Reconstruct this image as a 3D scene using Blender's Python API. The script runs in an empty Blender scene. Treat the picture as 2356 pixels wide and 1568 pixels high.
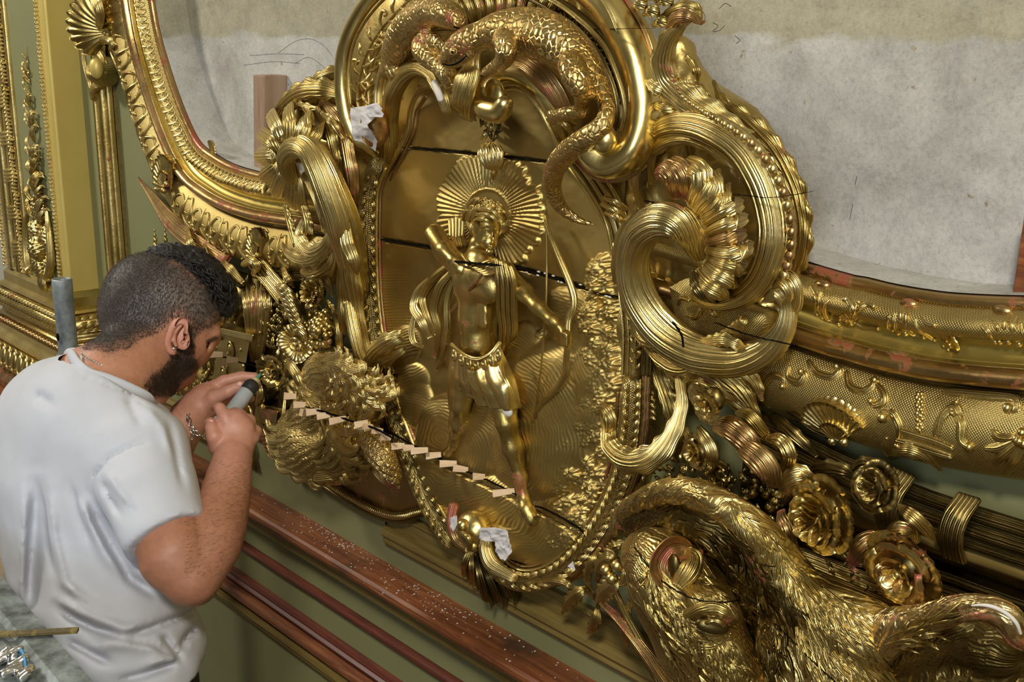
import bpy, math, random
import numpy as np
from math import pi, sin, cos, radians
random.seed(7); RNG = np.random.RandomState(7)
SC = bpy.context.scene; COL = SC.collection

# ------------------------------------------------------------------ camera
F = 2820.0; PIT = radians(14.2); AZ = radians(40); D = 1.3; ZC = 2.1
FWD = np.array([-cos(AZ)*cos(PIT), sin(AZ)*cos(PIT), -sin(PIT)])
RGT = np.array([sin(AZ), cos(AZ), 0.0]); UP = np.cross(RGT, FWD)
CAM = np.array([0.0, -D, ZC])
cd = bpy.data.cameras.new('camera'); cam = bpy.data.objects.new('camera', cd); COL.objects.link(cam)
from mathutils import Matrix, Vector
M = Matrix.Identity(4)
for i in range(3):
    M[i][0] = RGT[i]; M[i][1] = UP[i]; M[i][2] = -FWD[i]; M[i][3] = CAM[i]
cam.matrix_world = M
cd.sensor_width = 36.0; cd.lens = F/2356*36.0; cd.clip_start = .05; cd.clip_end = 60
SC.camera = cam

# ------------------------------------------------------------------ world, lamps, exposure
w = bpy.data.worlds.new('room_air'); SC.world = w; w.use_nodes = True
bgn = w.node_tree.nodes['Background']; bgn.inputs[0].default_value = (.62, .66, .72, 1); bgn.inputs[1].default_value = .35
def area(name, loc, target, size, power, color):
    l = bpy.data.lights.new(name, 'AREA'); l.shape = 'RECTANGLE'; l.size = size[0]; l.size_y = size[1]
    l.energy = power; l.color = color
    o = bpy.data.objects.new(name, l); COL.objects.link(o); o.location = loc
    o.rotation_euler = (Vector(target)-Vector(loc)).to_track_quat('-Z', 'Y').to_euler()
    return o
area('work_lamp_right', (.7, -2.2, 3.6), (-1.3, 0, 1.6), (.35, .35), 74, (1.0, .94, .82))
area('work_lamp_left', (-4.4, -1.9, 3.7), (-2.2, 0, 1.6), (.4, .4), 62, (1.0, .94, .82))
area('window_light', (1.2, -4.4, 2.6), (-1.6, 0, 1.5), (1.5, 1.8), 62, (.76, .86, 1.0))
SC.view_settings.view_transform = 'Standard'; SC.view_settings.look = 'None'
SC.view_settings.exposure = 0.14; SC.view_settings.gamma = 1.0; SC.view_settings.use_curve_mapping = False

# ------------------------------------------------------------------ geometry tools
def ray(px, py): return FWD*F + RGT*(px-1178) - UP*(py-784)
def P(px, py, d=0.0):
    "point of the room that lies d metres in front of the wall plane y=0"
    r = ray(px, py); return CAM + r*((-d-CAM[1])/r[1])
def Pz(px, py, depth):
    r = ray(px, py); return CAM + r*(depth/F)
def proj(V):
    W = V-CAM; d = W@FWD; return 1178+F*(W@RGT)/d, 784-F*(W@UP)/d, d
def dep(p): return float((np.asarray(p)-CAM) @ FWD)
def nrm(v):
    v = np.asarray(v, float); return v/np.maximum(np.linalg.norm(v, axis=-1, keepdims=True), 1e-9)
def crv(pts, n):
    "Catmull-Rom through rows, n even samples by length of the first three columns"
    p = np.asarray(pts, float)
    if len(p) == 2:
        t = np.linspace(0, 1, n)[:, None]; return p[0]*(1-t)+p[1]*t
    q = np.vstack([2*p[0]-p[1], p, 2*p[-1]-p[-2]]); out = []
    m = 16
    for i in range(1, len(q)-2):
        t = np.linspace(0, 1, m, endpoint=False)[:, None]
        a, b, c, d = q[i-1], q[i], q[i+1], q[i+2]
        out.append(.5*((2*b)+(c-a)*t+(2*a-5*b+4*c-d)*t*t+(-a+3*b-3*c+d)*t**3))
    out.append(p[-1:]); s = np.vstack(out)
    k = min(3, s.shape[1])
    L = np.r_[0, np.cumsum(np.linalg.norm(np.diff(s[:, :k], axis=0), axis=1)+1e-9)]
    u = np.linspace(0, L[-1], n)
    return np.stack([np.interp(u, L, s[:, j]) for j in range(s.shape[1])], 1)
def ctl(c):
    "control rows (px, py, d, r_px) -> rows (x, y, z, r_m)"
    o = []
    for q in c:
        p = P(q[0], q[1], q[2]); o.append([*p, q[3]*dep(p)/F])
    return np.array(o)
def frames(p, hint=(0, -1, 0), transport=False):
    T = nrm(np.gradient(p, axis=0)); h = np.asarray(hint, float)
    if transport:
        N = np.zeros_like(T); n = h-T[0]*(h@T[0]); n = nrm(n); N[0] = n
        for i in range(1, len(T)):
            n = n-T[i]*(n@T[i]); n = nrm(n); N[i] = n
    else:
        N = h-T*(T@h)[:, None]
        N = nrm(N)
    return T, N, np.cross(T, N)
def grid_faces(n, m, wrap=False, off=0):
    i = np.arange(n-1)[:, None]; j = np.arange(m if wrap else m-1)[None]
    a = i*m+j; b = i*m+(j+1) % m; c = (i+1)*m+(j+1) % m; d = (i+1)*m+j
    return np.stack([a, b, c, d], -1).reshape(-1, 4)+off
class MB:
    def __init__(s): s.v = []; s.f = []; s.n = 0; s.c = []; s.st = []; s.has = False
    def add(s, v, f, st=None, col=None):
        v = np.asarray(v, float).reshape(-1, 3); s.v.append(v); s.f.append(np.asarray(f)+s.n); s.n += len(v)
        s.has |= st is not None; s.st.append(np.zeros(len(v)) if st is None else np.asarray(st, float).ravel())
        if col is not None: s.c.append(np.broadcast_to(np.asarray(col, float), (len(v), 3)))
        return s
    def box(s, x0, x1, y0, y1, z0, z1):
        v = [(x, y, z) for x in (x0, x1) for y in (y0, y1) for z in (z0, z1)]
        return s.add(v, [(0, 1, 3, 2), (4, 6, 7, 5), (0, 4, 5, 1), (2, 3, 7, 6), (0, 2, 6, 4), (1, 5, 7, 3)])
    def obox(s, c, ax, ay, az):
        c, ax, ay, az = map(np.asarray, (c, ax, ay, az))
        v = [c+i*ax+j*ay+k*az for i in (-1, 1) for j in (-1, 1) for k in (-1, 1)]
        return s.add(v, [(0, 1, 3, 2), (4, 6, 7, 5), (0, 4, 5, 1), (2, 3, 7, 6), (0, 2, 6, 4), (1, 5, 7, 3)])
ORG = {}
def mk(name, mb, mat, parent=None, smooth=True, bevel=0, colors=None):
    if isinstance(mb, tuple): mb = MB().add(*mb)
    v = np.vstack(mb.v); f = np.vstack(mb.f).astype(np.int32)
    org = np.array(ORG[parent.name]) if parent else None
    me = bpy.data.meshes.new(name)
    o = bpy.data.objects.new(name, me); COL.objects.link(o)
    if parent:
        o.parent = parent; ORG[o.name] = org; loc = org
    else:
        loc = np.array([v[:, 0].mean(), v[:, 1].mean(), v[:, 2].min()]); o.location = loc; ORG[o.name] = loc
    me.vertices.add(len(v)); me.vertices.foreach_set('co', (v-loc).astype(np.float32).ravel())
    me.loops.add(f.size); me.loops.foreach_set('vertex_index', f.ravel())
    me.polygons.add(len(f)); me.polygons.foreach_set('loop_start', np.arange(0, f.size, 4, dtype=np.int32))
    me.polygons.foreach_set('use_smooth', np.full(len(f), bool(smooth)))
    cc = colors if colors is not None else (np.vstack(mb.c) if mb.c else None)
    if cc is not None:
        a = me.attributes.new('tint', 'FLOAT_COLOR', 'POINT')
        a.data.foreach_set('color', np.c_[cc, np.ones(len(cc))].astype(np.float32).ravel())
    if mb.has:
        a = me.attributes.new('strand', 'FLOAT', 'POINT'); a.data.foreach_set('value', np.concatenate(mb.st).astype(np.float32)*1000)
    me.update(calc_edges=True); me.validate()
    me.materials.append(mat)
    if bevel:
        b = o.modifiers.new('bevel', 'BEVEL'); b.width = bevel; b.segments = 2; b.limit_method = 'ANGLE'
    return o
def tag(o, label, cat, group=None, kind=None):
    o['label'] = label; o['category'] = cat
    if group: o['group'] = group
    if kind: o['kind'] = kind
    return o
def thing(name, loc, label, cat, group=None):
    o = bpy.data.objects.new(name, None); COL.objects.link(o); o.location = loc; o.empty_display_size = .02
    ORG[o.name] = np.array(loc, float); return tag(o, label, cat, group)
def struct(o): o['kind'] = 'structure'; return o

def tube_mesh(c, n=50, m=20, flutes=0, fd=.12, flat=1.0, hint=(0, -1, 0), tr=False, twist=0, cap=True, raw=False, hollow=0, wob=None):
    "closed swept tube; c rows (px,py,d,r_px) or, raw, rows (x,y,z,r)"
    a = np.asarray(c, float) if raw else ctl(c)
    s = crv(a, n); p = s[:, :3]; r = np.maximum(s[:, 3], 1e-5)
    T, N, B = frames(p, hint, tr)
    if cap:
        k = 4; e0 = r[0]; e1 = r[-1]; al = np.linspace(0, pi/2, k, endpoint=False)
        p = np.vstack([p[0]-T[0]*e0*np.cos(al)[:, None]*.8, p, (p[-1]+T[-1]*e1*np.cos(al)[:, None]*.8)[::-1]])
        r = np.r_[e0*np.sin(al)+1e-5, r, (e1*np.sin(al)+1e-5)[::-1]]
        N = np.vstack([np.repeat(N[:1], k, 0), N, np.repeat(N[-1:], k, 0)]); B = np.vstack([np.repeat(B[:1], k, 0), B, np.repeat(B[-1:], k, 0)])
    nn = len(p); ph = np.arange(m)/m*2*pi-pi/2
    u = np.linspace(0, 1, nn)[:, None]
    q = ph[None]+twist*u*2*pi
    R = r[:, None]*np.ones((1, m))
    if flutes: R = R*(1-fd+fd*np.abs(np.cos(flutes*q/2))**.6)
    if wob is not None: R = R*wob(u, q)
    cs, sn = np.cos(ph)[None]*R, np.sin(ph)[None]*R*flat
    v = p[:, None]+B[:, None]*cs[..., None]+N[:, None]*sn[..., None]
    return v.reshape(-1, 3), grid_faces(nn, m, True), np.broadcast_to(ph[None]*float(r.max())*.8, (nn, m))
def leaf_mesh(c, n=46, m=23, crown=.35, ridge=.06, nr=5, lobes=6, ld=.35, splay=.35, th=.12, hint=(0, -1, 0), raw=False, tr=False, cup=0, off=0, tip=.05, one=0):
    "acanthus-like leaf: ribbon with raised ribs and a lobed edge; closed solid"
    a = np.asarray(c, float) if raw else ctl(c)
    s = crv(a, n); p = s[:, :3]; w = s[:, 3]
    T, N, B = frames(p, hint, tr)
    u = np.linspace(0, 1, n)[:, None]; v = np.linspace(-1, 1, m)[None]
    if one: v = v*.5+.5*one
    av = np.abs(v)
    saw = (u*lobes) % 1.0
    edge = 1-ld*(.5-.5*np.cos(2*pi*saw))*(av**1.5) if lobes else 1+0*u*v
    edge = edge*(1-.0*u)
    W = w[:, None]
    x = W*v*edge
    t = W*splay*(av**1.6)
    h = W*(crown*(1-v*v)-cup*av**2)+W*ridge*(np.cos(2*pi*nr*v*.5+pi*(nr % 2))*.5+.5)*(1-.3*av)
    if lobes: h = h-W*.22*ld*2*(.5-.5*np.cos(2*pi*saw))*av
    h = h+off
    top = p[:, None]+B[:, None]*x[..., None]+T[:, None]*t[..., None]+N[:, None]*h[..., None]
    bot = top-N[:, None]*(W*th+.0008)[..., None]-N[:, None]*(W*.3*(1-v*v)*(1 if th > .1 else 0))[..., None]
    V = np.concatenate([top, bot[:, ::-1]], 1)
    mm = 2*m
    f = grid_faces(n, mm, True)
    e0 = np.array([[i, i+1, mm-2-i, mm-1-i] for i in range(m-1)])
    e1 = e0[:, ::-1]+(n-1)*mm; sx = np.broadcast_to(v*float(w.max()), (n, m)); sx = np.concatenate([sx, sx[:, ::-1]], 1)
    return V.reshape(-1, 3), np.vstack([f, e0, e1]), sx
def ball_mesh(c, r, n=10, m=14, sc=(1, 1, 1), rot=None, fn=None):
    th = np.linspace(1e-3, pi-1e-3, n)[:, None]; ph = np.arange(m)[None]/m*2*pi
    R = 1.0 if fn is None else fn(th, ph)[..., None]
    v = np.stack([np.sin(th)*np.cos(ph), np.sin(th)*np.sin(ph), np.cos(th)*np.ones_like(ph)], -1)*R*np.array(sc)*r
    v = v.reshape(-1, 3)
    if rot is not None: v = v @ np.asarray(rot).T
    return v+np.asarray(c), grid_faces(n, m, True)[:, ::-1]
def basis(N, up):
    N = nrm(N); U = np.asarray(up, float); U = nrm(U-N*(U@N)); return np.cross(U, N), U, N
def shell_mesh(c, r, N, up, ribs=11, spread=2.1, depth=.3, n=14, per=6, base=.16, flare=.15):
    "scallop: hinge at c, fan opens along up"
    X, U, N = basis(N, up); m = ribs*per+1
    a = np.linspace(-spread/2, spread/2, m)[None]; t = np.linspace(.04, 1, n)[:, None]
    k = np.abs(np.cos(a/spread*ribs*pi+pi/2*(ribs % 2 == 0)))
    R = r*(1-.16*(a/(spread/2))**2)*(1+.05*k)*t
    h = r*depth*(np.sin(t*pi*.62))*(1-.55*(a/(spread/2))**2)+r*.085*k*t**.7-r*.02
    h = h+r*flare*np.maximum(0, t-.8)
    x = R*np.sin(a); y = R*np.cos(a)-r*base
    top = np.asarray(c)+X*x[..., None]+U*y[..., None]+N*h[..., None]
    bot = top-N*(h[..., None]*.75+r*.06)
    V = np.concatenate([top, bot[:, ::-1]], 1); mm = 2*m
    e0 = np.array([[i, i+1, mm-2-i, mm-1-i] for i in range(m-1)])
    return V.reshape(-1, 3), np.vstack([grid_faces(n, mm, True), e0, e0[:, ::-1]+(n-1)*mm])
def petal_mesh(c, N, up, r, w, cupd, a0, a1, n=9, m=11, rib=.03, roll=.25):
    "a cupped rose petal standing on a ring of radius a0 opening to a1"
    X, U, N = basis(N, up)
    t = np.linspace(0, 1, n)[:, None]; s = np.linspace(-1, 1, m)[None]
    ang = s*w
    rad = r*(a0+(a1-a0)*t**.8)*(1-.12*s*s*t)+r*roll*np.maximum(0, t-.7)
    h = r*cupd*np.sin(t*pi*.5)*(1-.25*s**4)-r*roll*1.6*np.maximum(0, t-.78)+r*rib*a1**2*np.cos(s*pi*5)*t
    v = X*(rad*np.sin(ang))[..., None]+U*(rad*np.cos(ang))[..., None]+N*h[..., None]
    nn = nrm(X*np.sin(ang)[..., None]+U*np.cos(ang)[..., None]+0*v)
    top = v+np.asarray(c); bot = top-N*r*.05-nn*r*.05
    V = np.concatenate([top, bot[:, ::-1]], 1); mm = 2*m
    e0 = np.array([[i, i+1, mm-2-i, mm-1-i] for i in range(m-1)])
    return V.reshape(-1, 3), np.vstack([grid_faces(n, mm, True), e0, e0[:, ::-1]+(n-1)*mm])
def spiral(cx, cy, d, r0, turns, a0, w0, w1, k=14, shrink=.25, d1=None, sx=1.0, cw=1):
    "control rows (px,py,d,w) winding inwards"
    o = []
    for i in range(k):
        t = i/(k-1); a = a0+cw*turns*2*pi*t; r = r0*(1-(1-shrink)*t)
        o.append((cx+r*sx*cos(a), cy+r*sin(a), d+((d1 if d1 is not None else d)-d)*t, w0+(w1-w0)*t))
    return o
def prism(pts, d0, d1):
    "polygon given as (px,py) on the wall, extruded from d0 to d1; returns tube-like side plus fan caps as quads"
    pass

# ---- signed-distance sculpting with a surface-net skin
class Sdf:
    def __init__(s, lo, hi, h):
        s.h = h; s.lo = np.array(lo, float)-h*3; n = np.ceil((np.array(hi)-s.lo)/h).astype(int)+4
        s.n = n; s.F = np.full(n, .2, np.float32)
        s.ax = [s.lo[i]+np.arange(n[i])*h for i in range(3)]
    def win(s, lo, hi, pad):
        a = np.clip(np.floor((np.array(lo)-pad-s.lo)/s.h).astype(int), 0, s.n-1); b = np.clip(np.ceil((np.array(hi)+pad-s.lo)/s.h).astype(int)+1, 1, s.n)
        sl = tuple(slice(a[i], max(b[i], a[i]+1)) for i in range(3))
        return sl, np.stack(np.meshgrid(*[s.ax[i][sl[i]] for i in range(3)], indexing='ij'), -1)
    def put(s, sl, d, k):
        f = s.F[sl]
        if k > 0:
            h = np.clip(.5+.5*(f-d)/k, 0, 1); s.F[sl] = f*(1-h)+d*h-k*h*(1-h)
        else: s.F[sl] = np.minimum(f, d)
    def cap(s, a, b, ra, rb, k=.01, sc=None):
        a = np.asarray(a, float); b = np.asarray(b, float); R = max(ra, rb)
        sl, X = s.win(np.minimum(a, b)-R, np.maximum(a, b)+R, max(k*1.5, .012))
        ba = b-a; t = np.clip(((X-a)@ba)/max(ba@ba, 1e-9), 0, 1)
        q = X-a-t[..., None]*ba
        if sc is not None: q = q/np.asarray(sc)
        s.put(sl, (np.linalg.norm(q, axis=-1)-(ra+(rb-ra)*t)), k); return s
    def chain(s, rows, k=.01, sc=None):
        for a, b in zip(rows[:-1], rows[1:]): s.cap(a[:3], b[:3], a[3], b[3], k, sc)
        return s
    def ell(s, c, r, k=.01, rot=None, sub=False):
        c = np.asarray(c, float); r = np.asarray(r, float); R = r.max()
        sl, X = s.win(c-R, c+R, max(k*1.5, .012)); q = X-c
        if rot is not None: q = q @ np.asarray(rot)
        g = np.linalg.norm(q/r, axis=-1); gg = np.linalg.norm(q/r**2, axis=-1)+1e-6
        d = g*(g-1)/gg
        if sub:
            f = s.F[sl]; h = np.clip(.5-.5*(f+d)/k, 0, 1); s.F[sl] = f*(1-h)-d*h+k*h*(1-h)
        else: s.put(sl, d, k)
        return s
    def warp(s, fn, band=.03):
        m = np.abs(s.F) < band; i = np.argwhere(m); X = s.lo+i*s.h
        s.F[m] += fn(X).astype(np.float32); return s
    def mesh(s):
        Fv = s.F; S = Fv < 0; n = s.n
        acc = np.zeros(tuple(n-1)+(3,), np.float32); cnt = np.zeros(tuple(n-1), np.int16)
        for ax in range(3):
            sa = [slice(None)]*3; sb = [slice(None)]*3; sa[ax] = slice(0, n[ax]-1); sb[ax] = slice(1, n[ax])
            A = Fv[tuple(sa)]; Bv = Fv[tuple(sb)]; cr = S[tuple(sa)] != S[tuple(sb)]
            idx = np.argwhere(cr); t = A[cr]/(A[cr]-Bv[cr]); pos = idx.astype(np.float32); pos[:, ax] += t
            o = [i for i in range(3) if i != ax]
            for da in (0, 1):
                for db in (0, 1):
                    c = idx.copy(); c[:, o[0]] -= da; c[:, o[1]] -= db
                    ok = (c[:, o[0]] >= 0) & (c[:, o[1]] >= 0) & (c[:, o[0]] < n[o[0]]-1) & (c[:, o[1]] < n[o[1]]-1)
                    ci = c[ok]; np.add.at(acc, (ci[:, 0], ci[:, 1], ci[:, 2]), pos[ok]); np.add.at(cnt, (ci[:, 0], ci[:, 1], ci[:, 2]), 1)
        act = cnt > 0; vid = np.full(tuple(n-1), -1, np.int64); vid[act] = np.arange(act.sum())
        V = s.lo+(acc[act]/cnt[act][:, None])*s.h
        Q = []
        for ax in range(3):
            o = [(1, 2), (2, 0), (0, 1)][ax]
            sa = [slice(1, -1)]*3; sa[ax] = slice(0, n[ax]-1); sb = list(sa); sb[ax] = slice(1, n[ax])
            a = S[tuple(sa)]; b = S[tuple(sb)]
            for flag, rev in ((a & ~b, False), (~a & b, True)):
                c = np.argwhere(flag); c += [1 if i != ax else 0 for i in range(3)]
                e1 = np.zeros(3, int); e1[o[0]] = 1; e2 = np.zeros(3, int); e2[o[1]] = 1
                q = np.stack([vid[tuple((c-x).T)] for x in (0*e1, e1, e1+e2, e2)], 1)
                Q.append(q if not rev else q[:, ::-1])
        return V, np.vstack(Q)
def smooth_verts(V, Q, it=1, lam=.5):
    for _ in range(it):
        A = np.zeros_like(V); c = np.zeros(len(V))
        for i in range(4):
            j = (i+1) % 4
            np.add.at(A, Q[:, i], V[Q[:, j]]); np.add.at(A, Q[:, j], V[Q[:, i]]); np.add.at(c, Q[:, i], 1); np.add.at(c, Q[:, j], 1)
        V = V*(1-lam)+lam*A/np.maximum(c, 1)[:, None]
    return V
def vnoise(X, sc, seed=0):
    "smooth value noise, vectorised"
    X = np.asarray(X)*sc; i = np.floor(X).astype(np.int64); f = X-i; f = f*f*(3-2*f); o = 0
    def hsh(a): 
        h = (a[..., 0]*73856093) ^ (a[..., 1]*19349663) ^ ((a[..., 2] if a.shape[-1] > 2 else 0)*83492791) ^ (seed*9781)
        h = (h ^ (h >> 13))*1274126177; h = (h ^ (h >> 16)) & 0xffff
        return h/65535.0*2-1
    k = X.shape[-1]
    for c in range(2**k):
        off = np.array([(c >> b) & 1 for b in range(k)]); wgt = np.prod(np.where(off == 1, f, 1-f), -1); o = o+hsh(i+off)*wgt
    return o

class Skin:
    "nearest surface of finished forms along a sight line, so that details can be laid onto them"
    def __init__(s, Vs, c=3):
        V = np.vstack(Vs); x, y, d = proj(V); s.c = c; s.x0, s.y0 = x.min(), y.min(); nx, ny = int((x.max()-s.x0)/c)+2, int((y.max()-s.y0)/c)+2
        s.G = np.full((nx, ny), 9.0); np.minimum.at(s.G, (((x-s.x0)/c).astype(int), ((y-s.y0)/c).astype(int)), d)
    def depth(s, px, py):
        i, j = int((px-s.x0)/s.c), int((py-s.y0)/s.c); a = s.G[max(i-1, 0):i+2, max(j-1, 0):j+2]
        return float(a.min()) if a.size and a.min() < 9 and i >= 0 and j >= 0 else None
    def at(s, px, py, lift=0.0, r=None):
        d = s.depth(px, py)
        if d is None: return None
        p = Pz(px, py, d-lift); return p if r is None else np.array([*p, r*d/F])
# ------------------------------------------------------------------ materials
def newmat(name):
    m = bpy.data.materials.new(name); m.use_nodes = True; nt = m.node_tree; b = nt.nodes['Principled BSDF']; return m, nt, b
def nd(nt, t, **k):
    n = nt.nodes.new(t)
    for a, v in k.items(): setattr(n, a, v)
    return n
def noise(nt, scale, detail=4, rough=.55, dist=0, vec=None, stretch=None):
    tc = nd(nt, 'ShaderNodeNewGeometry'); src = tc.outputs['Position'] if vec is None else vec
    if stretch:
        mp = nd(nt, 'ShaderNodeMapping'); mp.inputs['Scale'].default_value = stretch; nt.links.new(src, mp.inputs[0]); src = mp.outputs[0]
    n = nd(nt, 'ShaderNodeTexNoise'); n.inputs['Scale'].default_value = scale; n.inputs['Detail'].default_value = detail
    n.inputs['Roughness'].default_value = rough; n.inputs['Distortion'].default_value = dist
    nt.links.new(src, n.inputs['Vector']); return n.outputs['Fac']
def ramp(nt, src, stops):
    r = nd(nt, 'ShaderNodeValToRGB'); e = r.color_ramp.elements
    while len(e) < len(stops): e.new(.5)
    for el, (p, c) in zip(e, stops):
        el.position = p; el.color = (*c, 1) if isinstance(c, tuple) else (c, c, c, 1)
    nt.links.new(src, r.inputs[0]); return r.outputs[0]
def mix(nt, fac, a, b, mode='MIX'):
    m = nd(nt, 'ShaderNodeMix', data_type='RGBA', blend_type=mode)
    for s, v in ((m.inputs[0], fac), (m.inputs[6], a), (m.inputs[7], b)):
        if hasattr(v, 'links'): nt.links.new(v, s)
        elif isinstance(v, tuple): s.default_value = (*v, 1)
        else: s.default_value = v
    return m.outputs[2]
def bump(nt, b, src, strength=.2, dist=.002):
    n = nd(nt, 'ShaderNodeBump'); n.inputs['Strength'].default_value = strength; n.inputs['Distance'].default_value = dist
    nt.links.new(src, n.inputs['Height']); nt.links.new(n.outputs[0], b.inputs['Normal']); return n
def gold(name, c0, c1, rough=(.2, .42), bole=.62, white=.74, bs=.25, bscale=90, bdist=.0015, metal=1.0, extra=None, strand=.55, sfreq=2.4, swob=5.0):
    m, nt, b = newmat(name)
    base = ramp(nt, noise(nt, 7, 6, .6), [(.32, c0), (.68, c1)])
    bn = noise(nt, 16, 9, .72, .6)
    bf = ramp(nt, bn, [(bole, 0.0), (bole+.05, 1.0)])
    wn = noise(nt, 23, 8, .7, .3)
    wf = ramp(nt, wn, [(white, 0.0), (white+.015, 1.0)])
    c = mix(nt, bf, base, (.30, .085, .04)); c = mix(nt, wf, c, (.62, .56, .48)); nt.links.new(c, b.inputs['Base Color'])
    mt = mix(nt, bf, (metal,)*3, (.25,)*3); mt = mix(nt, wf, mt, (0.0, 0.0, 0.0)); nt.links.new(mt, b.inputs['Metallic'])
    rr = ramp(nt, noise(nt, 11, 5, .6), [(.3, rough[0]), (.7, rough[1])]); rr = mix(nt, wf, rr, (.8, .8, .8)); nt.links.new(rr, b.inputs['Roughness'])
    h = noise(nt, bscale, 6, .65)
    if extra: h = extra(nt, h)
    bn_ = bump(nt, b, h, bs, bdist)
    if strand:
        at = nd(nt, 'ShaderNodeAttribute', attribute_name='strand'); wv = nd(nt, 'ShaderNodeMath', operation='MULTIPLY_ADD'); wv.inputs[1].default_value = swob
        nt.links.new(noise(nt, 26, 3, .5), wv.inputs[0]); m1 = nd(nt, 'ShaderNodeMath', operation='MULTIPLY'); m1.inputs[1].default_value = sfreq; nt.links.new(at.outputs['Fac'], m1.inputs[0]); nt.links.new(m1.outputs[0], wv.inputs[2])
        sn = nd(nt, 'ShaderNodeMath', operation='SINE'); nt.links.new(wv.outputs[0], sn.inputs[0])
        m2 = nd(nt, 'ShaderNodeMath', operation='MULTIPLY'); m2.inputs[1].default_value = .43; nt.links.new(wv.outputs[0], m2.inputs[0]); s2 = nd(nt, 'ShaderNodeMath', operation='SINE'); nt.links.new(m2.outputs[0], s2.inputs[0])
        ad = nd(nt, 'ShaderNodeMath', operation='ADD'); nt.links.new(sn.outputs[0], ad.inputs[0]); nt.links.new(s2.outputs[0], ad.inputs[1])
        b2 = nd(nt, 'ShaderNodeBump'); b2.inputs['Strength'].default_value = strand; b2.inputs['Distance'].default_value = .0007; nt.links.new(ad.outputs[0], b2.inputs['Height'])
        nt.links.new(b2.outputs[0], bn_.inputs['Normal'])
    return m
def bole_scales(nt, h):
    g = nd(nt, 'ShaderNodeNewGeometry'); v = nd(nt, 'ShaderNodeTexVoronoi', feature='DISTANCE_TO_EDGE'); v.inputs['Scale'].default_value = 125
    mp = nd(nt, 'ShaderNodeMapping'); mp.inputs['Scale'].default_value = (1, 1, .75); mp.inputs['Rotation'].default_value = (0, .5, 0)
    nt.links.new(g.outputs['Position'], mp.inputs[0]); nt.links.new(mp.outputs[0], v.inputs[0])
    r = ramp(nt, v.outputs[0], [(0.0, 0.0), (.16, 1.0)]); return mix(nt, .12, r, h)
def crosshatch(nt, h):
    g = nd(nt, 'ShaderNodeNewGeometry'); o = None
    for rot in (.785, -.785):
        mp = nd(nt, 'ShaderNodeMapping'); mp.inputs['Rotation'].default_value = (0, rot, 0); nt.links.new(g.outputs['Position'], mp.inputs[0])
        w_ = nd(nt, 'ShaderNodeTexWave'); w_.inputs['Scale'].default_value = 120; w_.inputs['Distortion'].default_value = .4; nt.links.new(mp.outputs[0], w_.inputs[0])
        o = w_.outputs['Fac'] if o is None else mix(nt, 1.0, o, w_.outputs['Fac'], 'MULTIPLY')
    return mix(nt, .3, o, h)
G = {}
G['gold'] = gold('burnished_gold_leaf', (.40, .285, .08), (.72, .55, .21), (.24, .42), .605, .745, .4, 130)
G['bright'] = gold('bright_gold_leaf', (.55, .41, .13), (.82, .67, .31), (.22, .38), .61, .745, .35, 130)
G['matte'] = gold('matte_gold_panel', (.47, .34, .11), (.55, .41, .15), (.42, .54), .70, .80, .15, 160, .0008, strand=0)
G['hatch'] = gold('crosshatched_gold_ground', (.46, .34, .11), (.60, .46, .18), (.34, .48), .69, .79, .5, 90, .0016, extra=crosshatch)
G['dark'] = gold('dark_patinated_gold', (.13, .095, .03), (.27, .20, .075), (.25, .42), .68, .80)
G['red'] = gold('gold_worn_to_red_bole', (.36, .22, .09), (.55, .37, .15), (.25, .42), .53, .76)
G['scaly'] = gold('scaly_gold_leaf', (.44, .29, .09), (.66, .49, .21), (.26, .42), .59, .75, .6, 90, .0018, extra=bole_scales)
G['cove'] = gold('olive_gold_cove', (.40, .30, .07), (.56, .43, .12), (.3, .42), .70, .80, .15, 160, .0008, metal=.85, strand=0)
G['smooth'] = gold('smooth_burnished_gold', (.55, .41, .13), (.80, .65, .29), (.2, .34), .60, .76, .2, 60, .001, strand=0)
G['fur'] = gold('combed_gold_fur', (.42, .30, .09), (.74, .57, .24), (.24, .40), .61, .75, .3, 130, strand=.5, sfreq=1.5, swob=7)
G['furred'] = gold('combed_gold_fur_worn_red', (.42, .28, .10), (.70, .52, .24), (.24, .40), .55, .75, .3, 130, strand=.5, sfreq=1.5, swob=7)
G['furshade'] = gold('combed_gold_fur_shaded', (.11, .075, .022), (.24, .17, .055), (.26, .42), .62, .78, .3, 130, strand=.5, sfreq=1.5, swob=7)  # darker copy of the gold fur: shade of the hound's hollows put into colour
G['yellow'] = gold('smooth_yellow_gold_paint', (.60, .46, .12), (.66, .51, .15), (.4, .5), .9, .95, .1, 200, .0005, metal=.35, strand=0)
def wallpaint(name, c0, c1, rough=.55):
    m, nt, b = newmat(name)
    nt.links.new(ramp(nt, noise(nt, 2.2, 5), [(.3, c0), (.7, c1)]), b.inputs['Base Color']); b.inputs['Roughness'].default_value = rough
    bump(nt, b, noise(nt, 60, 5), .12, .001); return m
G['green'] = wallpaint('sage_green_paint', (.185, .188, .085), (.22, .218, .10))  # whole tone lowered to stand in for shade low on the wall
G['cream'] = wallpaint('plain_room_paint', (.42, .40, .34), (.46, .44, .38), .8)
G['floor'] = wallpaint('scaffold_platform_boards', (.10, .075, .05), (.16, .12, .08), .8)
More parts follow.
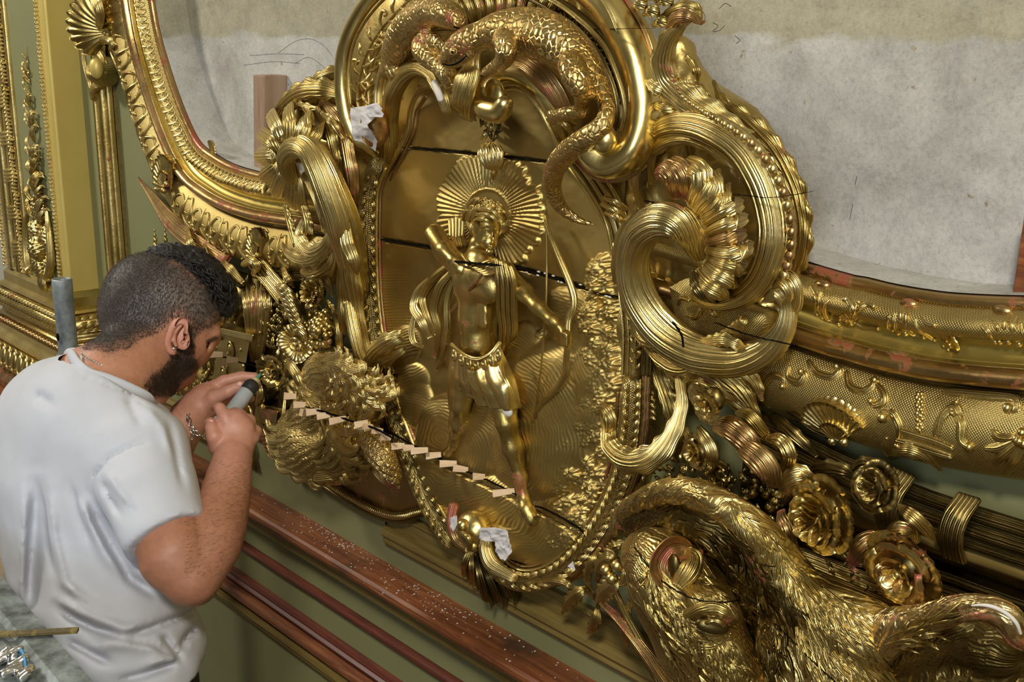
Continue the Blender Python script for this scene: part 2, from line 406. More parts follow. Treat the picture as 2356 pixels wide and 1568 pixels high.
def plaster():
    m, nt, b = newmat('bare_grey_plaster')
    c = ramp(nt, noise(nt, 2.6, 8, .65, .4), [(.34, (.34, .32, .285)), (.52, (.50, .485, .445)), (.7, (.58, .565, .525))])
    st = ramp(nt, noise(nt, 5, 6, .7, stretch=(1, 1, .25)), [(.6, 0.0), (.8, 1.0)])
    c = mix(nt, st, c, (.36, .33, .27))
    g = nd(nt, 'ShaderNodeNewGeometry'); s = nd(nt, 'ShaderNodeSeparateXYZ'); nt.links.new(g.outputs['Position'], s.inputs[0])
    nn = noise(nt, 6, 4, .6, stretch=(1, 1, 3)); a = nd(nt, 'ShaderNodeMath', operation='MULTIPLY_ADD'); a.inputs[1].default_value = .07; nt.links.new(nn, a.inputs[0]); nt.links.new(s.outputs['Z'], a.inputs[2])
    band = ramp(nt, a.outputs[0], [(0.0, 0.0), (1.0, 1.0)]); mr = nd(nt, 'ShaderNodeMapRange'); mr.inputs[1].default_value = 2.118; mr.inputs[2].default_value = 2.128
    nt.links.new(a.outputs[0], mr.inputs[0])
    c = mix(nt, mr.outputs[0], c, mix(nt, noise(nt, 9, 6, stretch=(1, 1, 4)), (.30, .27, .175), (.43, .40, .30)))
    sp = ramp(nt, noise(nt, 38, 5, .6), [(.66, 0.0), (.71, 1.0)]); c = mix(nt, sp, c, (.27, .21, .11))
    fn_ = ramp(nt, noise(nt, 170, 4, .8), [(.36, .80), (.5, 1.0), (.68, 1.10)]); c = mix(nt, .8, c, fn_, 'MULTIPLY')
    f2 = ramp(nt, noise(nt, 16, 8, .75), [(.33, .72), (.52, 1.0), (.7, 1.15)]); c = mix(nt, .75, c, f2, 'MULTIPLY')
    sc = ramp(nt, noise(nt, 30, 6, .7, stretch=(3, 3, .35)), [(.70, 0.0), (.73, 1.0)]); c = mix(nt, sc, c, (.60, .58, .55))
    nt.links.new(c, b.inputs['Base Color']); b.inputs['Roughness'].default_value = .75
    bump(nt, b, noise(nt, 110, 8, .75), .7, .002); return m
G['plaster'] = plaster()
def wood(name, cs, stretch, scale=6, rough=.45, dust=0):
    m, nt, b = newmat(name)
    c = ramp(nt, noise(nt, scale, 8, .65, .8, stretch=stretch), [(.3, cs[0]), (.5, cs[1]), (.68, cs[2])])
    if dust:
        f = ramp(nt, noise(nt, 45, 8, .8), [(.64, 0.0), (.67, 1.0)]); c = mix(nt, f, c, (.45, .40, .33))
        k = ramp(nt, noise(nt, 7, 4, .6), [(.58, 0.0), (.72, 1.0)]); c = mix(nt, k, c, (.07, .03, .015))
    nt.links.new(c, b.inputs['Base Color']); b.inputs['Roughness'].default_value = rough
    bump(nt, b, noise(nt, scale*3, 6, stretch=stretch), .2, .001); return m
G['ledge'] = wood('red_brown_varnished_wood', [(.08, .024, .010), (.20, .062, .022), (.30, .115, .038)], (.25, 4, 4), 22, .45, 1)  # whole tone darkened, carrying the shade around the ledge in its colour
G['pine'] = wood('pale_raw_pine', [(.50, .34, .19), (.62, .44, .26), (.70, .53, .34)], (1, 1, 5), 20, .6)
G['chock'] = wood('brown_raw_timber', [(.20, .12, .07), (.30, .19, .12), (.36, .25, .17)], (4, 4, .5), 7, .65)
G['olive'] = wood('olive_brown_gilt_wood', [(.10, .065, .015), (.17, .115, .03), (.22, .155, .045)], (.2, 4, 4), 20, .42)
G['maroon'] = wood('dark_maroon_wood', [(.05, .012, .008), (.11, .022, .012), (.18, .04, .018)], (.2, 4, 4), 20, .4)
def simple(name, col, rough=.5, metal=0, bs=0, bsc=50, bd=.001, alpha=None, tint=False, sss=0, mott=.06):
    m, nt, b = newmat(name)
    if tint:
        a = nd(nt, 'ShaderNodeAttribute', attribute_name='tint'); src = a.outputs['Color']
        src = mix(nt, ramp(nt, noise(nt, 90, 6, .7), [(.35, 0.0), (.65, 1.0)]), mix(nt, 1.0, src, (1-mott,)*3, 'MULTIPLY'), mix(nt, 1.0, src, (1+mott*.6,)*3, 'MULTIPLY'))
        nt.links.new(src, b.inputs['Base Color'])
    else:
        nt.links.new(ramp(nt, noise(nt, 22, 8, .7), [(.35, tuple(x*(1-mott*2) for x in col)), (.7, tuple(min(1, x*(1+mott)) for x in col))]), b.inputs['Base Color'])
    b.inputs['Roughness'].default_value = rough; b.inputs['Metallic'].default_value = metal
    if sss: b.inputs['Subsurface Weight'].default_value = sss; b.inputs['Subsurface Radius'].default_value = (.01, .004, .002)
    if bs: bump(nt, b, noise(nt, bsc, 5, .6), bs, bd)
    return m
G['crack'] = simple('dark_gap', (.010, .008, .006), 1.0)
G['crack'].node_tree.nodes['Principled BSDF'].inputs['Specular IOR Level'].default_value = 0
G['gesso'] = simple('bare_white_gesso', (.66, .62, .56), .8, bs=.3)
G['tissue'] = simple('white_facing_tissue', (.58, .55, .54), .75, bs=.3, bsc=120)
G['steel'] = simple('galvanised_steel', (.32, .36, .37), .5, .3, .25, 40, mott=.25)
G['zinc'] = simple('zinc_plated_deck', (.27, .31, .31), .5, .4, .4, 60, mott=.38)
G['silver'] = simple('silver', (.75, .74, .72), .22, 1.0)
G['armhair'] = simple('fine_arm_hair', (.10, .045, .025), .6)
G['skin'] = simple('skin', (.6, .3, .2), .5, mott=.10, tint=True, bs=.18, bsc=260, bd=.0006, sss=.12)
G['buzz'] = simple('clipped_dark_hair', (.05, .036, .028), .7)
G['hair'] = simple('black_hair', (.009, .007, .006), .62, bs=.5, bsc=160, bd=.002)
G['beard'] = simple('dark_beard', (.03, .018, .012), .6, bs=.6, bsc=300, bd=.002)
G['cotton'] = simple('white_cotton_jersey', (.56, .58, .64), .85, bs=.12, bsc=300, bd=.0005, mott=.015)
G['jeans'] = simple('dark_grey_trousers', (.045, .045, .05), .85, bs=.2)
G['plastic'] = simple('translucent_grey_plastic', (.36, .385, .41), .35)
G['rubber'] = simple('black_rubber', (.02, .02, .02), .5)
G['teal'] = simple('blue_green_plastic', (.05, .11, .13), .6)
G['blue'] = simple('blue_wrapper', (.05, .22, .42), .4)
# ------------------------------------------------------------------ the setting
def rail(prof, x0, x1, nx=2, fn=None):
    "closed profile (d, z) swept along the wall from x0 to x1"
    pr = np.array(prof, float); c = pr.mean(0)
    rows = []
    xs = np.linspace(x0, x1, nx)
    for i, x in enumerate([x0, *xs, x1]):
        q = pr if 0 < i < nx+1 else c+(pr-c)*.001
        rows.append(np.c_[np.full(len(q), x), -q[:, 0], q[:, 1]])
    v = np.array(rows); return v.reshape(-1, 3), grid_faces(nx+2, len(pr), True)
def rib(zc, r, d, k=8):
    a = np.linspace(-pi/2, pi/2, k); return [(d+r*cos(t), zc+r*sin(t)) for t in a]
def poly_path(path, prof, close=False):
    "profile (outward offset, z) along a plan path (x, y) with mitred corners"
    p = np.array(path, float); n = len(p); V = []
    for i in range(n):
        def nor(a, b): t = nrm(b-a); return np.array([t[1], -t[0]])
        if i == 0: m = nor(p[0], p[1]); s = 1
        elif i == n-1: m = nor(p[-2], p[-1]); s = 1
        else:
            a, b = nor(p[i-1], p[i]), nor(p[i], p[i+1]); m = nrm(a+b); s = 1/max(m@a, .3)
        V.append([(p[i][0]+m[0]*s*o, p[i][1]+m[1]*s*o, z) for o, z in prof])
    V = np.array(V); return V.reshape(-1, 3), grid_faces(n, len(prof), True)

# oval opening: the middle line of the big moulded frame, in wall coordinates
bead_px = [(285, 0), (330, 200), (400, 380), (470, 450), (560, 490), (670, 510)]
L_ = [P(x, y, .06)[[0, 2]] for x, y in bead_px]
R_ = [P(x, y, .06)[[0, 2]] for x, y in [(1860, 785), (1930, 805), (2001, 826), (2090, 846), (2176, 860), (2351, 876)]]
loop = [(-2.94, 3.2), (-2.945, 2.6)]+[tuple(q) for q in L_]+[(-2.0, 1.732), (-1.6, 1.76), (-1.2, 1.752)]+[tuple(q) for q in R_]+[(-.42, 1.765), (-.30, 1.88), (-.235, 2.1), (-.22, 2.6), (-.22, 3.2), (-.5, 3.5), (-1.6, 3.6), (-2.6, 3.5)]
loop = crv([(x, 0, z) for x, z in loop]+[(loop[0][0], 0, loop[0][1])], 560)[:, [0, 2]]
def offset(lp, o):
    t = np.gradient(lp, axis=0); t = t/np.linalg.norm(t, axis=1, keepdims=True)
    return lp+np.c_[t[:, 1], -t[:, 0]]*(o[:, None] if np.ndim(o) else o)
sgn = 1 if offset(loop, .1)[40][0] < loop[40][0] else -1     # positive offset = outwards
def off(lp, o): return offset(lp, np.asarray(o)*sgn)

def wall_with_hole(lp, X0, X1, Z0, Z1, y, th):
    c = np.array([-1.6, 2.6]); V = []
    for q in lp:
        d = q-c; t = min([(X0-c[0])/d[0] if d[0] < 0 else 9e9, (X1-c[0])/d[0] if d[0] > 0 else 9e9, (Z0-c[1])/d[1] if d[1] < 0 else 9e9, (Z1-c[1])/d[1] if d[1] > 0 else 9e9])
        e = c+d*t; V.append([(e[0], y+th, e[1]), (e[0], y, e[1]), (q[0], y, q[1]), (q[0], y+th, q[1])])
    V = np.array(V); return V.reshape(-1, 3), grid_faces(len(lp), 4, False)
inner = off(loop, -.03)
inner = crv([(a, 0, b) for a, b in inner], 1400)[:, [0, 2]]
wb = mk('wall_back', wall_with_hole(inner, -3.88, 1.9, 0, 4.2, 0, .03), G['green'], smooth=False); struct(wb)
# corner pieces that the radial wall misses
for x0, x1, z0, z1 in ((-3.36, -3.34, 0, 4.2),):
    pass
wp = mk('wall_plaster', MB().box(-3.3, .2, .055, .12, 1.4, 4.0), G['plaster'], smooth=False); struct(wp)
wp['label'] = 'bare grey plaster with a yellowish band inside the oval gilt frame'
def pencil(rows):
    mk('pencil_mark', tube_mesh([[*P(x, y, -.0549), .00035] for x, y in rows], 30, 4, raw=True), G['crack'], wp)
pencil([(640, 122), (680, 95), (715, 90), (745, 105), (765, 130)]); pencil([(575, 128), (640, 124), (700, 126)]); pencil([(560, 150), (630, 142), (690, 146)]); pencil([(680, 145), (710, 132), (740, 150), (760, 170)])
pencil([(1585, 15), (1600, 30), (1612, 22), (1622, 38), (1618, 52)]); pencil([(1640, 52), (1652, 60), (1640, 72), (1655, 70), (1668, 58)]); pencil([(1690, 82), (1702, 92), (1694, 100)]); pencil([(1655, 20), (1668, 8), (1682, 15)])
pencil([(1955, 505), (1958, 490), (1962, 470)]); pencil([(1967, 425), (1972, 405)])
# left of the pilaster the wall carries on
struct(mk('wall_left', MB().box(-5.6, -3.885, 0.0, .03, 0, 4.2), G['cream'], smooth=False))
struct(mk('wall_side', MB().box(-5.63, -5.6, -5.2, .03, 0, 4.2), G['cream'], smooth=False))
struct(mk('wall_right', MB().box(1.9, 1.93, -5.2, .03, 0, 4.2), G['cream'], smooth=False))
struct(mk('wall_rear', MB().box(-5.6, 1.9, -5.23, -5.2, 0, 4.2), G['cream'], smooth=False))
struct(mk('floor', MB().box(-5.6, 1.9, -5.2, .03, -.03, 0), G['floor'], smooth=False))
struct(mk('ceiling', MB().box(-5.6, 1.9, -5.2, .03, 4.2, 4.23), G['cream'], smooth=False))

# dado ledge and the mouldings on the wall under it
ZL = 1.042
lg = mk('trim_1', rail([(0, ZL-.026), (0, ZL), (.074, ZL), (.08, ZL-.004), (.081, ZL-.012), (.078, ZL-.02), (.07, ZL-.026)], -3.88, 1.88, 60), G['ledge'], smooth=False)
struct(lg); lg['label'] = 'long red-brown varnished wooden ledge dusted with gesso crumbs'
o = mk('trim_2', rail([(0, .972), (0, ZL-.0265), (.064, ZL-.0265), (.061, 1.004), (.05, .996), (.046, .984), (.044, .972)], -3.88, 1.88, 2), G['olive'], smooth=False)
struct(o); o['label'] = 'olive gilt moulding face under the ledge'
o = mk('trim_3', rail([(0, .856), (0, .882)]+rib(.869, .009, .006)[::-1], -3.88, 1.88, 2), G['maroon']); struct(o); o['label'] = 'thin maroon wooden moulding on the green dado'
o = mk('trim_4', rail([(0, .762), (0, .792), (.012, .79), (.016, .782), (.01, .776), (.018, .770), (.016, .763)], -3.88, 1.88, 2), G['maroon'], smooth=False); struct(o)
o['label'] = 'dark red upper step of the dado panel moulding'
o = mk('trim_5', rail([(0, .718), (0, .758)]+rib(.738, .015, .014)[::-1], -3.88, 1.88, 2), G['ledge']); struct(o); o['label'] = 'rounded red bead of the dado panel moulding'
o = mk('trim_6', rail([(0, .672), (0, .716), (.026, .714), (.028, .705), (.018, .698), (.02, .690), (.012, .684), (.010, .674)], -3.88, 1.88, 2), G['olive'], smooth=False); struct(o)
o['label'] = 'olive gilt lower steps of the dado panel moulding'
# gilt rail that borders the green field under the cartouche
o = mk('trim_7', rail([(0, 1.085), (0, 1.175), (.012, 1.175), (.018, 1.168), (.010, 1.16), (.010, 1.135), (.022, 1.13), (.026, 1.118), (.018, 1.108), (.02, 1.10), (.012, 1.09)], -1.93, 1.88, 2), G['olive'], smooth=False)
struct(o); o['label'] = 'gilt stepped rail running right from under the cartouche'
# grains of gesso lying on the ledge
mb = MB(); rg = np.random.RandomState(3)
for i in range(280):
    x = rg.choice([rg.uniform(-2.7, -.9), rg.normal(-1.75, .12), rg.normal(-2.1, .1)]); y = -rg.uniform(.004, .07) if rg.rand() > .5 else -abs(rg.normal(0, .02))-.004
    r = rg.uniform(.0005, .0015); R = rg.rand(3, 3)*.5+np.eye(3)
    mb.add(*ball_mesh((x, y, ZL+r*.4), r, 4, 5, (1.3, 1, .6), R))
cr = mk('gesso_crumbs', mb, G['gesso']); tag(cr, 'white gesso crumbs scattered on the red-brown ledge', 'debris', kind='stuff')

# ------------------------------------------------------------------ pilaster on the left
XP0, XP1, DP = -3.90, -3.385, .075
pil = thing('pilaster', (-3.64, 0, ZL), 'gilt and sage-green pilaster with stepped base at the left edge', 'pilaster')
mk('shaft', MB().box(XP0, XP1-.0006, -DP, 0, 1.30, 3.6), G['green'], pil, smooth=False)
mk('side_face', MB().box(XP1-.0006, XP1+.001, -DP+.0005, 0, 1.385, 3.6), G['yellow'], pil, smooth=False)['label'] = 'smooth yellow gilt side face'
path = [(XP0, 0), (XP0, -DP), (XP1, -DP), (XP1, 0)]
def arcp(o, z, r, a0, a1, k=7): return [(o+r*cos(radians(a)), z+r*sin(radians(a))) for a in np.linspace(a0, a1, k)]
steps = [
    ('base_plinth', [(-.02, 1.39), (.004, 1.388), (.018, 1.372), (.018, 1.345), (.030, 1.338), (.034, 1.33), (-.02, 1.33)], 'bright', False),
    ('base_torus', [(-.02, 1.329), (.03, 1.328)]+arcp(.03, 1.299, .028, 88, -88, 9)+[(-.02, 1.27)], 'gold', True),
    ('base_scotia', [(-.02, 1.269), (.034, 1.268), (.028, 1.258), (.03, 1.25), (.042, 1.246), (.044, 1.24), (-.02, 1.24)], 'gold', True),
    ('base_bead', [(-.02, 1.239), (.038, 1.238)]+arcp(.038, 1.227, .011, 88, -88, 6)+[(-.02, 1.215)], 'red', True),
    ('base_step', [(-.02, 1.214), (.046, 1.213), (.05, 1.2), (.062, 1.192), (.07, 1.182), (.072, 1.176), (-.02, 1.176)], 'bright', False),
    ('base_lower_torus', [(-.02, 1.175), (.062, 1.174)]+arcp(.06, 1.140, .033, 80, -85, 9)+[(-.02, 1.104)], 'gold', True),
    ('base_foot', [(-.02, 1.103), (.072, 1.102), (.078, 1.09), (.09, 1.082), (.10, 1.064), (.102, ZL+.001), (-.02, ZL+.001)], 'red', False)]
for nm, pr, mt, sm in steps: mk(nm, poly_path(path, pr), G[mt], pil, smooth=sm)
# the ledge carries the pilaster foot: a wider shelf at this end
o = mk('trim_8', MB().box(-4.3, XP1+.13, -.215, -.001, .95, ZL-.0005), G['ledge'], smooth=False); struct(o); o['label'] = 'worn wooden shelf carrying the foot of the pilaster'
# carved leaves on the two torus rolls
def torus_orn(zc, oc, rr, step, kind, name):
    mb = MB()
    pts = [(x, 'f') for x in np.arange(XP0, XP1+oc, step)]+[(y, 's') for y in np.arange(-DP-oc*.5, 0, step)]
    for j, (t, k) in enumerate(pts):
        for a in ((-35, 5, 45) if kind == 'leaf' else (10,)):
            ar = radians(a); o_ = oc+rr*cos(ar); z = zc+rr*sin(ar)
            tt = t+(step/2 if a == 5 else 0)
            if k == 'f': c = (tt, -DP-o_, z); N = (0, -cos(ar), sin(ar)); X = np.array((1, 0, 0))
            else: c = (XP1+o_, tt, z); N = (cos(ar), 0, sin(ar)); X = np.array((0, 1, 0))
            N = np.array(N); U = np.cross(N, X); R = np.stack([X, U, N], 1)
            if kind == 'leaf':
                q = np.array([[*(np.array(c)-X*step*.6-U*rr*.25), step*.1], [*(np.array(c)+N*.004), step*.3], [*(np.array(c)+X*step*.7+U*rr*.25), step*.05]])
                mb.add(*leaf_mesh(q, 7, 7, .5, .1, 2, 0, hint=N, raw=True))
            elif kind == 'egg':
                mb.add(*ball_mesh(c, rr, 6, 10, (step*.36/rr, 1.0, .30), R))
                a_ = np.linspace(.25*pi, 1.75*pi, 9); ring = [[*(np.array(c)+X*step*.45*cos(b)+U*rr*1.1*sin(b)+N*.002), .0035] for b in a_]
                mb.add(*tube_mesh(ring, 12, 6, hint=N, raw=True))
            else: mb.add(*ball_mesh(c, rr*1.1, 6, 8, (step*.35/rr, 1, .9), R))
    mk(name, mb, G['bright' if kind != 'bead' else 'red'], pil)['kind'] = 'stuff'
torus_orn(1.299, .03, .027, .024, 'leaf', 'torus_leaves')
torus_orn(1.227, .038, .011, .026, 'bead', 'bead_row')
torus_orn(1.140, .06, .032, .048, 'egg', 'egg_row')
# long mouldings of the pilaster face
def vbar(x0, x1, d0, d1, z0, z1, name, mat, parent, rnd=True, base=DP):
    a = np.linspace(0, pi, 9); xc, xr = (x0+x1)/2, (x1-x0)/2
    ring = np.array([(xc-xr*cos(t), d0+(d1-d0)*sin(t)**.7) for t in a]+[(x1, d0-.002), (x0, d0-.002)])
    v = np.array([[(q[0], -base-q[1], z) for q in ring] for z in (z0, z1)])
    return mk(name, (v.reshape(-1, 3), grid_faces(2, len(ring), True)), G[mat], parent, smooth=rnd)
vbar(XP1-.045, XP1, 0, .012, 1.385, 3.6, 'corner_moulding', 'yellow', pil)
vbar(XP1-.085, XP1-.045, 0, .005, 1.385, 3.6, 'flat_fillet', 'yellow', pil)
vbar(-3.72, -3.705, 0, .012, 1.385, 3.6, 'inner_fillet', 'bright', pil)
vbar(-3.765, -3.722, 0, .010, 1.385, 3.6, 'leafy_bed', 'gold', pil)
vbar(-3.80, -3.775, 0, .012, 1.385, 3.6, 'reed', 'gold', pil)
vbar(-3.828, -3.803, 0, .012, 1.385, 3.6, 'reed', 'gold', pil)
vbar(-3.895, -3.85, 0, .016, 1.385, 3.6, 'outer_moulding', 'bright', pil)
mb = MB(); rg = np.random.RandomState(5)
for z in np.arange(1.39, 2.4, .011):
    for xc, s_ in ((XP1-.052, .010), (-3.744, .019), (-3.905, .016)):
        x = xc+rg.uniform(-.3, .3)*s_; q = np.array([[x-s_*.5, -DP-.008, z, .002], [x, -DP-.017, z+.005, s_*.42], [x+s_*.5, -DP-.009, z+.002, .0015]])
        mb.add(*tube_mesh(q, 6, 6, raw=True))
mk('running_leaf', mb, G['bright'], pil)['kind'] = 'stuff'
mb = MB()
for z in np.arange(1.44, 2.4, .11):
    for k in range(4): mb.add(*tube_mesh([[-3.832, -DP-.010, z+k*.011-.004, .006], [-3.80, -DP-.018, z+k*.011, .007], [-3.77, -DP-.010, z+k*.011+.004, .006]], 6, 6, raw=True))
mk('ribbon', mb, G['bright'], pil)['kind'] = 'stuff'
# carved drop of trophies on the pilaster face
drop = thing('carved_drop', (-3.56, -DP, 1.36), 'gilt carved hanging of masks, shells and stems on the pilaster face', 'ornament')
rg = np.random.RandomState(11)
cx = [(1.36, .002), (1.45, .05), (1.55, .07), (1.65, .06), (1.76, .05), (1.88, .035), (2.0, .02), (2.06, .004)]
def drop_w(z): return float(np.interp(z, [a for a, b in cx], [b for a, b in cx]))
XC = -3.565
mk('stem', tube_mesh([[XC, -DP-.004, 1.38, .006], [XC+.01, -DP-.006, 1.6, .004], [XC-.005, -DP-.005, 1.8, .003], [XC, -DP-.004, 2.06, .0012]], 30, 8, raw=True), G['gold'], drop)
for i in range(70):
    z = rg.uniform(1.40, 2.03)**1; w_ = drop_w(z); sd = rg.choice([-1, 1]); a = rg.uniform(.2, 1.0)*w_
    L = rg.uniform(.02, .05)*(w_/.05+.35)*.8; x = XC+sd*a*.7
    pts_ = [[x-sd*L*.4, -DP-.004, z-L*.4, .003], [x, -DP-.018*w_/.05-.004, z+L*.2, L*.16+.001], [x+sd*L*.25, -DP-.012, z+L*.7, L*.10+.001], [x+sd*L*.6, -DP-.006, z+L*.6, .001]]
    if i % 3: mk('leaf', leaf_mesh(pts_, 10, 7, .6, .15, 2, 2, raw=True), G['bright'], drop)
    else: mk('bud', tube_mesh(pts_, 10, 8, 4, .2, raw=True), G['gold'], drop)
S = Sdf((-3.70, -.16, 1.34), (-3.42, -.06, 1.66), .0032)
for (x, z, a, b, c_) in [(XC, 1.60, .040, .02, .045), (XC, 1.545, .03, .035, .03), (XC+.005, 1.49, .035, .045, .04), (XC-.05, 1.50, .02, .02, .05), (XC+.055, 1.52, .016, .02, .05), (XC, 1.43, .03, .03, .035), (XC-.045, 1.44, .02, .02, .02), (XC+.05, 1.45, .02, .02, .02)]:
    S.ell((x, -DP-.008, z), (a, b, c_), .008)
S.warp(lambda X: .005*np.sin(X[:, 0]*420+3*np.sin(X[:, 2]*90))*np.sin(X[:, 2]*300))
for sx in (-1, 1): S.ell((XC+sx*.013, -DP-.05, 1.505), (.006, .005, .004), .002, sub=True)
mk('mask', S.mesh(), G['bright'], drop)
for sx in (-1, 1):
    mk('side_scroll', tube_mesh([[XC+sx*.045, -DP-.004, 1.62, .004], [XC+sx*.09, -DP-.02, 1.56, .008], [XC+sx*.10, -DP-.025, 1.47, .012], [XC+sx*.075, -DP-.03, 1.415, .012], [XC+sx*.05, -DP-.02, 1.44, .007]], 30, 12, 5, .2, raw=True), G['bright'], drop)
for k in range(-2, 3): mk('tassel', tube_mesh([[XC+k*.004, -DP-.015, 1.42, .008], [XC+k*.010, -DP-.022, 1.385, .007], [XC+k*.008, -DP-.01, 1.35, .002]], 12, 8, raw=True), G['bright'], drop)

# vertical gilt post moulding standing between the pilaster and the oval frame
post = thing('wall_moulding', (-3.2, 0, ZL), 'upright gilt reeded moulding on the green wall beside the pilaster', 'moulding')
mk('backing', MB().box(-3.252, -3.148, -.012, 0, ZL+.002, 1.995), G['olive'], post, smooth=False)
for x0, x1, d1, mt in ((-3.252, -3.236, .016, 'gold'), (-3.234, -3.212, .006, 'yellow'), (-3.21, -3.176, .022, 'gold'), (-3.174, -3.160, .008, 'olive'), (-3.158, -3.148, .014, 'gold')):
    vbar(x0, x1, 0, d1, ZL+.002, 1.995, 'reed', mt, post, base=.012)
# two slender finials peeping out behind the head
for px in (357, 381):
    f = thing('finial', P(px, 575, .03), ('left' if px < 370 else 'right')+' one of two slim gilt beaded finials above the dark hair', 'finial')
    mb = MB(); 
    for i, (y, r) in enumerate([(578, 7), (565, 6.5), (552, 5), (541, 3.6), (530, 2.6)]):
        q = P(px-i*.8+2, y, .03); mb.add(*ball_mesh(q, r*dep(q)/F, 8, 10, (1, 1, 1.25)))
    mk('bead_string', mb, G['gold'], f)
    q = P(px, 620, .03); mk('shaft', tube_mesh([(px+2, 640, .03, 4), (px+2, 580, .03, 5)], 6, 8), G['gold'], f)

# ------------------------------------------------------------------ raw timber chocks on the frame, against the plaster
def chock(name, corners, y0, y1, label, mat='chock'):
    c = np.array(corners); V = np.array([[(x, y, z) for (x, z) in c] for y in (y0, y1)])
    mb = MB(); mb.add(V.reshape(-1, 3), [(0, 1, 2, 3), (7, 6, 5, 4), (0, 4, 5, 1), (1, 5, 6, 2), (2, 6, 7, 3), (3, 7, 4, 0)])
    return tag(mk(name, mb, G[mat], smooth=False, bevel=.002), label, 'wood block')
def wz(px, py, d): q = P(px, py, d); return (q[0], q[2])
chock('timber_block', [wz(584, 400, .0), wz(606, 410, .0), wz(609, 174, .0), wz(582, 172, .0)], -.0, .054, 'brown timber block standing upright on the frame, left of the cartouche')
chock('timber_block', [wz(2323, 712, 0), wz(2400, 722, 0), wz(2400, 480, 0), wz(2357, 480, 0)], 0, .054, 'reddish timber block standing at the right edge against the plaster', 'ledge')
# ------------------------------------------------------------------ the big oval moulded frame
frm = thing('oval_frame', (-1.6, 0, 1.6), 'large gilt carved oval frame around the grey plaster field', 'frame')
SL = crv([(a, 0, b) for a, b in loop], 900)[:, [0, 2]]
keys = [(-.086, .008), (-.086, .028), (-.080, .034), (-.074, .034), (-.070, .040), (-.062, .052), (-.052, .056), (-.042, .050), (-.040, .042), (-.034, .034), (-.026, .032), (-.018, .037), (-.014, .044),
        (-.012, .056), (-.006, .066), (.002, .068), (.009, .062), (.012, .052), (.015, .043), (.018, .045), (.026, .054), (.045, .066), (.068, .071), (.090, .066), (.106, .055), (.117, .040), (.121, .022), (.121, 0)]
KO = np.array([k[0] for k in keys]); KD = np.array([k[1] for k in keys])
NRM = offset(SL, 1.0)*sgn-SL*sgn if False else (off(SL, 1.0)-SL)
keep = ~((SL[:, 0] > -1.93) & (SL[:, 0] < -1.23) & (SL[:, 1] < 2.0))
k0 = int(np.argmax(~keep & np.roll(keep, -1)))+1
order = np.roll(np.arange(len(SL)), -k0); order = order[keep[order]]
def band(o0, o1, name, mat, sub=3, lp=SL):
    i = [k for k in range(len(keys)) if o0-1e-6 <= KO[k] <= o1+1e-6]
    q = crv([(KO[k], KD[k], 0) for k in i], (len(i)-1)*sub+1)[:, :2]
    V = np.zeros((len(lp), len(q)+2, 3))
    for j, (o, d) in enumerate([(q[0][0], q[0][1]-.012)]+list(q)+[(q[-1][0], q[-1][1]-.012)]):
        e = lp+(off(lp, 1.0)-lp)*o; V[:, j] = np.c_[e[:, 0], np.full(len(e), -d), e[:, 1]]
    V = V[order]
    return mk(name, (V.reshape(-1, 3), grid_faces(len(V), V.shape[1])), G[mat], frm)
band(-.0861, -.0739, 'inner_lip', 'red')
band(-.0741, -.0419, 'inner_band', 'hatch')
_rv = SL+(off(SL, 1.0)-SL)*-.088
_V = np.stack([np.c_[_rv[:, 0], np.full(len(_rv), y), _rv[:, 1]] for y in (-.022, .056)], 1)
struct(mk('trim_9', (_V.reshape(-1, 3), grid_faces(len(_rv), 2)), G['plaster']))
band(-.0401, -.0139, 'cove', 'cove')
band(-.0141, -.0119, 'fillet', 'bright')
band(-.0121, .0121, 'bead', 'red')
band(.0119, .0181, 'groove', 'dark')
band(.0179, .122, 'outer_band', 'hatch')
def onframe(px, py, lift=0):
    d = .055
    for _ in range(4):
        q = P(px, py, d); i = np.argmin((SL[:, 0]-q[0])**2+(SL[:, 1]-q[2])**2)
        n = off(SL, 1.0)[i]-SL[i]; o = float((np.array([q[0], q[2]])-SL[i])@n)
        d = float(np.interp(o, KO[1:], KD[1:]))
    return q, o, n, i, d
def slope_n(px, py):
    q, o, n, i, d = onframe(px, py); s = (np.interp(o+.006, KO[1:], KD[1:])-np.interp(o-.006, KO[1:], KD[1:]))/.012; s = np.clip(s, -.7, .7)
    N = nrm(np.array([-n[0]*s, -1, -n[1]*s])); return q, N, n
def scroll(rows, name='scroll', mat='gold', fl=4, n=26, ball=True, parent=frm, m=10, lift=0):
    c = []
    for px, py, w_ in rows:
        d = onframe(px, py)[4]; c.append((px, py, d+lift, w_*1.35))
    mb = MB(); mb.add(*tube_mesh(c, n, m, fl, .22, .85))
    if ball:
        q = P(c[-1][0], c[-1][1], c[-1][2]+.002); mb.add(*ball_mesh(q, c[-1][3]*1.15*dep(q)/F, 6, 9))
    return mk(name, mb, G[mat], parent)
def fshell(px, py, r, upv, mat='gold', ribs=11, name='shell'):
    q, N, n = slope_n(px, py); a = onframe(px+upv[0], py+upv[1])[0]; up = nrm(a-q); N = np.array([-.1, -1, .1]); N = nrm(N-up*(N@up))
    rr = r*dep(q)/F
    mb = MB(); q = q+N*.003
    mb = MB(); mb.add(*shell_mesh(q, rr, N, up, ribs, 2.2, .22, 10, 4, .1))
    if r > 30:
        X, U, N = basis(N, up)
        for k in (-1, 1): mb.add(*ball_mesh(q+X*k*rr*.16+N*rr*.12-U*rr*.06, rr*.10, 6, 8))
        mb.add(*shell_mesh(q+N*rr*.14, rr*.48, N, up, 7, 2.0, .2, 6, 4, .1))
    return mk(name, mb, G[mat], frm)
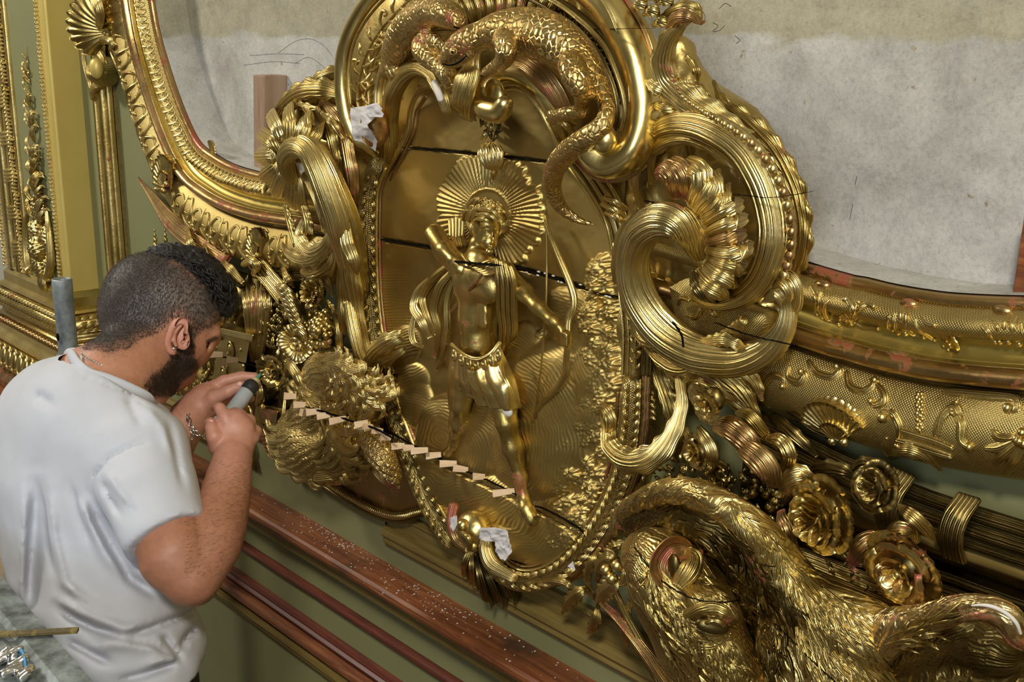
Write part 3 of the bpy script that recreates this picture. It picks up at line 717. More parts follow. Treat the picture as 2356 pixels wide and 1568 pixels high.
# shells on the outer band
fshell(392, 428, 78, (-14, -80)); fshell(600, 590, 70, (-6, -80)); fshell(1938, 1000, 112, (-30, -90), 'bright', 13)
fshell(225, 120, 70, (30, -60), 'gold', 11)
# shells on the inner band
for a in [(372, 205, 26, (10, -40)), (490, 350, 30, (10, -40)), (300, 12, 20, (10, -30)), (2185, 792, 46, (10, -60)), (1965, 735, 34, (-30, -40)), (610, 445, 26, (10, -40))]: fshell(*a, ribs=7)
# carved C and S scrolls, right half (large in view)
for rows in [
    [(1765, 930, 5), (1760, 892, 7), (1780, 864, 8), (1806, 872, 7), (1800, 888, 5)],
    [(1815, 843, 4), (1814, 868, 7), (1838, 880, 8), (1852, 864, 7), (1842, 854, 5)],
    [(1862, 833, 6), (1880, 858, 8), (1915, 868, 8), (1935, 852, 7), (1924, 842, 5)],
    [(1948, 858, 6), (1956, 888, 8), (1985, 900, 8), (2010, 888, 7), (2012, 874, 6)],
    [(2004, 872, 3), (2030, 898, 7), (2034, 922, 8), (2014, 932, 7), (2003, 922, 6)],
    [(2022, 945, 4), (2052, 950, 8), (2070, 985, 8), (2064, 1025, 5)],
    [(2078, 1005, 3), (2060, 958, 8), (2042, 948, 8), (2030, 960, 9)],
    [(1768, 935, 4), (1790, 965, 6), (1830, 992, 6), (1870, 1010, 3)],
    [(2176, 902, 8), (2215, 905, 11), (2280, 912, 12), (2335, 918, 10), (2340, 942, 8), (2318, 938, 8)],
    [(2160, 1000, 4), (2168, 960, 8), (2195, 935, 10), (2205, 955, 7), (2190, 950, 4)],
    [(2196, 945, 4), (2212, 975, 10), (2212, 1010, 9), (2230, 1028, 8)],
    [(2150, 1022, 3), (2152, 985, 5), (2170, 950, 5), (2200, 925, 4)],
    [(2285, 990, 6), (2300, 1005, 10), (2330, 1008, 9), (2352, 995, 8)],
    [(2290, 1060, 7), (2315, 1040, 12), (2345, 1015, 9)], [(2312, 1085, 8), (2335, 1055, 13), (2356, 1020, 9)], [(2272, 1030, 7), (2300, 1028, 10), (2340, 1010, 8)],
    [(2040, 1008, 3), (2036, 1030, 7), (2050, 1050, 7), (2064, 1040, 5)]]:
    scroll(rows, 'carved_scroll', random.choice(['gold', 'bright', 'gold']))
for y in (912, 930, 948, 962, 982):
    q, N, n = slope_n(2116, y); mb = MB()
    for k in range(5):
        a = k*1.257; X, U, N = basis(N, (0, 0, 1)); mb.add(*ball_mesh(q+(X*cos(a)+U*sin(a))*.0035, .0034, 5, 7))
    mk('floret', mb, G['gold'], frm)
scroll([(2072, 988, 6), (2110, 1000, 7), (2150, 1012, 7), (2190, 1028, 6)], 'fillet_bar', 'gold', 0, ball=False)
scroll([(2068, 1012, 7), (2110, 1024, 8), (2150, 1037, 8), (2186, 1048, 6)], 'fillet_bar', 'gold', 0, ball=False)
mk('edge_leaf', leaf_mesh([(2040, 1045, .045, 6), (2085, 1035, .07, 20), (2130, 1050, .06, 18), (2166, 1085, .04, 3)], 20, 11, .4, .1, 3, 4, .3), G['gold'], frm)
# inner band, right half
for rows in [
    [(1865, 660, 4), (1878, 690, 6), (1880, 720, 5)], [(1890, 672, 4), (1884, 700, 6), (1892, 728, 5)], [(1910, 690, 4), (1896, 705, 5), (1905, 735, 6), (1930, 745, 4)],
    [(1956, 735, 4), (1962, 715, 6), (1952, 692, 6), (1945, 688, 5)], [(1966, 735, 4), (1975, 712, 6), (1995, 700, 6), (2010, 705, 5)], [(1960, 738, 5), (1966, 718, 5), (1976, 695, 4)],
    [(1920, 728, 4), (1945, 742, 6), (1958, 740, 7)], [(1972, 742, 7), (1990, 752, 6), (2020, 755, 4)],
    [(2078, 705, 4), (2074, 730, 7), (2084, 765, 6)], [(2092, 710, 4), (2086, 735, 7), (2100, 768, 6), (2125, 775, 4)], [(2060, 722, 4), (2058, 745, 6), (2066, 765, 5)], [(2045, 730, 5), (2042, 748, 6), (2054, 758, 4)],
    [(2108, 735, 4), (2112, 755, 6), (2135, 770, 6), (2150, 782, 3)], [(2120, 730, 4), (2135, 745, 5), (2150, 748, 4)],
    [(2262, 750, 5), (2275, 765, 6), (2290, 785, 5)], [(2285, 740, 4), (2295, 755, 6), (2300, 785, 6)], [(2322, 725, 4), (2312, 750, 7), (2320, 785, 6)], [(2340, 730, 4), (2330, 755, 7), (2345, 790, 6)], [(2352, 745, 5), (2356, 765, 6), (2366, 785, 5)]]:
    scroll(rows, 'inner_scroll', random.choice(['gold', 'bright']), 3, 16, m=8)
for px, py in ((1893, 655), (2092, 698), (2308, 714)):
    q, N, n = slope_n(px, py); mk('pierced_leaf', ball_mesh(q, .008, 8, 10, (1.6, .8, .8)), G['red'], frm)
# left half: scrolls placed along the band by arc length
i_top = int(np.argmin((SL[:, 0]+2.94)**2+(SL[:, 1]-2.2)**2)); i_bot = int(np.argmin((SL[:, 0]+2.15)**2+(SL[:, 1]-1.71)**2))
def sorn(i, o0, rows, name, mat, parent=frm):
    "rows in (along, out, width) metres around loop index i"
    T = nrm(SL[(i+1) % len(SL)]-SL[i]); c = []
    for s_, o, w_ in rows:
        # follow the curve: step along the loop
        step = np.linalg.norm(SL[(i+1) % len(SL)]-SL[i]); j = i+s_/step; j0 = int(np.floor(j)); fr = j-j0
        a = SL[j0]*(1-fr)+SL[j0+1]*fr; n = off(SL, 1.0)[j0]-SL[j0]
        p = a+n*(o0+o); d = float(np.interp(o0+o, KO[1:], KD[1:])); c.append((p[0], -d-.001, p[1], w_))
    mb = MB(); mb.add(*tube_mesh(c, 18, 8, 3, .2, .9, raw=True)); mb.add(*ball_mesh(c[-1][:3], c[-1][3]*1.5, 5, 7))
    return mk(name, mb, G[mat], parent)
dirn = 1 if i_bot > i_top else -1
occupied = [onframe(*a)[3] for a in ((385, 395), (595, 560))]
st = np.linalg.norm(SL[1]-SL[0])
i = i_top-12*dirn
while (i_bot-i)*dirn > 0:
    far = min(abs(i-o) for o in occupied)*st > .055
    if far:
        for sg in (-1, 1):
            a = random.uniform(.8, 1.15)
            sorn(i, .066, [(sg*.004, -.03*a, .002), (sg*.022, -.034*a, .0042), (sg*.036, -.012, .0048), (sg*.028, .006, .0045), (sg*.018, -.004, .0035)], 'carved_scroll', 'gold')
            sorn(i, .066, [(sg*.002, .004, .002), (sg*.014, .022*a, .004), (sg*.032, .034*a, .0048), (sg*.040, .020, .0035), (sg*.034, .014, .003)], 'carved_scroll', 'bright')
        sorn(i, .066, [(0, -.036, .002), (0.002, -.015, .005), (0, .01, .006), (-.002, .036, .003)], 'carved_leaf', 'gold')
    else:
        for sg in (-1, 1): sorn(i, .066, [(sg*.03, -.036, .0025), (sg*.01, -.040, .004), (0, -.03, .003)], 'carved_scroll', 'gold')
    i += dirn*int(.088/st)
i = i_top-12*dirn; k = 0
while (i_bot-i)*dirn > 0:
    a = random.uniform(-.004, .004)
    sorn(i, -.057, [(-.008, .012, .0015), (.002, .006+a, .0032), (.008, -.008, .0032), (0, -.013, .0026), (-.006, -.006, .002)], 'inner_scroll', 'bright' if k % 2 else 'gold'); k += 1
    i += dirn*max(1, int(.026/st))
# console with ear shell at the upper left of the frame
con = thing('console', P(230, 215, .02), 'gilt scrolled console with a ribbed shell ear, top left beside the pilaster', 'ornament')
mk('strap', tube_mesh([(190, 60, .035, 9), (192, 130, .04, 9), (205, 190, .045, 8), (212, 225, .04, 8)], 30, 14, 4, .25, .6), G['bright'], con)
mk('shell_ear', shell_mesh(P(252, 70, .06), .10, (.35, -1, 0), (-.9, 0, .45), 11, 2.4, .5, 12, 5, .1), G['gold'], con)
mk('shell_front', shell_mesh(P(228, 62, .07), .085, (.2, -1, 0), (.6, 0, .55), 9, 2.2, .3, 10, 5, .1), G['bright'], con)
mk('drop_leaf', leaf_mesh([(228, 60, .085, 14), (232, 30, .10, 22), (222, 0, .10, 24), (215, -40, .09, 20)], 20, 13, .5, .12, 5, 4), G['gold'], con)
mk('arm', tube_mesh([(200, 92, .05, 8), (225, 94, .07, 9), (250, 92, .075, 10), (262, 100, .075, 7), (255, 112, .075, 5)], 24, 14, 4, .2), G['bright'], con)
mk('volute', tube_mesh(spiral(226, 165, .05, 44, 1.1, -1.9, 9, 5, 16, .35, sx=.45), 50, 14, 2, .1), G['gold'], con)
mk('volute_drum', tube_mesh([(222, 165, .075, 26), (236, 165, .045, 33), (250, 165, .012, 34)], 12, 24, tr=True), G['gold'], con)
mk('boss', ball_mesh(P(222, 156, .085), .021, 10, 16, (.9, .8, 1.3)), G['yellow'], con)
mk('tail_leaf', leaf_mesh([(240, 195, .03, 8), (222, 200, .04, 14), (212, 210, .04, 11), (218, 232, .03, 3)], 16, 9, .5, .1, 3, 2), G['gold'], con)
mk('fillet', tube_mesh([(252, 110, .06, 4), (268, 150, .062, 4), (286, 190, .058, 3)], 16, 8), G['bright'], con)
# two long pointed sprays lying behind the lower left of the frame
for rows, mt, lab in [([(318, 408, .03, 2), (350, 450, .04, 12), (400, 515, .05, 26), (455, 560, .055, 32), (530, 610, .05, 24)], 'red', 'long pointed gilt spray worn red, left of the frame over the green wall'),
                 ([(352, 418, .02, 2), (385, 448, .03, 10), (440, 505, .04, 16), (520, 560, .04, 18)], 'gold', 'narrower pointed gilt spray tucked under the oval frame')]:
    tag(mk('pointed_spray', leaf_mesh(rows, 40, 17, .7, .12, 3, 0, 0, 0, .25), G[mt]), lab, 'ornament')
# ------------------------------------------------------------------ cartouche
car = thing('cartouche', P(1150, 1300, 0), 'great gilt scrolled cartouche framing the archer relief at the centre', 'ornament')
def plate(outline, d, side, name, mat, parent, fn=None, rings=8, n=160, c=None):
    "slab bounded by a px outline, front at d, edges run back to `side`"
    o = np.array([P(x, y, d) for x, y in outline]); o = crv(np.vstack([o, o[:1]]), n)
    cc = np.mean(o, 0) if c is None else P(c[0], c[1], d)
    rows = [np.c_[o[:, 0], np.full(n, -side), o[:, 2]], o]
    for t in np.linspace(0, 1, rings)[1:]:
        q = o*(1-t)+cc*t+(0 if t < 1 else (o-cc)*.001)
        if fn: q = q-np.array([0, 1, 0])*fn(1-t)
        rows.append(q)
    V = np.array(rows); return mk(name, (V.reshape(-1, 3), grid_faces(len(rows), n)), G[mat], parent)
def tb(name, rows, mat='gold', parent=None, **k): return mk(name, tube_mesh(rows, **k), G[mat], parent or car)
def lf(name, rows, mat='gold', parent=None, **k): return mk(name, leaf_mesh(rows, **k), G[mat], parent or car)
# back board that carries the arch
plate([(800, 300), (782, 200), (790, 100), (850, -20), (960, -100), (1110, -130), (1280, -90), (1400, 0), (1470, 120), (1500, 230), (1500, 330), (1470, 430), (1480, 600), (1490, 800), (1480, 1000), (1440, 1150), (1380, 1260), (1310, 1340), (1200, 1350), (1110, 1310), (1000, 1200), (930, 1060), (880, 930), (845, 800), (820, 600), (825, 420)], .045, 0, 'back_board', 'gold', car, n=200)
# smooth outer arch with its volute
outer = [(862, 352, .06, 12), (822, 322, .09, 15), (797, 270, .10, 17), (787, 200, .10, 17), (792, 120, .10, 17), (822, 45, .10, 18), (875, -25, .10, 20), (965, -95, .10, 22), (1110, -120, .10, 26), (1270, -80, .11, 34), (1372, -10, .12, 40), (1432, 70, .12, 42), (1466, 150, .12, 42), (1482, 230, .12, 42), (1476, 300, .13, 42), (1450, 352, .14, 42), (1404, 376, .15, 40), (1368, 358, .16, 36), (1352, 330, .165, 30), (1368, 306, .165, 22), (1392, 308, .165, 24)]
tb('arch_moulding', outer, 'smooth', n=170, m=28, wob=lambda u, q: 1+.06*np.cos(3*q)+.012*np.sin(40*u))
mk('volute_eye', ball_mesh(P(1392, 322, .165), .019, 12, 18, (1, .8, 1)), G['smooth'], car)
tb('arch_fillet', [(1310, -60, .135, 5), (1385, 0, .14, 6), (1425, 80, .14, 6), (1445, 160, .14, 6), (1452, 240, .14, 6), (1447, 310, .15, 5), (1430, 335, .16, 4)], 'bright', n=80, m=8)
tb('arch_fillet', [(1400, -60, .11, 5), (1478, 60, .11, 6), (1512, 170, .11, 6), (1524, 270, .11, 6), (1500, 360, .11, 6), (1440, 410, .12, 6), (1370, 410, .13, 5), (1325, 370, .13, 4)], 'red', n=80, m=8)
tb('arch_fillet', [(806, 240, .105, 4), (803, 160, .105, 4), (822, 80, .105, 4), (880, 0, .105, 5), (980, -70, .105, 5)], 'gold', n=60, m=8)
# concave ground with vine (left) and egg band (right)
for k, (dx, r, d) in enumerate([(0, 8, .085), (12, 6, .08), (22, 7, .075)]):
    tb('inner_arch_rib', [(868+dx, 330, .05, r), (868+dx, 270, d, r), (870+dx, 200, d, r), (890+dx, 130, d, r), (930+dx, 65, d, r), (985+dx, 15, d, r), (1060+dx, -20, d, r), (1150, -30-dx*.5, d, r)], ['bright', 'gold', 'gold'][k], n=70, m=10)
for k, (dx, r, d) in enumerate([(0, 6, .10), (-16, 5, .09)]):
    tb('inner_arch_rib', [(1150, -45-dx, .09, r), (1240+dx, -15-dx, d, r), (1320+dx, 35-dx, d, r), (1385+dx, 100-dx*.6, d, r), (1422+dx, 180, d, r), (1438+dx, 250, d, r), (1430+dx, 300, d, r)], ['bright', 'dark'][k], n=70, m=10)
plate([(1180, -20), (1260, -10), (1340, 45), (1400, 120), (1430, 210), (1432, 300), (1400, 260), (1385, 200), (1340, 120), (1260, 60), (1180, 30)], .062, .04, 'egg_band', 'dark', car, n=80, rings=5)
arc = crv([(1195, 5, 0), (1262, 30, 0), (1330, 75, 0), (1378, 135, 0), (1405, 200, 0), (1416, 262, 0)], 12)
for i in range(11):
    x, y = arc[i][:2]; t = nrm(arc[i+1]-arc[i])[:2]; q = P(x, y, .066)
    X = nrm(P(x+t[0], y+t[1], .066)-q); N = np.array([0, -1., 0]); U = np.cross(N, X); R = np.stack([X, U, N], 1); rr = 15*dep(q)/F
    mb = MB(); mb.add(*ball_mesh(q, rr, 8, 12, (.75, 1.1, .35), R))
    ring = [[*(q+X*rr*1.15*sin(a)+U*rr*1.5*cos(a)), .0018] for a in np.linspace(.6, 2*pi-.6, 14)]
    mb.add(*tube_mesh(ring, 24, 6, raw=True)); mk('egg', mb, G['dark'], car)
def vine(path, nleaf, L, mat, parent, d, name='vine'):
    s = crv(np.array([(x, y, 0) for x, y in path], float), nleaf*2)
    tb(name+'_stem', [(x, y, d, 3.2) for x, y, _ in s[::2]], mat, parent, n=40, m=6)
    for i in range(1, len(s)-1):
        t = nrm(s[i+1]-s[i-1])[:2]; nn = np.array([-t[1], t[0]])*(1 if i % 2 else -1); p = s[i][:2]; l = L*random.uniform(.75, 1.2)
        a = p+t*l*.3+nn*l*.45; b = p+t*l*.95+nn*l*.75; c_ = p+t*l*1.0+nn*l*.35
        if i % 3 == 0: tb(name+'_curl', [(*p, d, 2.5), (*a, d+.004, 3.6), (*b, d+.005, 4), (*c_, d+.004, 3.4), (*(p+t*l*.75+nn*l*.4), d+.003, 3)], mat, parent, n=16, m=7)
        else: lf(name+'_leaf', [(*p, d, 2), (*a, d+.005, l*.22), (*b, d+.003, l*.04)], mat, parent, n=12, m=9, crown=.5, ridge=.2, nr=3, lobes=3, ld=.35)
vine([(842, 290), (822, 235), (832, 160), (858, 95), (905, 35), (960, -15), (1020, -50)], 11, 34, 'bright', car, .052)
vine([(845, 300), (850, 240), (848, 180), (868, 120), (890, 80)], 8, 20, 'gold', car, .054)
# ribbed fan behind the lizards
for k in range(11):
    x = 1062+k*18; tb('fan_rib', [(x, 70, .05, 8), (x+(k-5)*5, 20, .08, 10), (x+(k-5)*12, -40, .07, 11)], 'gold', n=16, m=10)
# leaf band framing the panel; runs down the left side
Lb = [(870, 380), (850, 430), (846, 500), (846, 580), (850, 680), (860, 770), (878, 860), (903, 950), (938, 1045), (972, 1130), (1005, 1195), (1035, 1240)]
def framed(path, w0, name, d=.075, fil=(20, 27), side=1, mat='gold'):
    tb(name, [(x, y, d-.02, w0) for x, y in path], 'hatch', n=110, m=18, flat=.9)
    s = crv(np.array([(x, y, 0) for x, y in path], float), 200); t = nrm(np.gradient(s, axis=0))
    nn = np.c_[-t[:, 1], t[:, 0]]*side
    for k, o in enumerate(fil):
        q = s[:, :2]+nn*o; tb('panel_fillet', [(x, y, d-.008-.006*k, 4.2) for x, y in q[::8]], ['bright', 'red', 'gold'][k], n=90, m=8)
    # overlapping leaves along the band
    for i in range(6, 194, 6):
        p = s[i][:2]; T_ = t[i][:2]
        for sg in (-1, 1):
            a = p+nn[i]*sg*w0*.15; b = p+T_*w0*.5+nn[i]*sg*w0*.55; c_ = p+T_*w0*1.2+nn[i]*sg*w0*.72
            lf('band_leaf', [(*a, d-.006, w0*.10), (*b, d, w0*.30), (*c_, d-.008, w0*.05)], 'bright' if (i//6+sg) % 3 else mat, n=9, m=7, crown=.5, ridge=.25, nr=2, lobes=2, ld=.3)
framed(Lb, 24, 'panel_band', side=-1)
Rb = [(1128, 1262), (1150, 1310), (1200, 1335), (1262, 1325), (1318, 1285), (1368, 1222), (1408, 1150), (1436, 1070), (1450, 980), (1455, 880)]
framed(Rb, 26, 'panel_band', .08, (-24, -33, ), side=1)
tb('hook', [(1120, 1232, .095, 14), (1118, 1262, .10, 18), (1135, 1300, .10, 20), (1180, 1328, .09, 14)], 'bright', n=30, m=14, flutes=4, fd=.2)
tb('right_edge', [(1492, 760, .07, 9), (1488, 900, .07, 10), (1478, 1030, .07, 10), (1440, 1150, .07, 10), (1390, 1250, .07, 9), (1330, 1310, .07, 8), (1290, 1340, .07, 6)], 'red', n=60, m=10)
Rb2 = [(1460, 860), (1462, 760), (1452, 660), (1440, 560)]
for k, (dx, r) in enumerate([(-28, 4), (-18, 6), (0, 14), (20, 6), (32, 8)]):
    tb('side_reed', [(x+dx, y, .075 if k != 2 else .07, r) for x, y in Rb2], ['bright', 'gold', 'gold', 'dark', 'dark'][k], n=40, m=10, flutes=0)
vine([(1460, 860), (1462, 760), (1452, 660)], 9, 16, 'gold', car, .092, 'side')
# knotted end of the left band and the beak-shaped hook
S = Sdf(P(1010, 1290, .02)-.02, P(1130, 1170, .14)+.02, .0022) if False else None
mk('knob', ball_mesh(P(1092, 1218, .09), .036, 16, 22, (1, .8, .95)), G['bright'], car)
mk('knob_boss', ball_mesh(P(1066, 1207, .115), .011, 10, 14), G['bright'], car)
mk('knob_bead', ball_mesh(P(1090, 1255, .105), .011, 10, 14), G['bright'], car)
tb('knob_collar', [(1045, 1165, .09, 14), (1040, 1200, .10, 14), (1052, 1240, .10, 14), (1075, 1262, .10, 10)], 'red', n=24, m=12, flutes=5, fd=.2)
tb('knob_strap', [(1062, 1225, .125, 6), (1078, 1238, .13, 7), (1080, 1262, .12, 6)], 'bright', n=14, m=8)
# palmette hanging below
for k, (x, y, r) in enumerate([(1075, 1330, 12), (1097, 1352, 13), (1128, 1388, 16), (1155, 1388, 15), (1180, 1380, 14), (1187, 1352, 11)]):
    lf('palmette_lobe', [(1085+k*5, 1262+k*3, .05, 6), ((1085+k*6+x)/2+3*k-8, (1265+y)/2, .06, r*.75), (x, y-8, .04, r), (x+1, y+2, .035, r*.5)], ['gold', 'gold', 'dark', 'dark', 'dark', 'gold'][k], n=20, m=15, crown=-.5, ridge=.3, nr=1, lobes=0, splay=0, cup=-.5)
tb('toe_scroll', [(1235, 1338, .07, 8), (1270, 1335, .08, 9), (1300, 1340, .085, 10), (1308, 1345, .085, 9)], 'bright', n=16, m=10)
# broken pediment over the panel: left scroll
tb('pediment_scroll', [(892, 385, .06, 10), (900, 330, .08, 16), (898, 270, .09, 20), (905, 215, .10, 22), (930, 172, .11, 22), (962, 156, .12, 18), (992, 172, .13, 14), (1008, 200, .135, 13)], 'gold', n=70, m=24, flutes=9, fd=.16)
tb('pediment_fillet', [(880, 415, .06, 5), (915, 350, .07, 6), (938, 300, .07, 6), (945, 250, .075, 6), (962, 215, .08, 6), (990, 200, .085, 5)], 'bright', n=40, m=8)
tb('pediment_fillet', [(900, 415, .055, 5), (930, 350, .062, 5), (952, 300, .062, 5), (960, 255, .062, 5), (980, 222, .07, 5)], 'red', n=40, m=8)
tb('pediment_foot', [(985, 165, .12, 12), (1005, 195, .13, 15), (1022, 225, .13, 17), (1030, 250, .125, 16)], 'bright', n=24, m=16)
mk('chipped_gesso', tube_mesh([(1000, 190, .143, 8), (1008, 210, .146, 9), (1014, 228, .144, 8)], 14, 9), G['gesso'], car)
# right scroll with broad volute
tb('pediment_scroll', [(1300, 330, .06, 16), (1285, 275, .08, 24), (1255, 215, .10, 30), (1215, 178, .11, 30), (1172, 168, .12, 24), (1135, 182, .13, 20), (1114, 214, .14, 26), (1118, 246, .15, 29), (1148, 256, .155, 27), (1162, 238, .16, 20)], 'smooth', n=80, m=26, flutes=8, fd=.05)
lf('pediment_leaf', [(1160, 140, .10, 14), (1210, 150, .12, 26), (1262, 195, .12, 30), (1300, 255, .10, 26), (1310, 300, .08, 10)], 'red', n=40, m=21, crown=.6, ridge=.03, nr=5, lobes=0, splay=0)
mk('volute_face', ball_mesh(P(1136, 222, .138), .024, 14, 20, (1.1, .5, 1.1)), G['smooth'], car)
tb('pediment_fillet', [(1150, 205, .12, 5), (1195, 205, .11, 6), (1235, 240, .10, 6), (1265, 295, .09, 6), (1300, 370, .07, 6), (1350, 440, .06, 6), (1395, 520, .06, 5), (1415, 600, .06, 4)], 'bright', n=70, m=8)
for k, (dx, r, mt) in enumerate([(0, 7, 'gold'), (14, 6, 'bright'), (28, 7, 'gold'), (42, 5, 'bright')]):
    tb('right_reed', [(1290+dx, 350-dx*.3, .065, r), (1330+dx, 400-dx*.4, .065, r), (1372+dx, 462-dx*.4, .065, r), (1400+dx, 520-dx*.3, .065, r), (1412+dx, 580, .06, r)], mt, n=40, m=8)
for (a, b) in [((1262, 235), (1315, 262)), ((1262, 250), (1325, 285)), ((1275, 275), (1320, 305)), ((1390, 455), (1440, 480)), ((1385, 470), (1440, 500)), ((1395, 490), (1440, 515))]:
    tb('binding', [(*a, .085, 6), ((a[0]+b[0])/2, (a[1]+b[1])/2-4, .11, 8), (*b, .085, 6)], 'bright', n=12, m=8, flutes=4)
# draped centre leaf and the hanging bud
lf('centre_leaf', [(1110, 130, .12, 22), (1085, 165, .16, 36), (1068, 205, .17, 38), (1068, 238, .15, 32), (1080, 268, .11, 14)], 'gold', n=40, m=23, crown=.6, ridge=.09, nr=7, lobes=0, splay=.1)
lf('centre_leaf', [(1058, 215, .14, 12), (1045, 232, .13, 16), (1065, 258, .11, 16), (1095, 268, .10, 10)], 'bright', n=20, m=13, crown=.6, ridge=.12, nr=3, lobes=0)
for k in range(14):
    a = random.uniform(0, 6.28); r = random.uniform(4, 26); x, y = 1125+cos(a)*r*1.1, 292+sin(a)*r*.9
    lf('drop_leaf', [(x, y-8, .07, 4), (x+random.uniform(-6, 6), y, .095, 9), (x+random.uniform(-10, 10), y+14, .08, 2)], random.choice(['gold', 'bright', 'dark']), n=10, m=9, crown=.7, ridge=.2, nr=3, lobes=2)
for k, (a, b) in enumerate([(-16, 4), (16, 4), (-6, 0), (7, 2)]):
    lf('bud_petal', [(1130+a*.4, 330, .075, 6), (1130+a*1.3, 350, .10, 13), (1132+a*.8, 378, .10, 10), (1134+a*.2, 390, .08, 2)], 'bright', n=16, m=11, crown=.8, ridge=.12, nr=3, lobes=0)
tb('bud_tip', [(1133, 385, .075, 7), (1134, 398, .08, 6), (1134, 412, .07, 2)], 'gold', n=10, m=10)
# leaf stop that laps over the left band
lf('leaf_stop', [(840, 860, .08, 12), (862, 815, .11, 26), (895, 785, .13, 26), (925, 772, .12, 12)], 'bright', n=30, m=21, crown=.7, ridge=.12, nr=6, lobes=4, ld=.3)
lf('leaf_stop', [(850, 850, .08, 10), (880, 830, .11, 18), (912, 815, .12, 14), (935, 800, .11, 5)], 'gold', n=24, m=15, crown=.6, ridge=.14, nr=4, lobes=3, ld=.4)
# leafy scroll at the right of the panel foot
lf('foot_scroll', [(1385, 930, .09, 12), (1400, 975, .12, 28), (1405, 1025, .14, 34), (1445, 1058, .15, 36), (1500, 1050, .14, 34), (1545, 1000, .12, 28), (1568, 930, .10, 22), (1560, 860, .08, 14), (1540, 810, .06, 4)], 'bright', n=80, m=27, crown=.55, ridge=.07, nr=8, lobes=11, ld=.22)
lf('foot_scroll', [(1375, 945, .10, 5), (1392, 940, .13, 18), (1405, 965, .14, 22), (1400, 1000, .13, 14)], 'gold', n=24, m=15, crown=.6, ridge=.12, nr=4, lobes=3, ld=.4)

# ------------------------------------------------------------------ carved relief field (real relief, sampled on the wall grid)
x0, x1, z0, z1 = -2.0, -1.185, 1.235, 2.03
st_ = .0018; gx = np.arange(x0, x1, st_); gz = np.arange(z0, z1, st_); GX, GZ = np.meshgrid(gx, gz, indexing='ij')
DP0 = .058
W3 = np.stack([GX, np.full_like(GX, -DP0), GZ], -1)-CAM; dd = W3@FWD; PX = 1178+F*(W3@RGT)/dd; PY = 784-F*(W3@UP)/dd
H = np.zeros_like(GX)
def segd(pts, X=PX, Y=PY):
    best = np.full(X.shape, 1e9); tt = np.zeros(X.shape); L = 0; side = np.zeros(X.shape)
    for (ax, ay), (bx, by) in zip(pts[:-1], pts[1:]):
        l = math.hypot(bx-ax, by-ay)+1e-6; t = np.clip(((X-ax)*(bx-ax)+(Y-ay)*(by-ay))/l/l, 0, 1)
        d = np.hypot(X-ax-t*(bx-ax), Y-ay-t*(by-ay)); m = d < best
        best = np.where(m, d, best); tt = np.where(m, L+t*l, tt); side = np.where(m, ((X-ax)*(by-ay)-(Y-ay)*(bx-ax))/l, side); L += l
    return best, tt/L, side
nz = vnoise(np.stack([PX, PY], -1), 1/38., 3); nz2 = vnoise(np.stack([PX, PY], -1), 1/13., 5)
nz3 = vnoise(np.stack([PX, PY], -1), 1/55., 11)
# ray fan behind the head
cx_, cy_ = 1128, 492; ax_ = np.arctan2(PY-cy_, (PX-cx_)*1.2); rr_ = np.hypot((PX-cx_)*1.2, PY-cy_)
edge = 142+9*np.abs(np.sin(ax_*17))+14*nz
ins = np.clip((edge-rr_)/4, 0, 1)
H += ins*(.0035+.0045*np.abs(np.sin(ax_*34+.6*nz)))*np.clip(rr_/60, .4, 1)
disc = np.hypot((PX-1130)*1.15, PY-492); H = np.where(disc < 60, .006+.004*np.clip((disc-52)/6, 0, 1), H)
# raked water lines at the left
m_ = np.clip((965+20*nz-PX)/10, 0, 1)*np.clip((PY-618)/14, 0, 1)*np.clip((860-PY)/60, 0, 1)
H += m_*.0022*(.5+.5*np.sin(PY*.95+4*nz+PX*.02))
# folded masses with combed strands
def mass(cx, cy, a, b, hgt, ox, oy, per, rot=0, amp=.0017):
    global H
    c, s = cos(rot), sin(rot); u = ((PX-cx)*c+(PY-cy)*s)/a; v = (-(PX-cx)*s+(PY-cy)*c)/b; r2 = u*u+v*v+.12*nz
    h = hgt*np.sqrt(np.clip(1-r2, 0, 1)); ph = np.hypot(PX-ox, PY-oy)*2*pi/per+7*nz+1.8*nz2
    h = h+np.clip(1-r2, 0, .25)*4*amp*(.35+.65*np.clip(.5+nz3, 0, 1))*(.5+.5*np.sin(ph)); H = np.maximum(H, h*(r2 < 1))
mass(1340, 780, 70, 130, .012, 1230, 880, 7, -.5); mass(1255, 960, 130, 200, .028, 1130, 1010, 7.5, .15)
mass(1360, 900, 60, 150, .020, 1180, 930, 8, .1); mass(1210, 830, 60, 90, .014, 1160, 880, 6, 0)
mass(1030, 990, 70, 90, .022, 1035, 1000, 8, .2); mass(1110, 1010, 65, 110, .020, 1070, 1040, 7, .2)
mass(1000, 1090, 110, 80, .016, 1120, 900, 8, .3); mass(1130, 1150, 150, 60, .020, 1050, 1000, 8, .5); mass(1250, 1220, 140, 90, .018, 1080, 1050, 9, .2)
mass(960, 930, 40, 60, .014, 940, 1000, 6, 0); mass(1190, 1235, 110, 55, .02, 1200, 1120, 7, .2)
mass(925, 800, 45, 55, .009, 1000, 1000, 7, .4); mass(945, 870, 45, 40, .008, 1000, 1000, 7, .4)
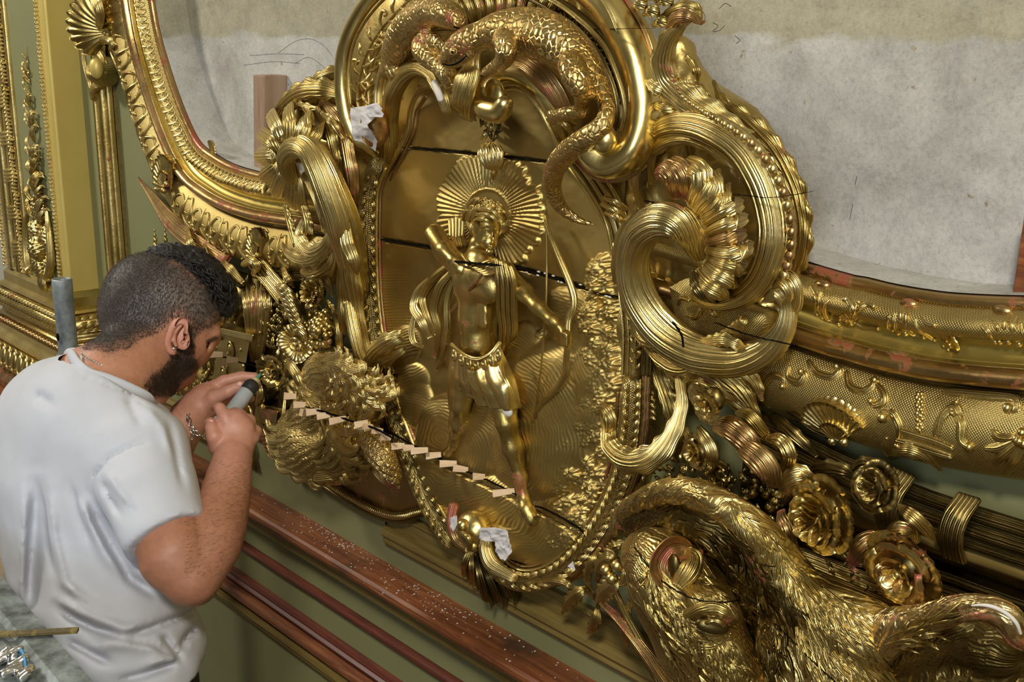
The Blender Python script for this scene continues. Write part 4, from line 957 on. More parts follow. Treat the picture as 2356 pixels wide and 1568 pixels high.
# daisy-leaved bushes: little leaf stamps
def stamp(cx, cy, r, k, hgt, a0=0):
    global H
    m = (np.abs(PX-cx) < r*1.3) & (np.abs(PY-cy) < r*1.3)
    x = PX[m]-cx; y = PY[m]-cy; R_ = np.hypot(x, y)/r; A = np.arctan2(y, x)+a0
    pet = np.abs(np.cos(A*k/2))**.6; e = .35+.65*pet
    h = hgt*np.clip(1-R_/e, 0, 1)**.5*(.55+.45*np.sin(np.clip(R_, 0, 1)*pi))*(.75+.25*np.abs(np.cos(A*k/2))**4)
    H[m] = np.maximum(H[m], H[m]*.5+h)
rg = np.random.RandomState(4)
for i in range(230):
    t = rg.rand(); y = 600+t*650; xc = np.interp(y, [600, 700, 900, 1050, 1250], [1378, 1385, 1395, 1355, 1300]); wd = np.interp(y, [600, 700, 900, 1050, 1250], [14, 34, 30, 60, 50])
    stamp(xc+rg.uniform(-1, 1)*wd, y, rg.uniform(13, 22), rg.choice([5, 6, 7, 8]), rg.uniform(.008, .018), rg.rand()*6)
for i in range(30): stamp(rg.uniform(1210, 1290), rg.uniform(760, 900), rg.uniform(8, 13), 6, .008, rg.rand()*6)
H += .0002*nz2
# splits in the boards are grooves
def groove(pts, w_, dpt):
    global H
    d, t, s_ = segd(pts); d = d+1.2*nz2; H = np.where(d < w_, H-dpt*np.clip(1-(d/w_)**3, 0, 1), H)
cracks = {'a': [(740, 318), (800, 328), (880, 336), (960, 341), (1100, 354), (1200, 364), (1272, 373)], 'b': [(872, 550), (940, 560), (1000, 572), (1040, 598), (1120, 607), (1190, 616), (1260, 634), (1340, 660), (1420, 683)], 'c': [(880, 985), (960, 1030), (1050, 1075), (1120, 1105), (1180, 1135), (1215, 1160), (1260, 1175), (1330, 1215), (1345, 1235)]}
groove(cracks['a'], 2.6, .012); groove(cracks['b'], 4.2, .02); groove(cracks['c'], 2.5, .012)
# mask to the panel outline
out = [(985, 195), (955, 220), (945, 270), (940, 320), (912, 360), (868, 415), (866, 550), (868, 700), (885, 830), (925, 960), (975, 1080), (1030, 1200), (1100, 1290), (1200, 1325), (1290, 1290), (1372, 1212), (1430, 1100), (1458, 950), (1468, 800), (1458, 650), (1430, 540), (1375, 440), (1300, 340), (1265, 250), (1200, 180), (1100, 160)]
def inside(out, X, Y):
    r = np.zeros(X.shape, bool); j = len(out)-1
    for i in range(len(out)):
        (xi, yi), (xj, yj) = out[i], out[j]
        c = ((yi > Y) != (yj > Y)) & (X < (xj-xi)*(Y-yi)/(yj-yi+1e-9)+xi); r ^= c; j = i
    return r
ok = inside(out, PX, PY); ci = ok[:-1, :-1] & ok[1:, :-1] & ok[:-1, 1:] & ok[1:, 1:]
idx = np.arange(GX.size).reshape(GX.shape); q = np.stack([idx[:-1, :-1], idx[1:, :-1], idx[1:, 1:], idx[:-1, 1:]], -1)[ci]
used = np.unique(q); remap = np.full(GX.size, -1); remap[used] = np.arange(len(used))
V = np.stack([GX, -(DP0+H), GZ], -1).reshape(-1, 3)[used]
pan = mk('relief_panel', (V, remap[q]), G['matte'], car)
pan['label'] = 'matte gold field carved with rays, foliage and combed drapery'
def crack(name, pts, d, w_, parent=None, lab=None, jit=1.0, taper=True):
    s = crv(np.array([(x, y, 0) for x, y in pts], float), max(24, len(pts)*7)); rg = np.random.RandomState(int(pts[0][0]))
    dd_ = d if callable(d) else (lambda x, y: d); n = len(s); V = []
    for i in range(n):
        ww = w_*(.55+.45*rg.rand())*(min(1, i/4+.2, (n-1-i)/4+.2) if taper else 1); x, y = s[i][0], s[i][1]+rg.uniform(-1, 1)*jit
        a = P(x, y-ww, dd_(x, y)); b = P(x, y+ww, dd_(x, y))
        V.append([a, b, b+(0, .004, 0), a+(0, .004, 0)])
    V = np.array(V); o = mk(name, (V.reshape(-1, 3), grid_faces(n, 4, True)), G['crack'], parent, smooth=False)
    if lab: o['label'] = lab
    return o
crack('split', cracks['a'][2:], .0605, 1.8, car); crack('split', cracks['b'], .0615, 3.0, car, 'widest dark split across the archer panel')
crack('split', cracks['c'], lambda x, y: .083, 1.5, car); crack('split', [(740, 318), (770, 323), (800, 322), (812, 320)], .10, 2.8, car)
crack('split', [(860, 69), (1000, 70), (1180, 71), (1330, 68), (1420, 66), (1500, 66)], lambda x, y: .165 if x > 1395 else .06, .9, car)
for i in range(26):
    t = random.random(); x = 1040+t*380; y = np.interp(x, [1040, 1120, 1190, 1260, 1340, 1420], [598, 607, 616, 634, 660, 683])+random.choice([-4, 5]); q = P(x, y, .062)
    mk('gesso_chip', ball_mesh(q, .0022, 5, 7, (random.uniform(.8, 2.2), .6, .7)), G['gesso'], car)
# ------------------------------------------------------------------ the archer carved on the panel
arc_ = thing('archer_relief', P(1130, 1200, .06), 'gilt relief of a young archer striding with bow, skirt and cloak', 'relief figure')
def Q(px, py, d, r=None):
    p = P(px, py, d); return p if r is None else np.array([*p, r*dep(p)/F])
lo = np.array([-1.95, -.19, 1.22]); hi = np.array([-1.28, -.045, 1.84]); S = Sdf(lo, hi, .0025)
k = .012
S.chain([Q(1102, 560, .085, 22), Q(1100, 600, .085, 26)], k)                                  # neck
S.chain([Q(1060, 612, .09, 26), Q(1108, 622, .095, 34), Q(1160, 625, .09, 26)], .02)        # shoulders
S.chain([Q(1082, 650, .10, 40), Q(1130, 655, .10, 36)], .02)
S.chain([Q(1108, 650, .09, 50), Q(1100, 720, .088, 42), Q(1102, 790, .09, 42)], .015)
S.ell(Q(1080, 672, .108), (.024, .010, .018), .014); S.ell(Q(1126, 672, .108), (.022, .010, .018), .014)      # chest
for (x, y) in ((1090, 715), (1112, 715), (1090, 742), (1112, 742)): S.ell(Q(x, y, .109), (.011, .005, .012), .008)
S.ell(Q(1094, 768, .12), (.003, .004, .003), .003, sub=True)
S.chain([Q(1056, 612, .10, 26), Q(1022, 575, .105, 24), Q(1000, 538, .10, 22)], .01)        # raised arm
S.chain([Q(1000, 538, .10, 21), Q(1022, 575, .12, 18), Q(1046, 600, .125, 14)], .006)
S.chain([Q(1046, 600, .125, 15), Q(1058, 618, .125, 13)], .006)
for f in range(4): S.chain([Q(1044+f*6, 612, .125, 5), Q(1050+f*6, 628, .12, 4.5), Q(1056+f*4, 640, .112, 3.5)], .002)
S.chain([Q(1165, 632, .095, 24), Q(1205, 672, .10, 20), Q(1238, 706, .105, 17)], .01)       # bow arm
S.chain([Q(1238, 706, .105, 17), Q(1272, 738, .105, 14), Q(1296, 760, .105, 10)], .008)
S.chain([Q(1296, 758, .105, 11), Q(1304, 772, .108, 12)], .005)
for f in range(4): S.chain([Q(1292, 766+f*8, .112, 5), Q(1304, 770+f*8, .12, 5.5), Q(1314, 768+f*8, .112, 4)], .0015)
S.chain([Q(1070, 850, .085, 36), Q(1060, 905, .085, 28), Q(1058, 930, .086, 24)], .01)      # far leg
S.chain([Q(1058, 930, .086, 24), Q(1056, 975, .078, 23), Q(1048, 1020, .072, 15), Q(1036, 1042, .072, 14), Q(1018, 1052, .07, 10)], .008)
S.chain([Q(1140, 870, .10, 40), Q(1158, 930, .105, 32), Q(1166, 972, .108, 25)], .01)       # near leg
S.chain([Q(1166, 972, .108, 24), Q(1180, 1030, .10, 25), Q(1198, 1100, .095, 15), Q(1204, 1140, .095, 13)], .01)
S.chain([Q(1204, 1140, .095, 14), Q(1212, 1170, .10, 17), Q(1224, 1192, .098, 19)], .006)
for f in range(5): S.chain([Q(1214+f*6, 1196-f*3, .103, 5), Q(1219+f*6, 1208-f*5, .098, 4)], .002)
# head, turned down to the right
hc = Q(1120, 520, .10); hr = 36*dep(hc)/F
S.ell(hc, (hr*.95, hr*.8, hr*1.25), .004); S.ell(Q(1126, 556, .104), (hr*.50, hr*.55, hr*.5), .006)
S.ell(Q(1100, 590, .10), (.02, .014, .012), .006)
V, Qd = S.mesh(); V = smooth_verts(V, Qd, 1)
mk('body', (V, Qd), G['gold'], arc_)
# face at a finer pitch
S = Sdf(hc-np.array([.045, .045, .055]), hc+np.array([.045, .03, .05]), .0011)
S.ell(hc, (hr*.95, hr*.8, hr*1.25), .004); S.ell(Q(1126, 556, .106), (hr*.50, hr*.52, hr*.50), .006)
S.ell(Q(1108, 548, .108), (hr*.42, hr*.42, hr*.45), .006)
S.chain([Q(1134, 534, .1215, 2.6), Q(1135, 546, .126, 3.0), Q(1133, 556, .1275, 4.2)], .0025)
S.ell(Q(1129, 565, .124), (.0042, .0028, .0015), .0008); S.ell(Q(1128, 570, .1225), (.0036, .0028, .0018), .0008)
S.ell(Q(1125, 578, .118), (.006, .0055, .005), .003)
for (x, y, d) in ((1119, 532, .1245), (1145, 533, .1215)):
    S.ell(Q(x, y, d), (.0060, .0042, .0030), .002, sub=True); S.ell(Q(x, y+1, d-.003), (.0040, .0032, .0019), .0007)
S.chain([Q(1106, 524, .121, 2.2), Q(1119, 521, .1245, 2.6), Q(1130, 526, .123, 2.0)], .002); S.chain([Q(1138, 526, .1225, 2.0), Q(1150, 524, .118, 2.2)], .002)
S.ell(Q(1088, 530, .108), (.004, .006, .008), .002)
V, Qd = S.mesh(); mk('face', (V, Qd), G['gold'], arc_)
rg = np.random.RandomState(8)
for i in range(34):
    a = rg.uniform(0, pi*1.15)+pi*.95; r = rg.uniform(.35, 1.0); x = 1116+cos(a)*36*r; y = 492+sin(a)*34*r; d = .125-.025*r
    sx = 1 if x > 1112 else -1
    tb('hair_lock', [(x-6*sx, y-4, d, 3), (x+4*sx, y-5, d+.010, 5.5), (x+12*sx, y+4, d+.008, 5.5), (x+15*sx, y+14, d, 4), (x+10*sx, y+19, d-.004, 2)], 'bright' if i % 2 else 'gold', arc_, n=14, m=8, flutes=3, fd=.25)
for (a, b, c_) in [((1092, 494), (1124, 494), (1150, 510)), ((1094, 504), (1114, 504), (1134, 514)), ((1098, 482), (1130, 482), (1156, 508)), ((1092, 508), (1085, 522), (1090, 538)), ((1148, 500), (1158, 516), (1157, 532))]:
    tb('hair_lock', [(*a, .122, 5), (*b, .138, 6.5), (*c_, .128, 4)], 'bright', arc_, n=16, m=9, flutes=3, fd=.2)
# quiver with arrow ends
tb('quiver', [(1058, 560, .08, 18), (1050, 530, .085, 18)], 'gold', arc_, n=8, m=14)
for i in range(5): tb('arrow_end', [(1036+i*7, 545-abs(i-2)*2, .10, 3.4), (1034+i*8, 500+abs(i-2)*3, .095, 4)], 'bright', arc_, n=8, m=7)
# skirt: flared pleated sheet
def cloth(cols, name, mat, parent, amp=.006, per=4, n=40, m=60, th=.004):
    "cols: list of vertical control polylines (px,py,d) left to right"
    C_ = [crv(np.array([P(*q) for q in c]), n) for c in cols]; A = np.array(C_)
    V = np.stack([crv(A[:, i], m) for i in range(n)], 1)   # m x n
    u = np.linspace(0, 1, m)[:, None]; v = np.linspace(0, 1, n)[None]
    w_ = amp*(.25+.75*v)*(np.abs(np.sin(u*pi*per+.9*np.sin(v*3)))**.8-.4)
    V = V-np.array([0, 1, 0])*w_[..., None]
    B_ = V+np.array([0, th, 0]); VV = np.concatenate([V, B_[:, ::-1]], 1)
    return mk(name, (VV.reshape(-1, 3), grid_faces(m, 2*n, True)), G[mat], parent)
cloth([[(1042, 795, .10), (1035, 850, .10), (1030, 880, .09)], [(1058, 815, .125), (1062, 870, .13), (1072, 905, .12)], [(1085, 830, .13), (1095, 880, .14), (1104, 930, .125)],
       [(1110, 832, .13), (1125, 890, .145), (1138, 938, .13)], [(1130, 815, .125), (1160, 880, .145), (1176, 942, .135)], [(1148, 795, .11), (1182, 870, .12), (1204, 938, .10)]], 'skirt', 'bright', arc_, .012, 6.5)
for k in range(7):
    x = 1045+k*17; y = 800+22*sin((k/6)*pi)+8; q = P(x, y+10, .137); rr = 11*dep(q)/F
    mb = MB(); mb.add(*ball_mesh(q, rr, 8, 12, (.95, .35, 1.35))); mb.add(*ball_mesh(q-(0, rr*.35, 0), rr*.42, 6, 10, (1, .7, 1)))
    mk('belt_plaque', mb, G['bright'], arc_)
tb('belt', [(1040, 792, .11, 5), (1066, 815, .135, 5), (1100, 826, .14, 5), (1130, 812, .135, 5), (1150, 788, .12, 5)], 'bright', arc_, n=30, m=8)
# cloak
for i, rows in enumerate([
    [(1035, 610, .08, 8), (1000, 640, .085, 12), (975, 680, .085, 12), (985, 730, .09, 10), (1005, 770, .08, 5)],
    [(1040, 625, .08, 8), (1012, 660, .09, 12), (1000, 710, .09, 12), (1010, 760, .085, 10), (1000, 820, .075, 5)],
    [(1045, 640, .08, 6), (1030, 690, .085, 10), (1030, 750, .085, 10), (1020, 810, .08, 8), (1005, 850, .07, 4)],
    [(990, 640, .08, 6), (962, 670, .085, 10), (955, 705, .09, 14), (972, 740, .10, 14), (990, 775, .09, 8)],
    [(955, 720, .08, 6), (948, 760, .085, 10), (955, 790, .085, 9), (975, 800, .08, 5)]]):
    lf('cloak_fold', rows, ['gold', 'gold', 'gold', 'bright', 'gold'][i], arc_, n=36, m=13, crown=.9, ridge=.12, nr=2, lobes=0, splay=0)
for i, (dx, mt) in enumerate([(0, 'gold'), (11, 'bright'), (22, 'gold'), (34, 'gold')]):
    tb('cloak_fold', [(1140+dx, 598+dx*.5, .12, 6), (1148+dx, 650, .118, 8), (1150+dx, 710, .108, 8), (1156+dx*.8, 770, .095, 7), (1150+dx*.6, 820-dx, .085, 4)], mt, arc_, n=36, m=10)
for k in range(6): tb('collar_fold', [(1062+k*5, 585+k*4, .115, 3.5), (1085+k*6, 612+k*4, .128, 4), (1125+k*3, 600+k*5, .12, 3)], 'gold', arc_, n=16, m=7)
tb('chest_strap', [(1118, 618, .125, 6), (1088, 655, .13, 6), (1052, 700, .108, 6), (1040, 715, .09, 5)], 'red', arc_, n=20, m=8, flat=.5)
# bow and string
tb('bow', [(1255, 498, .08, 5), (1258, 520, .085, 5), (1275, 565, .09, 6.5), (1298, 620, .092, 8), (1318, 672, .092, 9), (1320, 705, .095, 9), (1308, 735, .10, 8), (1306, 790, .105, 8), (1303, 830, .10, 8), (1300, 862, .095, 9), (1278, 895, .09, 8.5), (1248, 925, .088, 7), (1232, 955, .085, 5), (1228, 970, .085, 4)], 'bright', arc_, n=110, m=12)
tb('bowstring', [(1256, 505, .085, 2.6), (1258, 610, .092, 2.6), (1256, 700, .105, 2.6), (1246, 830, .095, 2.6), (1231, 962, .088, 2.6)], 'gold', arc_, n=50, m=7)
crack('split', [(1030, 599), (1060, 603), (1090, 606), (1120, 608), (1150, 611)], .133, 3.2, arc_)
mk('chipped_gesso', ball_mesh(P(1168, 946, .135), .011, 8, 10, (1, .5, .8)), G['gesso'], arc_)
# ------------------------------------------------------------------ two carved lizards over the pediment
def scaly(V, amp, per):
    return V
def lizard(name, lab, body, legs, eyes, mouth, h=.0029, toes=()):
    allp = [r for r in body]+[r for l in legs for r in l]
    pts = np.array([Q(*r) for r in allp]); lo = pts[:, :3].min(0)-pts[:, 3].max()-.01; hi = pts[:, :3].max(0)+pts[:, 3].max()+.01
    hi[1] = min(hi[1], -.02); S = Sdf(lo, hi, h)
    bc = crv([Q(*r) for r in body], 60); S.chain(list(bc), .006)
    for l in legs: S.chain(list(crv([Q(*r) for r in l], 14)), .007)
    for t in toes: S.chain([Q(*r) for r in t], .003)
    # raised scales follow the body: rows across, columns along
    L = np.r_[0, np.cumsum(np.linalg.norm(np.diff(bc[:, :3], axis=0), axis=1))]
    T, N, B = frames(bc[:, :3])
    def fn(X):
        o = np.zeros(len(X))
        for a in range(0, len(X), 20000):
            x = X[a:a+20000]; d = ((x[:, None]-bc[None, :, :3])**2).sum(-1); i = d.argmin(1); q = x-bc[i, :3]
            s = L[i]+(q*T[i]).sum(1); ang = np.arctan2((q*N[i]).sum(1), (q*B[i]).sum(1)); r = bc[i, 3]
            pitch = np.maximum(.0065, r*.26); k = s/pitch; col = ang*r.mean()/.006*1.2
            f = (k+.5*(np.floor(col) % 2)) % 1.0; g = np.abs((col % 1)-.5)*2
            near = np.sqrt(d.min(1)) < bc[i, 3]*1.25
            o[a:a+20000] = near*np.minimum(.05, r/.03*.04)*.020*((f-.4)*.8+.5*(g > .82)*1.0)*np.where(r > .007, 1, .5)
        return o
    S.warp(fn, .012)
    for e in eyes: S.ell(Q(*e[:3]), (e[3],)*3, .001)
    if mouth: S.chain(list(crv([Q(*r) for r in mouth], 12)), .002)
    V, Qd = S.mesh(); o = mk(name, (V, Qd), G['scaly'])
    return tag(o, lab, 'carved lizard')
lz = lizard('carved_lizard', 'gilt lizard with long curling tail draped over the right pediment scroll',
    [(1020, 142, .19, 8), (1034, 126, .195, 17), (1052, 108, .20, 25), (1076, 92, .195, 29), (1108, 78, .18, 27), (1150, 72, .17, 42), (1200, 72, .16, 52), (1255, 84, .155, 56), (1305, 112, .15, 50), (1345, 150, .15, 38), (1374, 190, .15, 26), (1392, 225, .155, 19), (1397, 258, .165, 17), (1386, 290, .175, 21), (1350, 318, .18, 24), (1312, 345, .17, 25), (1282, 378, .15, 23), (1270, 418, .13, 20), (1278, 456, .115, 16), (1300, 486, .10, 12), (1332, 506, .09, 7), (1368, 518, .08, 3)],
    [[(1155, 88, .195, 22), (1166, 112, .215, 22), (1158, 140, .205, 17), (1132, 158, .19, 11), (1114, 168, .18, 8)],
     [(1310, 145, .18, 28), (1328, 185, .19, 30), (1345, 212, .18, 22), (1335, 238, .17, 13), (1345, 255, .165, 13), (1300, 262, .16, 14), (1265, 272, .15, 10)]],
    [(1044, 116, .214, .0042), (1062, 126, .212, .003)], [(1022, 150, .185, 5), (1040, 148, .19, 9), (1062, 138, .195, 12), (1080, 122, .195, 14)],
    toes=[[(1290, 256, .165, 5), (1262, 258, .155, 5)], [(1295, 268, .165, 5), (1268, 284, .15, 5)], [(1120, 160, .185, 5), (1106, 168, .18, 4)]])
lz2 = lizard('carved_lizard', 'darker gilt lizard whose head rests on the back of the other, at the left',
    [(1068, 58, .17, 8), (1052, 45, .175, 22), (1030, 32, .17, 29), (1000, 26, .155, 32), (965, 45, .14, 38), (935, 80, .13, 40), (915, 118, .11, 34), (902, 150, .09, 22), (890, 170, .07, 14)],
    [[(985, 88, .15, 20), (968, 108, .165, 20), (982, 132, .165, 19), (1010, 152, .16, 17), (1030, 172, .16, 19), (1042, 195, .15, 14)], [(985, 88, .155, 15), (1010, 100, .155, 13), (1030, 120, .15, 9)],
     [(905, 150, .11, 15), (908, 165, .115, 16), (915, 190, .10, 8)]],
    [(1056, 50, .205, .0035)], None, toes=[[(1025, 170, .175, 6), (1045, 200, .16, 5)], [(1015, 168, .17, 6), (1030, 205, .155, 5)]])

mk('eye', ball_mesh(P(1043, 118, .222), .0042, 8, 12), G['bright'], lz); mk('pupil', ball_mesh(P(1041, 120, .2255), .0019, 6, 8), G['crack'], lz)
mk('eye_ring', tube_mesh([[*(P(1043, 118, .2205)+RGT*cos(a)*.0052+UP*sin(a)*.0045), .0012] for a in np.linspace(0, 2*pi, 14)], 24, 6, raw=True), G['gold'], lz)
mk('mouth_line', tube_mesh([(1018, 147, .200, 1.6), (1036, 150, .208, 2.2), (1056, 143, .214, 2.2), (1074, 128, .216, 1.2)], 20, 6), G['crack'], lz)
mk('eye', ball_mesh(P(1053, 52, .207), .0042, 8, 12), G['bright'], lz2); mk('eye_ring', tube_mesh([[*(P(1053, 52, .2055)+RGT*cos(a)*.0052+UP*sin(a)*.0045), .0012] for a in np.linspace(0, 2*pi, 14)], 24, 6, raw=True), G['gold'], lz2)
mk('mouth_line', tube_mesh([(1072, 62, .185, 1.4), (1060, 66, .193, 2.0), (1044, 62, .197, 1.6)], 16, 6), G['crack'], lz2)
# ------------------------------------------------------------------ left scroll with petalled flower
ls = thing('acanthus_scroll', P(760, 800, 0), 'gilt acanthus scroll with a petalled flower head, left of the cartouche', 'ornament')
# bulky ground behind
S = Sdf((-2.62, -.13, 1.55), (-1.98, .0, 2.14), .004)
S.chain([Q(680, 320, .02, 55), Q(720, 260, .03, 60), Q(775, 235, .03, 50)], .02)
S.chain([Q(730, 290, .03, 55), Q(760, 380, .03, 50), Q(790, 470, .03, 36), Q(805, 560, .03, 30)], .02)
S.warp(lambda X: .004*np.sin(X[:, 0]*150+X[:, 2]*60+4*np.sin(X[:, 2]*30))+.003*vnoise(X, 60, 2))
V, Qd = S.mesh(); mk('ground', (V, Qd), G['gold'], ls)
lf('top_leaf', [(625, 330, .06, 10), (640, 265, .08, 22), (690, 215, .09, 30), (745, 205, .09, 28), (790, 215, .07, 14)], 'gold', ls, n=60, m=25, crown=.6, ridge=.12, nr=8, lobes=7, ld=.35)
lf('top_leaf', [(700, 210, .06, 8), (735, 180, .07, 18), (770, 165, .06, 16), (795, 160, .05, 5)], 'gold', ls, n=30, m=17, crown=.6, ridge=.15, nr=5, lobes=4, ld=.4)
lf('side_lobe', [(745, 235, .07, 12), (790, 285, .09, 22), (805, 350, .10, 24), (815, 420, .10, 22), (812, 490, .09, 10)], 'red', ls, n=60, m=21, crown=.7, ridge=.12, nr=6, lobes=6, ld=.3)
lf('side_lobe', [(730, 250, .08, 10), (760, 300, .11, 22), (775, 360, .11, 20), (785, 410, .10, 8)], 'gold', ls, n=50, m=21, crown=.6, ridge=.14, nr=6, lobes=5, ld=.4)
lf('side_lobe', [(760, 330, .09, 6), (770, 380, .10, 14), (790, 440, .10, 16), (805, 480, .09, 6)], 'gold', ls, n=40, m=17, crown=.6, ridge=.14, nr=5, lobes=5, ld=.4)
for rows in ([(690, 235, .10, 6), (712, 262, .12, 14), (722, 290, .12, 6)], [(740, 260, .11, 5), (765, 280, .12, 13), (790, 320, .11, 5)], [(665, 235, .09, 5), (700, 245, .11, 12), (730, 250, .11, 5)]):
    lf('inner_leaf', rows, 'bright', ls, n=24, m=15, crown=.6, ridge=.2, nr=4, lobes=4, ld=.4)
# flower head petals
fc = (668, 355)
for k, (x, y, r, d) in enumerate([(612, 315, 22, .12), (605, 358, 22, .12), (615, 400, 22, .11), (640, 432, 22, .10), (676, 455, 24, .10), (632, 275, 22, .13), (672, 262, 24, .14), (712, 282, 26, .14), (742, 300, 20, .13), (700, 470, 22, .09)]):
    mx, my = (fc[0]*.45+x*.55), (fc[1]*.45+y*.55)
    lf('flower_petal', [(fc[0]+(x-fc[0])*.15, fc[1]+(y-fc[1])*.15, .10, r*.55), (mx, my, d+.025, r*.95), (x, y, d, r), (x+(x-fc[0])*.12, y+(y-fc[1])*.12, d-.035, r*.7)], 'bright' if k % 2 else 'gold', ls, n=24, m=21, crown=.75, ridge=.14, nr=6, lobes=0, splay=.25)
# thick fluted main stem and its long fall of leaves
tb('main_stem', [(690, 440, .10, 12), (664, 400, .14, 18), (658, 362, .16, 22), (680, 338, .17, 27), (712, 345, .17, 31), (738, 385, .165, 36), (762, 440, .155, 40), (785, 500, .14, 42), (802, 560, .12, 40), (815, 620, .10, 34), (825, 660, .09, 26)], 'bright', ls, n=120, m=44, flutes=13, fd=.24, hint=(0, -1, 0))
lf('falling_leaf', [(700, 400, .13, 10), (735, 460, .15, 22), (750, 510, .15, 20), (745, 530, .14, 8)], 'bright', ls, n=34, m=19, crown=.6, ridge=.12, nr=5, lobes=0)
lf('falling_leaf', [(800, 540, .13, 30), (808, 620, .11, 40), (818, 700, .10, 32), (830, 760, .095, 26), (848, 822, .09, 16)], 'gold', ls, n=70, m=29, crown=.55, ridge=.10, nr=9, lobes=3, ld=.25, splay=.7)
lf('falling_leaf', [(790, 500, .14, 22), (800, 560, .14, 26), (815, 600, .14, 20), (820, 625, .12, 8)], 'bright', ls, n=30, m=21, crown=.6, ridge=.12, nr=6, lobes=0)
lf('falling_leaf', [(785, 600, .10, 16), (788, 680, .09, 22), (790, 740, .09, 18), (785, 790, .07, 5)], 'gold', ls, n=40, m=17, crown=.55, ridge=.12, nr=5, lobes=4, ld=.3)
tb('fall_tube', [(805, 700, .11, 16), (818, 770, .115, 16), (832, 820, .11, 12), (850, 845, .10, 6)], 'bright', ls, n=30, m=20, flutes=7, fd=.15)
# silvery curled leaf under the flower
for i, rows in enumerate([[(700, 500, .10, 8), (690, 545, .11, 22), (720, 580, .12, 28), (755, 560, .13, 22), (762, 510, .13, 12)], [(760, 560, .11, 12), (735, 590, .12, 24), (700, 600, .11, 20), (665, 585, .10, 14), (650, 560, .08, 4)], [(700, 470, .10, 14), (712, 520, .10, 18), (705, 560, .10, 14)], [(770, 570, .11, 14), (760, 610, .11, 24), (725, 630, .10, 22), (695, 625, .08, 8)], [(655, 470, .08, 8), (668, 510, .08, 16), (680, 560, .08, 12)]]):
    lf('curled_leaf', rows, ['bright', 'bright', 'gold', 'gold', 'gold'][i], ls, n=40, m=21, crown=.5, ridge=.14, nr=6, lobes=5, ld=.3, splay=.5)

# ------------------------------------------------------------------ right scroll
rs = thing('acanthus_scroll', P(1650, 850, 0), 'large gilt acanthus scroll with beaded rim and fat shell petals, right of the cartouche', 'ornament')
S = Sdf((-1.24, -.12, 1.62), (-.82, .0, 2.12), .004)
S.ell(Q(1640, 490, .0), (.135, .055, .165), .02); S.chain([Q(1560, 120, .03, 40), Q(1590, 220, .03, 45), Q(1640, 300, .03, 60)], .03); S.chain([Q(1500, 330, .03, 60), Q(1500, 500, .03, 60)], .03)
S.chain([Q(1560, 700, .02, 60), Q(1700, 760, .02, 60), Q(1800, 720, .02, 50)], .03)
S.warp(lambda X: .002*vnoise(X, 90, 2)); V, Qd = S.mesh(); mk('ground', (V, Qd), G['gold'], rs)
# top plume
lf('plume_leaf', [(1610, 30, .14, 12), (1572, 52, .16, 20), (1542, 90, .15, 34), (1530, 140, .14, 46), (1545, 190, .13, 50), (1590, 235, .13, 44), (1650, 275, .12, 36), (1710, 318, .11, 28)], 'bright', rs, n=110, m=37, crown=.45, ridge=.08, nr=11, lobes=8, ld=.22, splay=.6)
lf('plume_curl', [(1540, 70, .14, 14), (1556, 42, .17, 20), (1585, 38, .18, 18), (1615, 50, .16, 10)], 'red', rs, n=30, m=19, crown=.7, ridge=.12, nr=5, lobes=3, ld=.3)
lf('plume_curl', [(1520, 45, .10, 12), (1560, 20, .14, 18), (1600, 15, .14, 14), (1612, 40, .13, 6)], 'gold', rs, n=30, m=19, crown=.7, ridge=.14, nr=5, lobes=3, ld=.35)
for i, (x, y) in enumerate([(1470, 10), (1498, 25), (1520, 50), (1490, -12), (1530, 0)]):
    lf('bud_leaf', [(x-16, y+8, .10, 6), (x, y, .14, 14), (x+16, y+4, .13, 12), (x+20, y+18, .10, 4)], 'bright', rs, n=16, m=11, crown=.8, ridge=.2, nr=3, lobes=2)
for i, rows in enumerate([[(1545, 215, .12, 14), (1512, 205, .14, 18), (1485, 185, .13, 8)], [(1560, 250, .12, 14), (1530, 250, .13, 16), (1500, 238, .12, 6)], [(1600, 275, .11, 12), (1560, 285, .12, 14), (1535, 268, .11, 5)], [(1520, 165, .13, 12), (1505, 140, .13, 12), (1502, 115, .12, 4)]]):
    lf('plume_lobe', rows, 'bright', rs, n=20, m=13, crown=.5, ridge=.16, nr=4, lobes=3)
for i, rows in enumerate([[(1580, 130, .10, 10), (1600, 160, .11, 14), (1605, 185, .10, 4)], [(1600, 190, .10, 10), (1622, 215, .11, 12), (1640, 245, .10, 4)]]):
    lf('plume_lobe', rows, 'gold', rs, n=20, m=13, crown=.5, ridge=.16, nr=4, lobes=3)
# broad outer leaf rim on the right
lf('rim_leaf', [(1640, 185, .06, 6), (1665, 235, .08, 20), (1730, 285, .08, 26), (1785, 345, .08, 28), (1825, 420, .08, 30), (1845, 500, .08, 30), (1845, 570, .08, 26), (1828, 630, .07, 14)], 'gold', rs, n=110, m=29, crown=.35, ridge=.10, nr=8, lobes=10, ld=.5, splay=1.1)
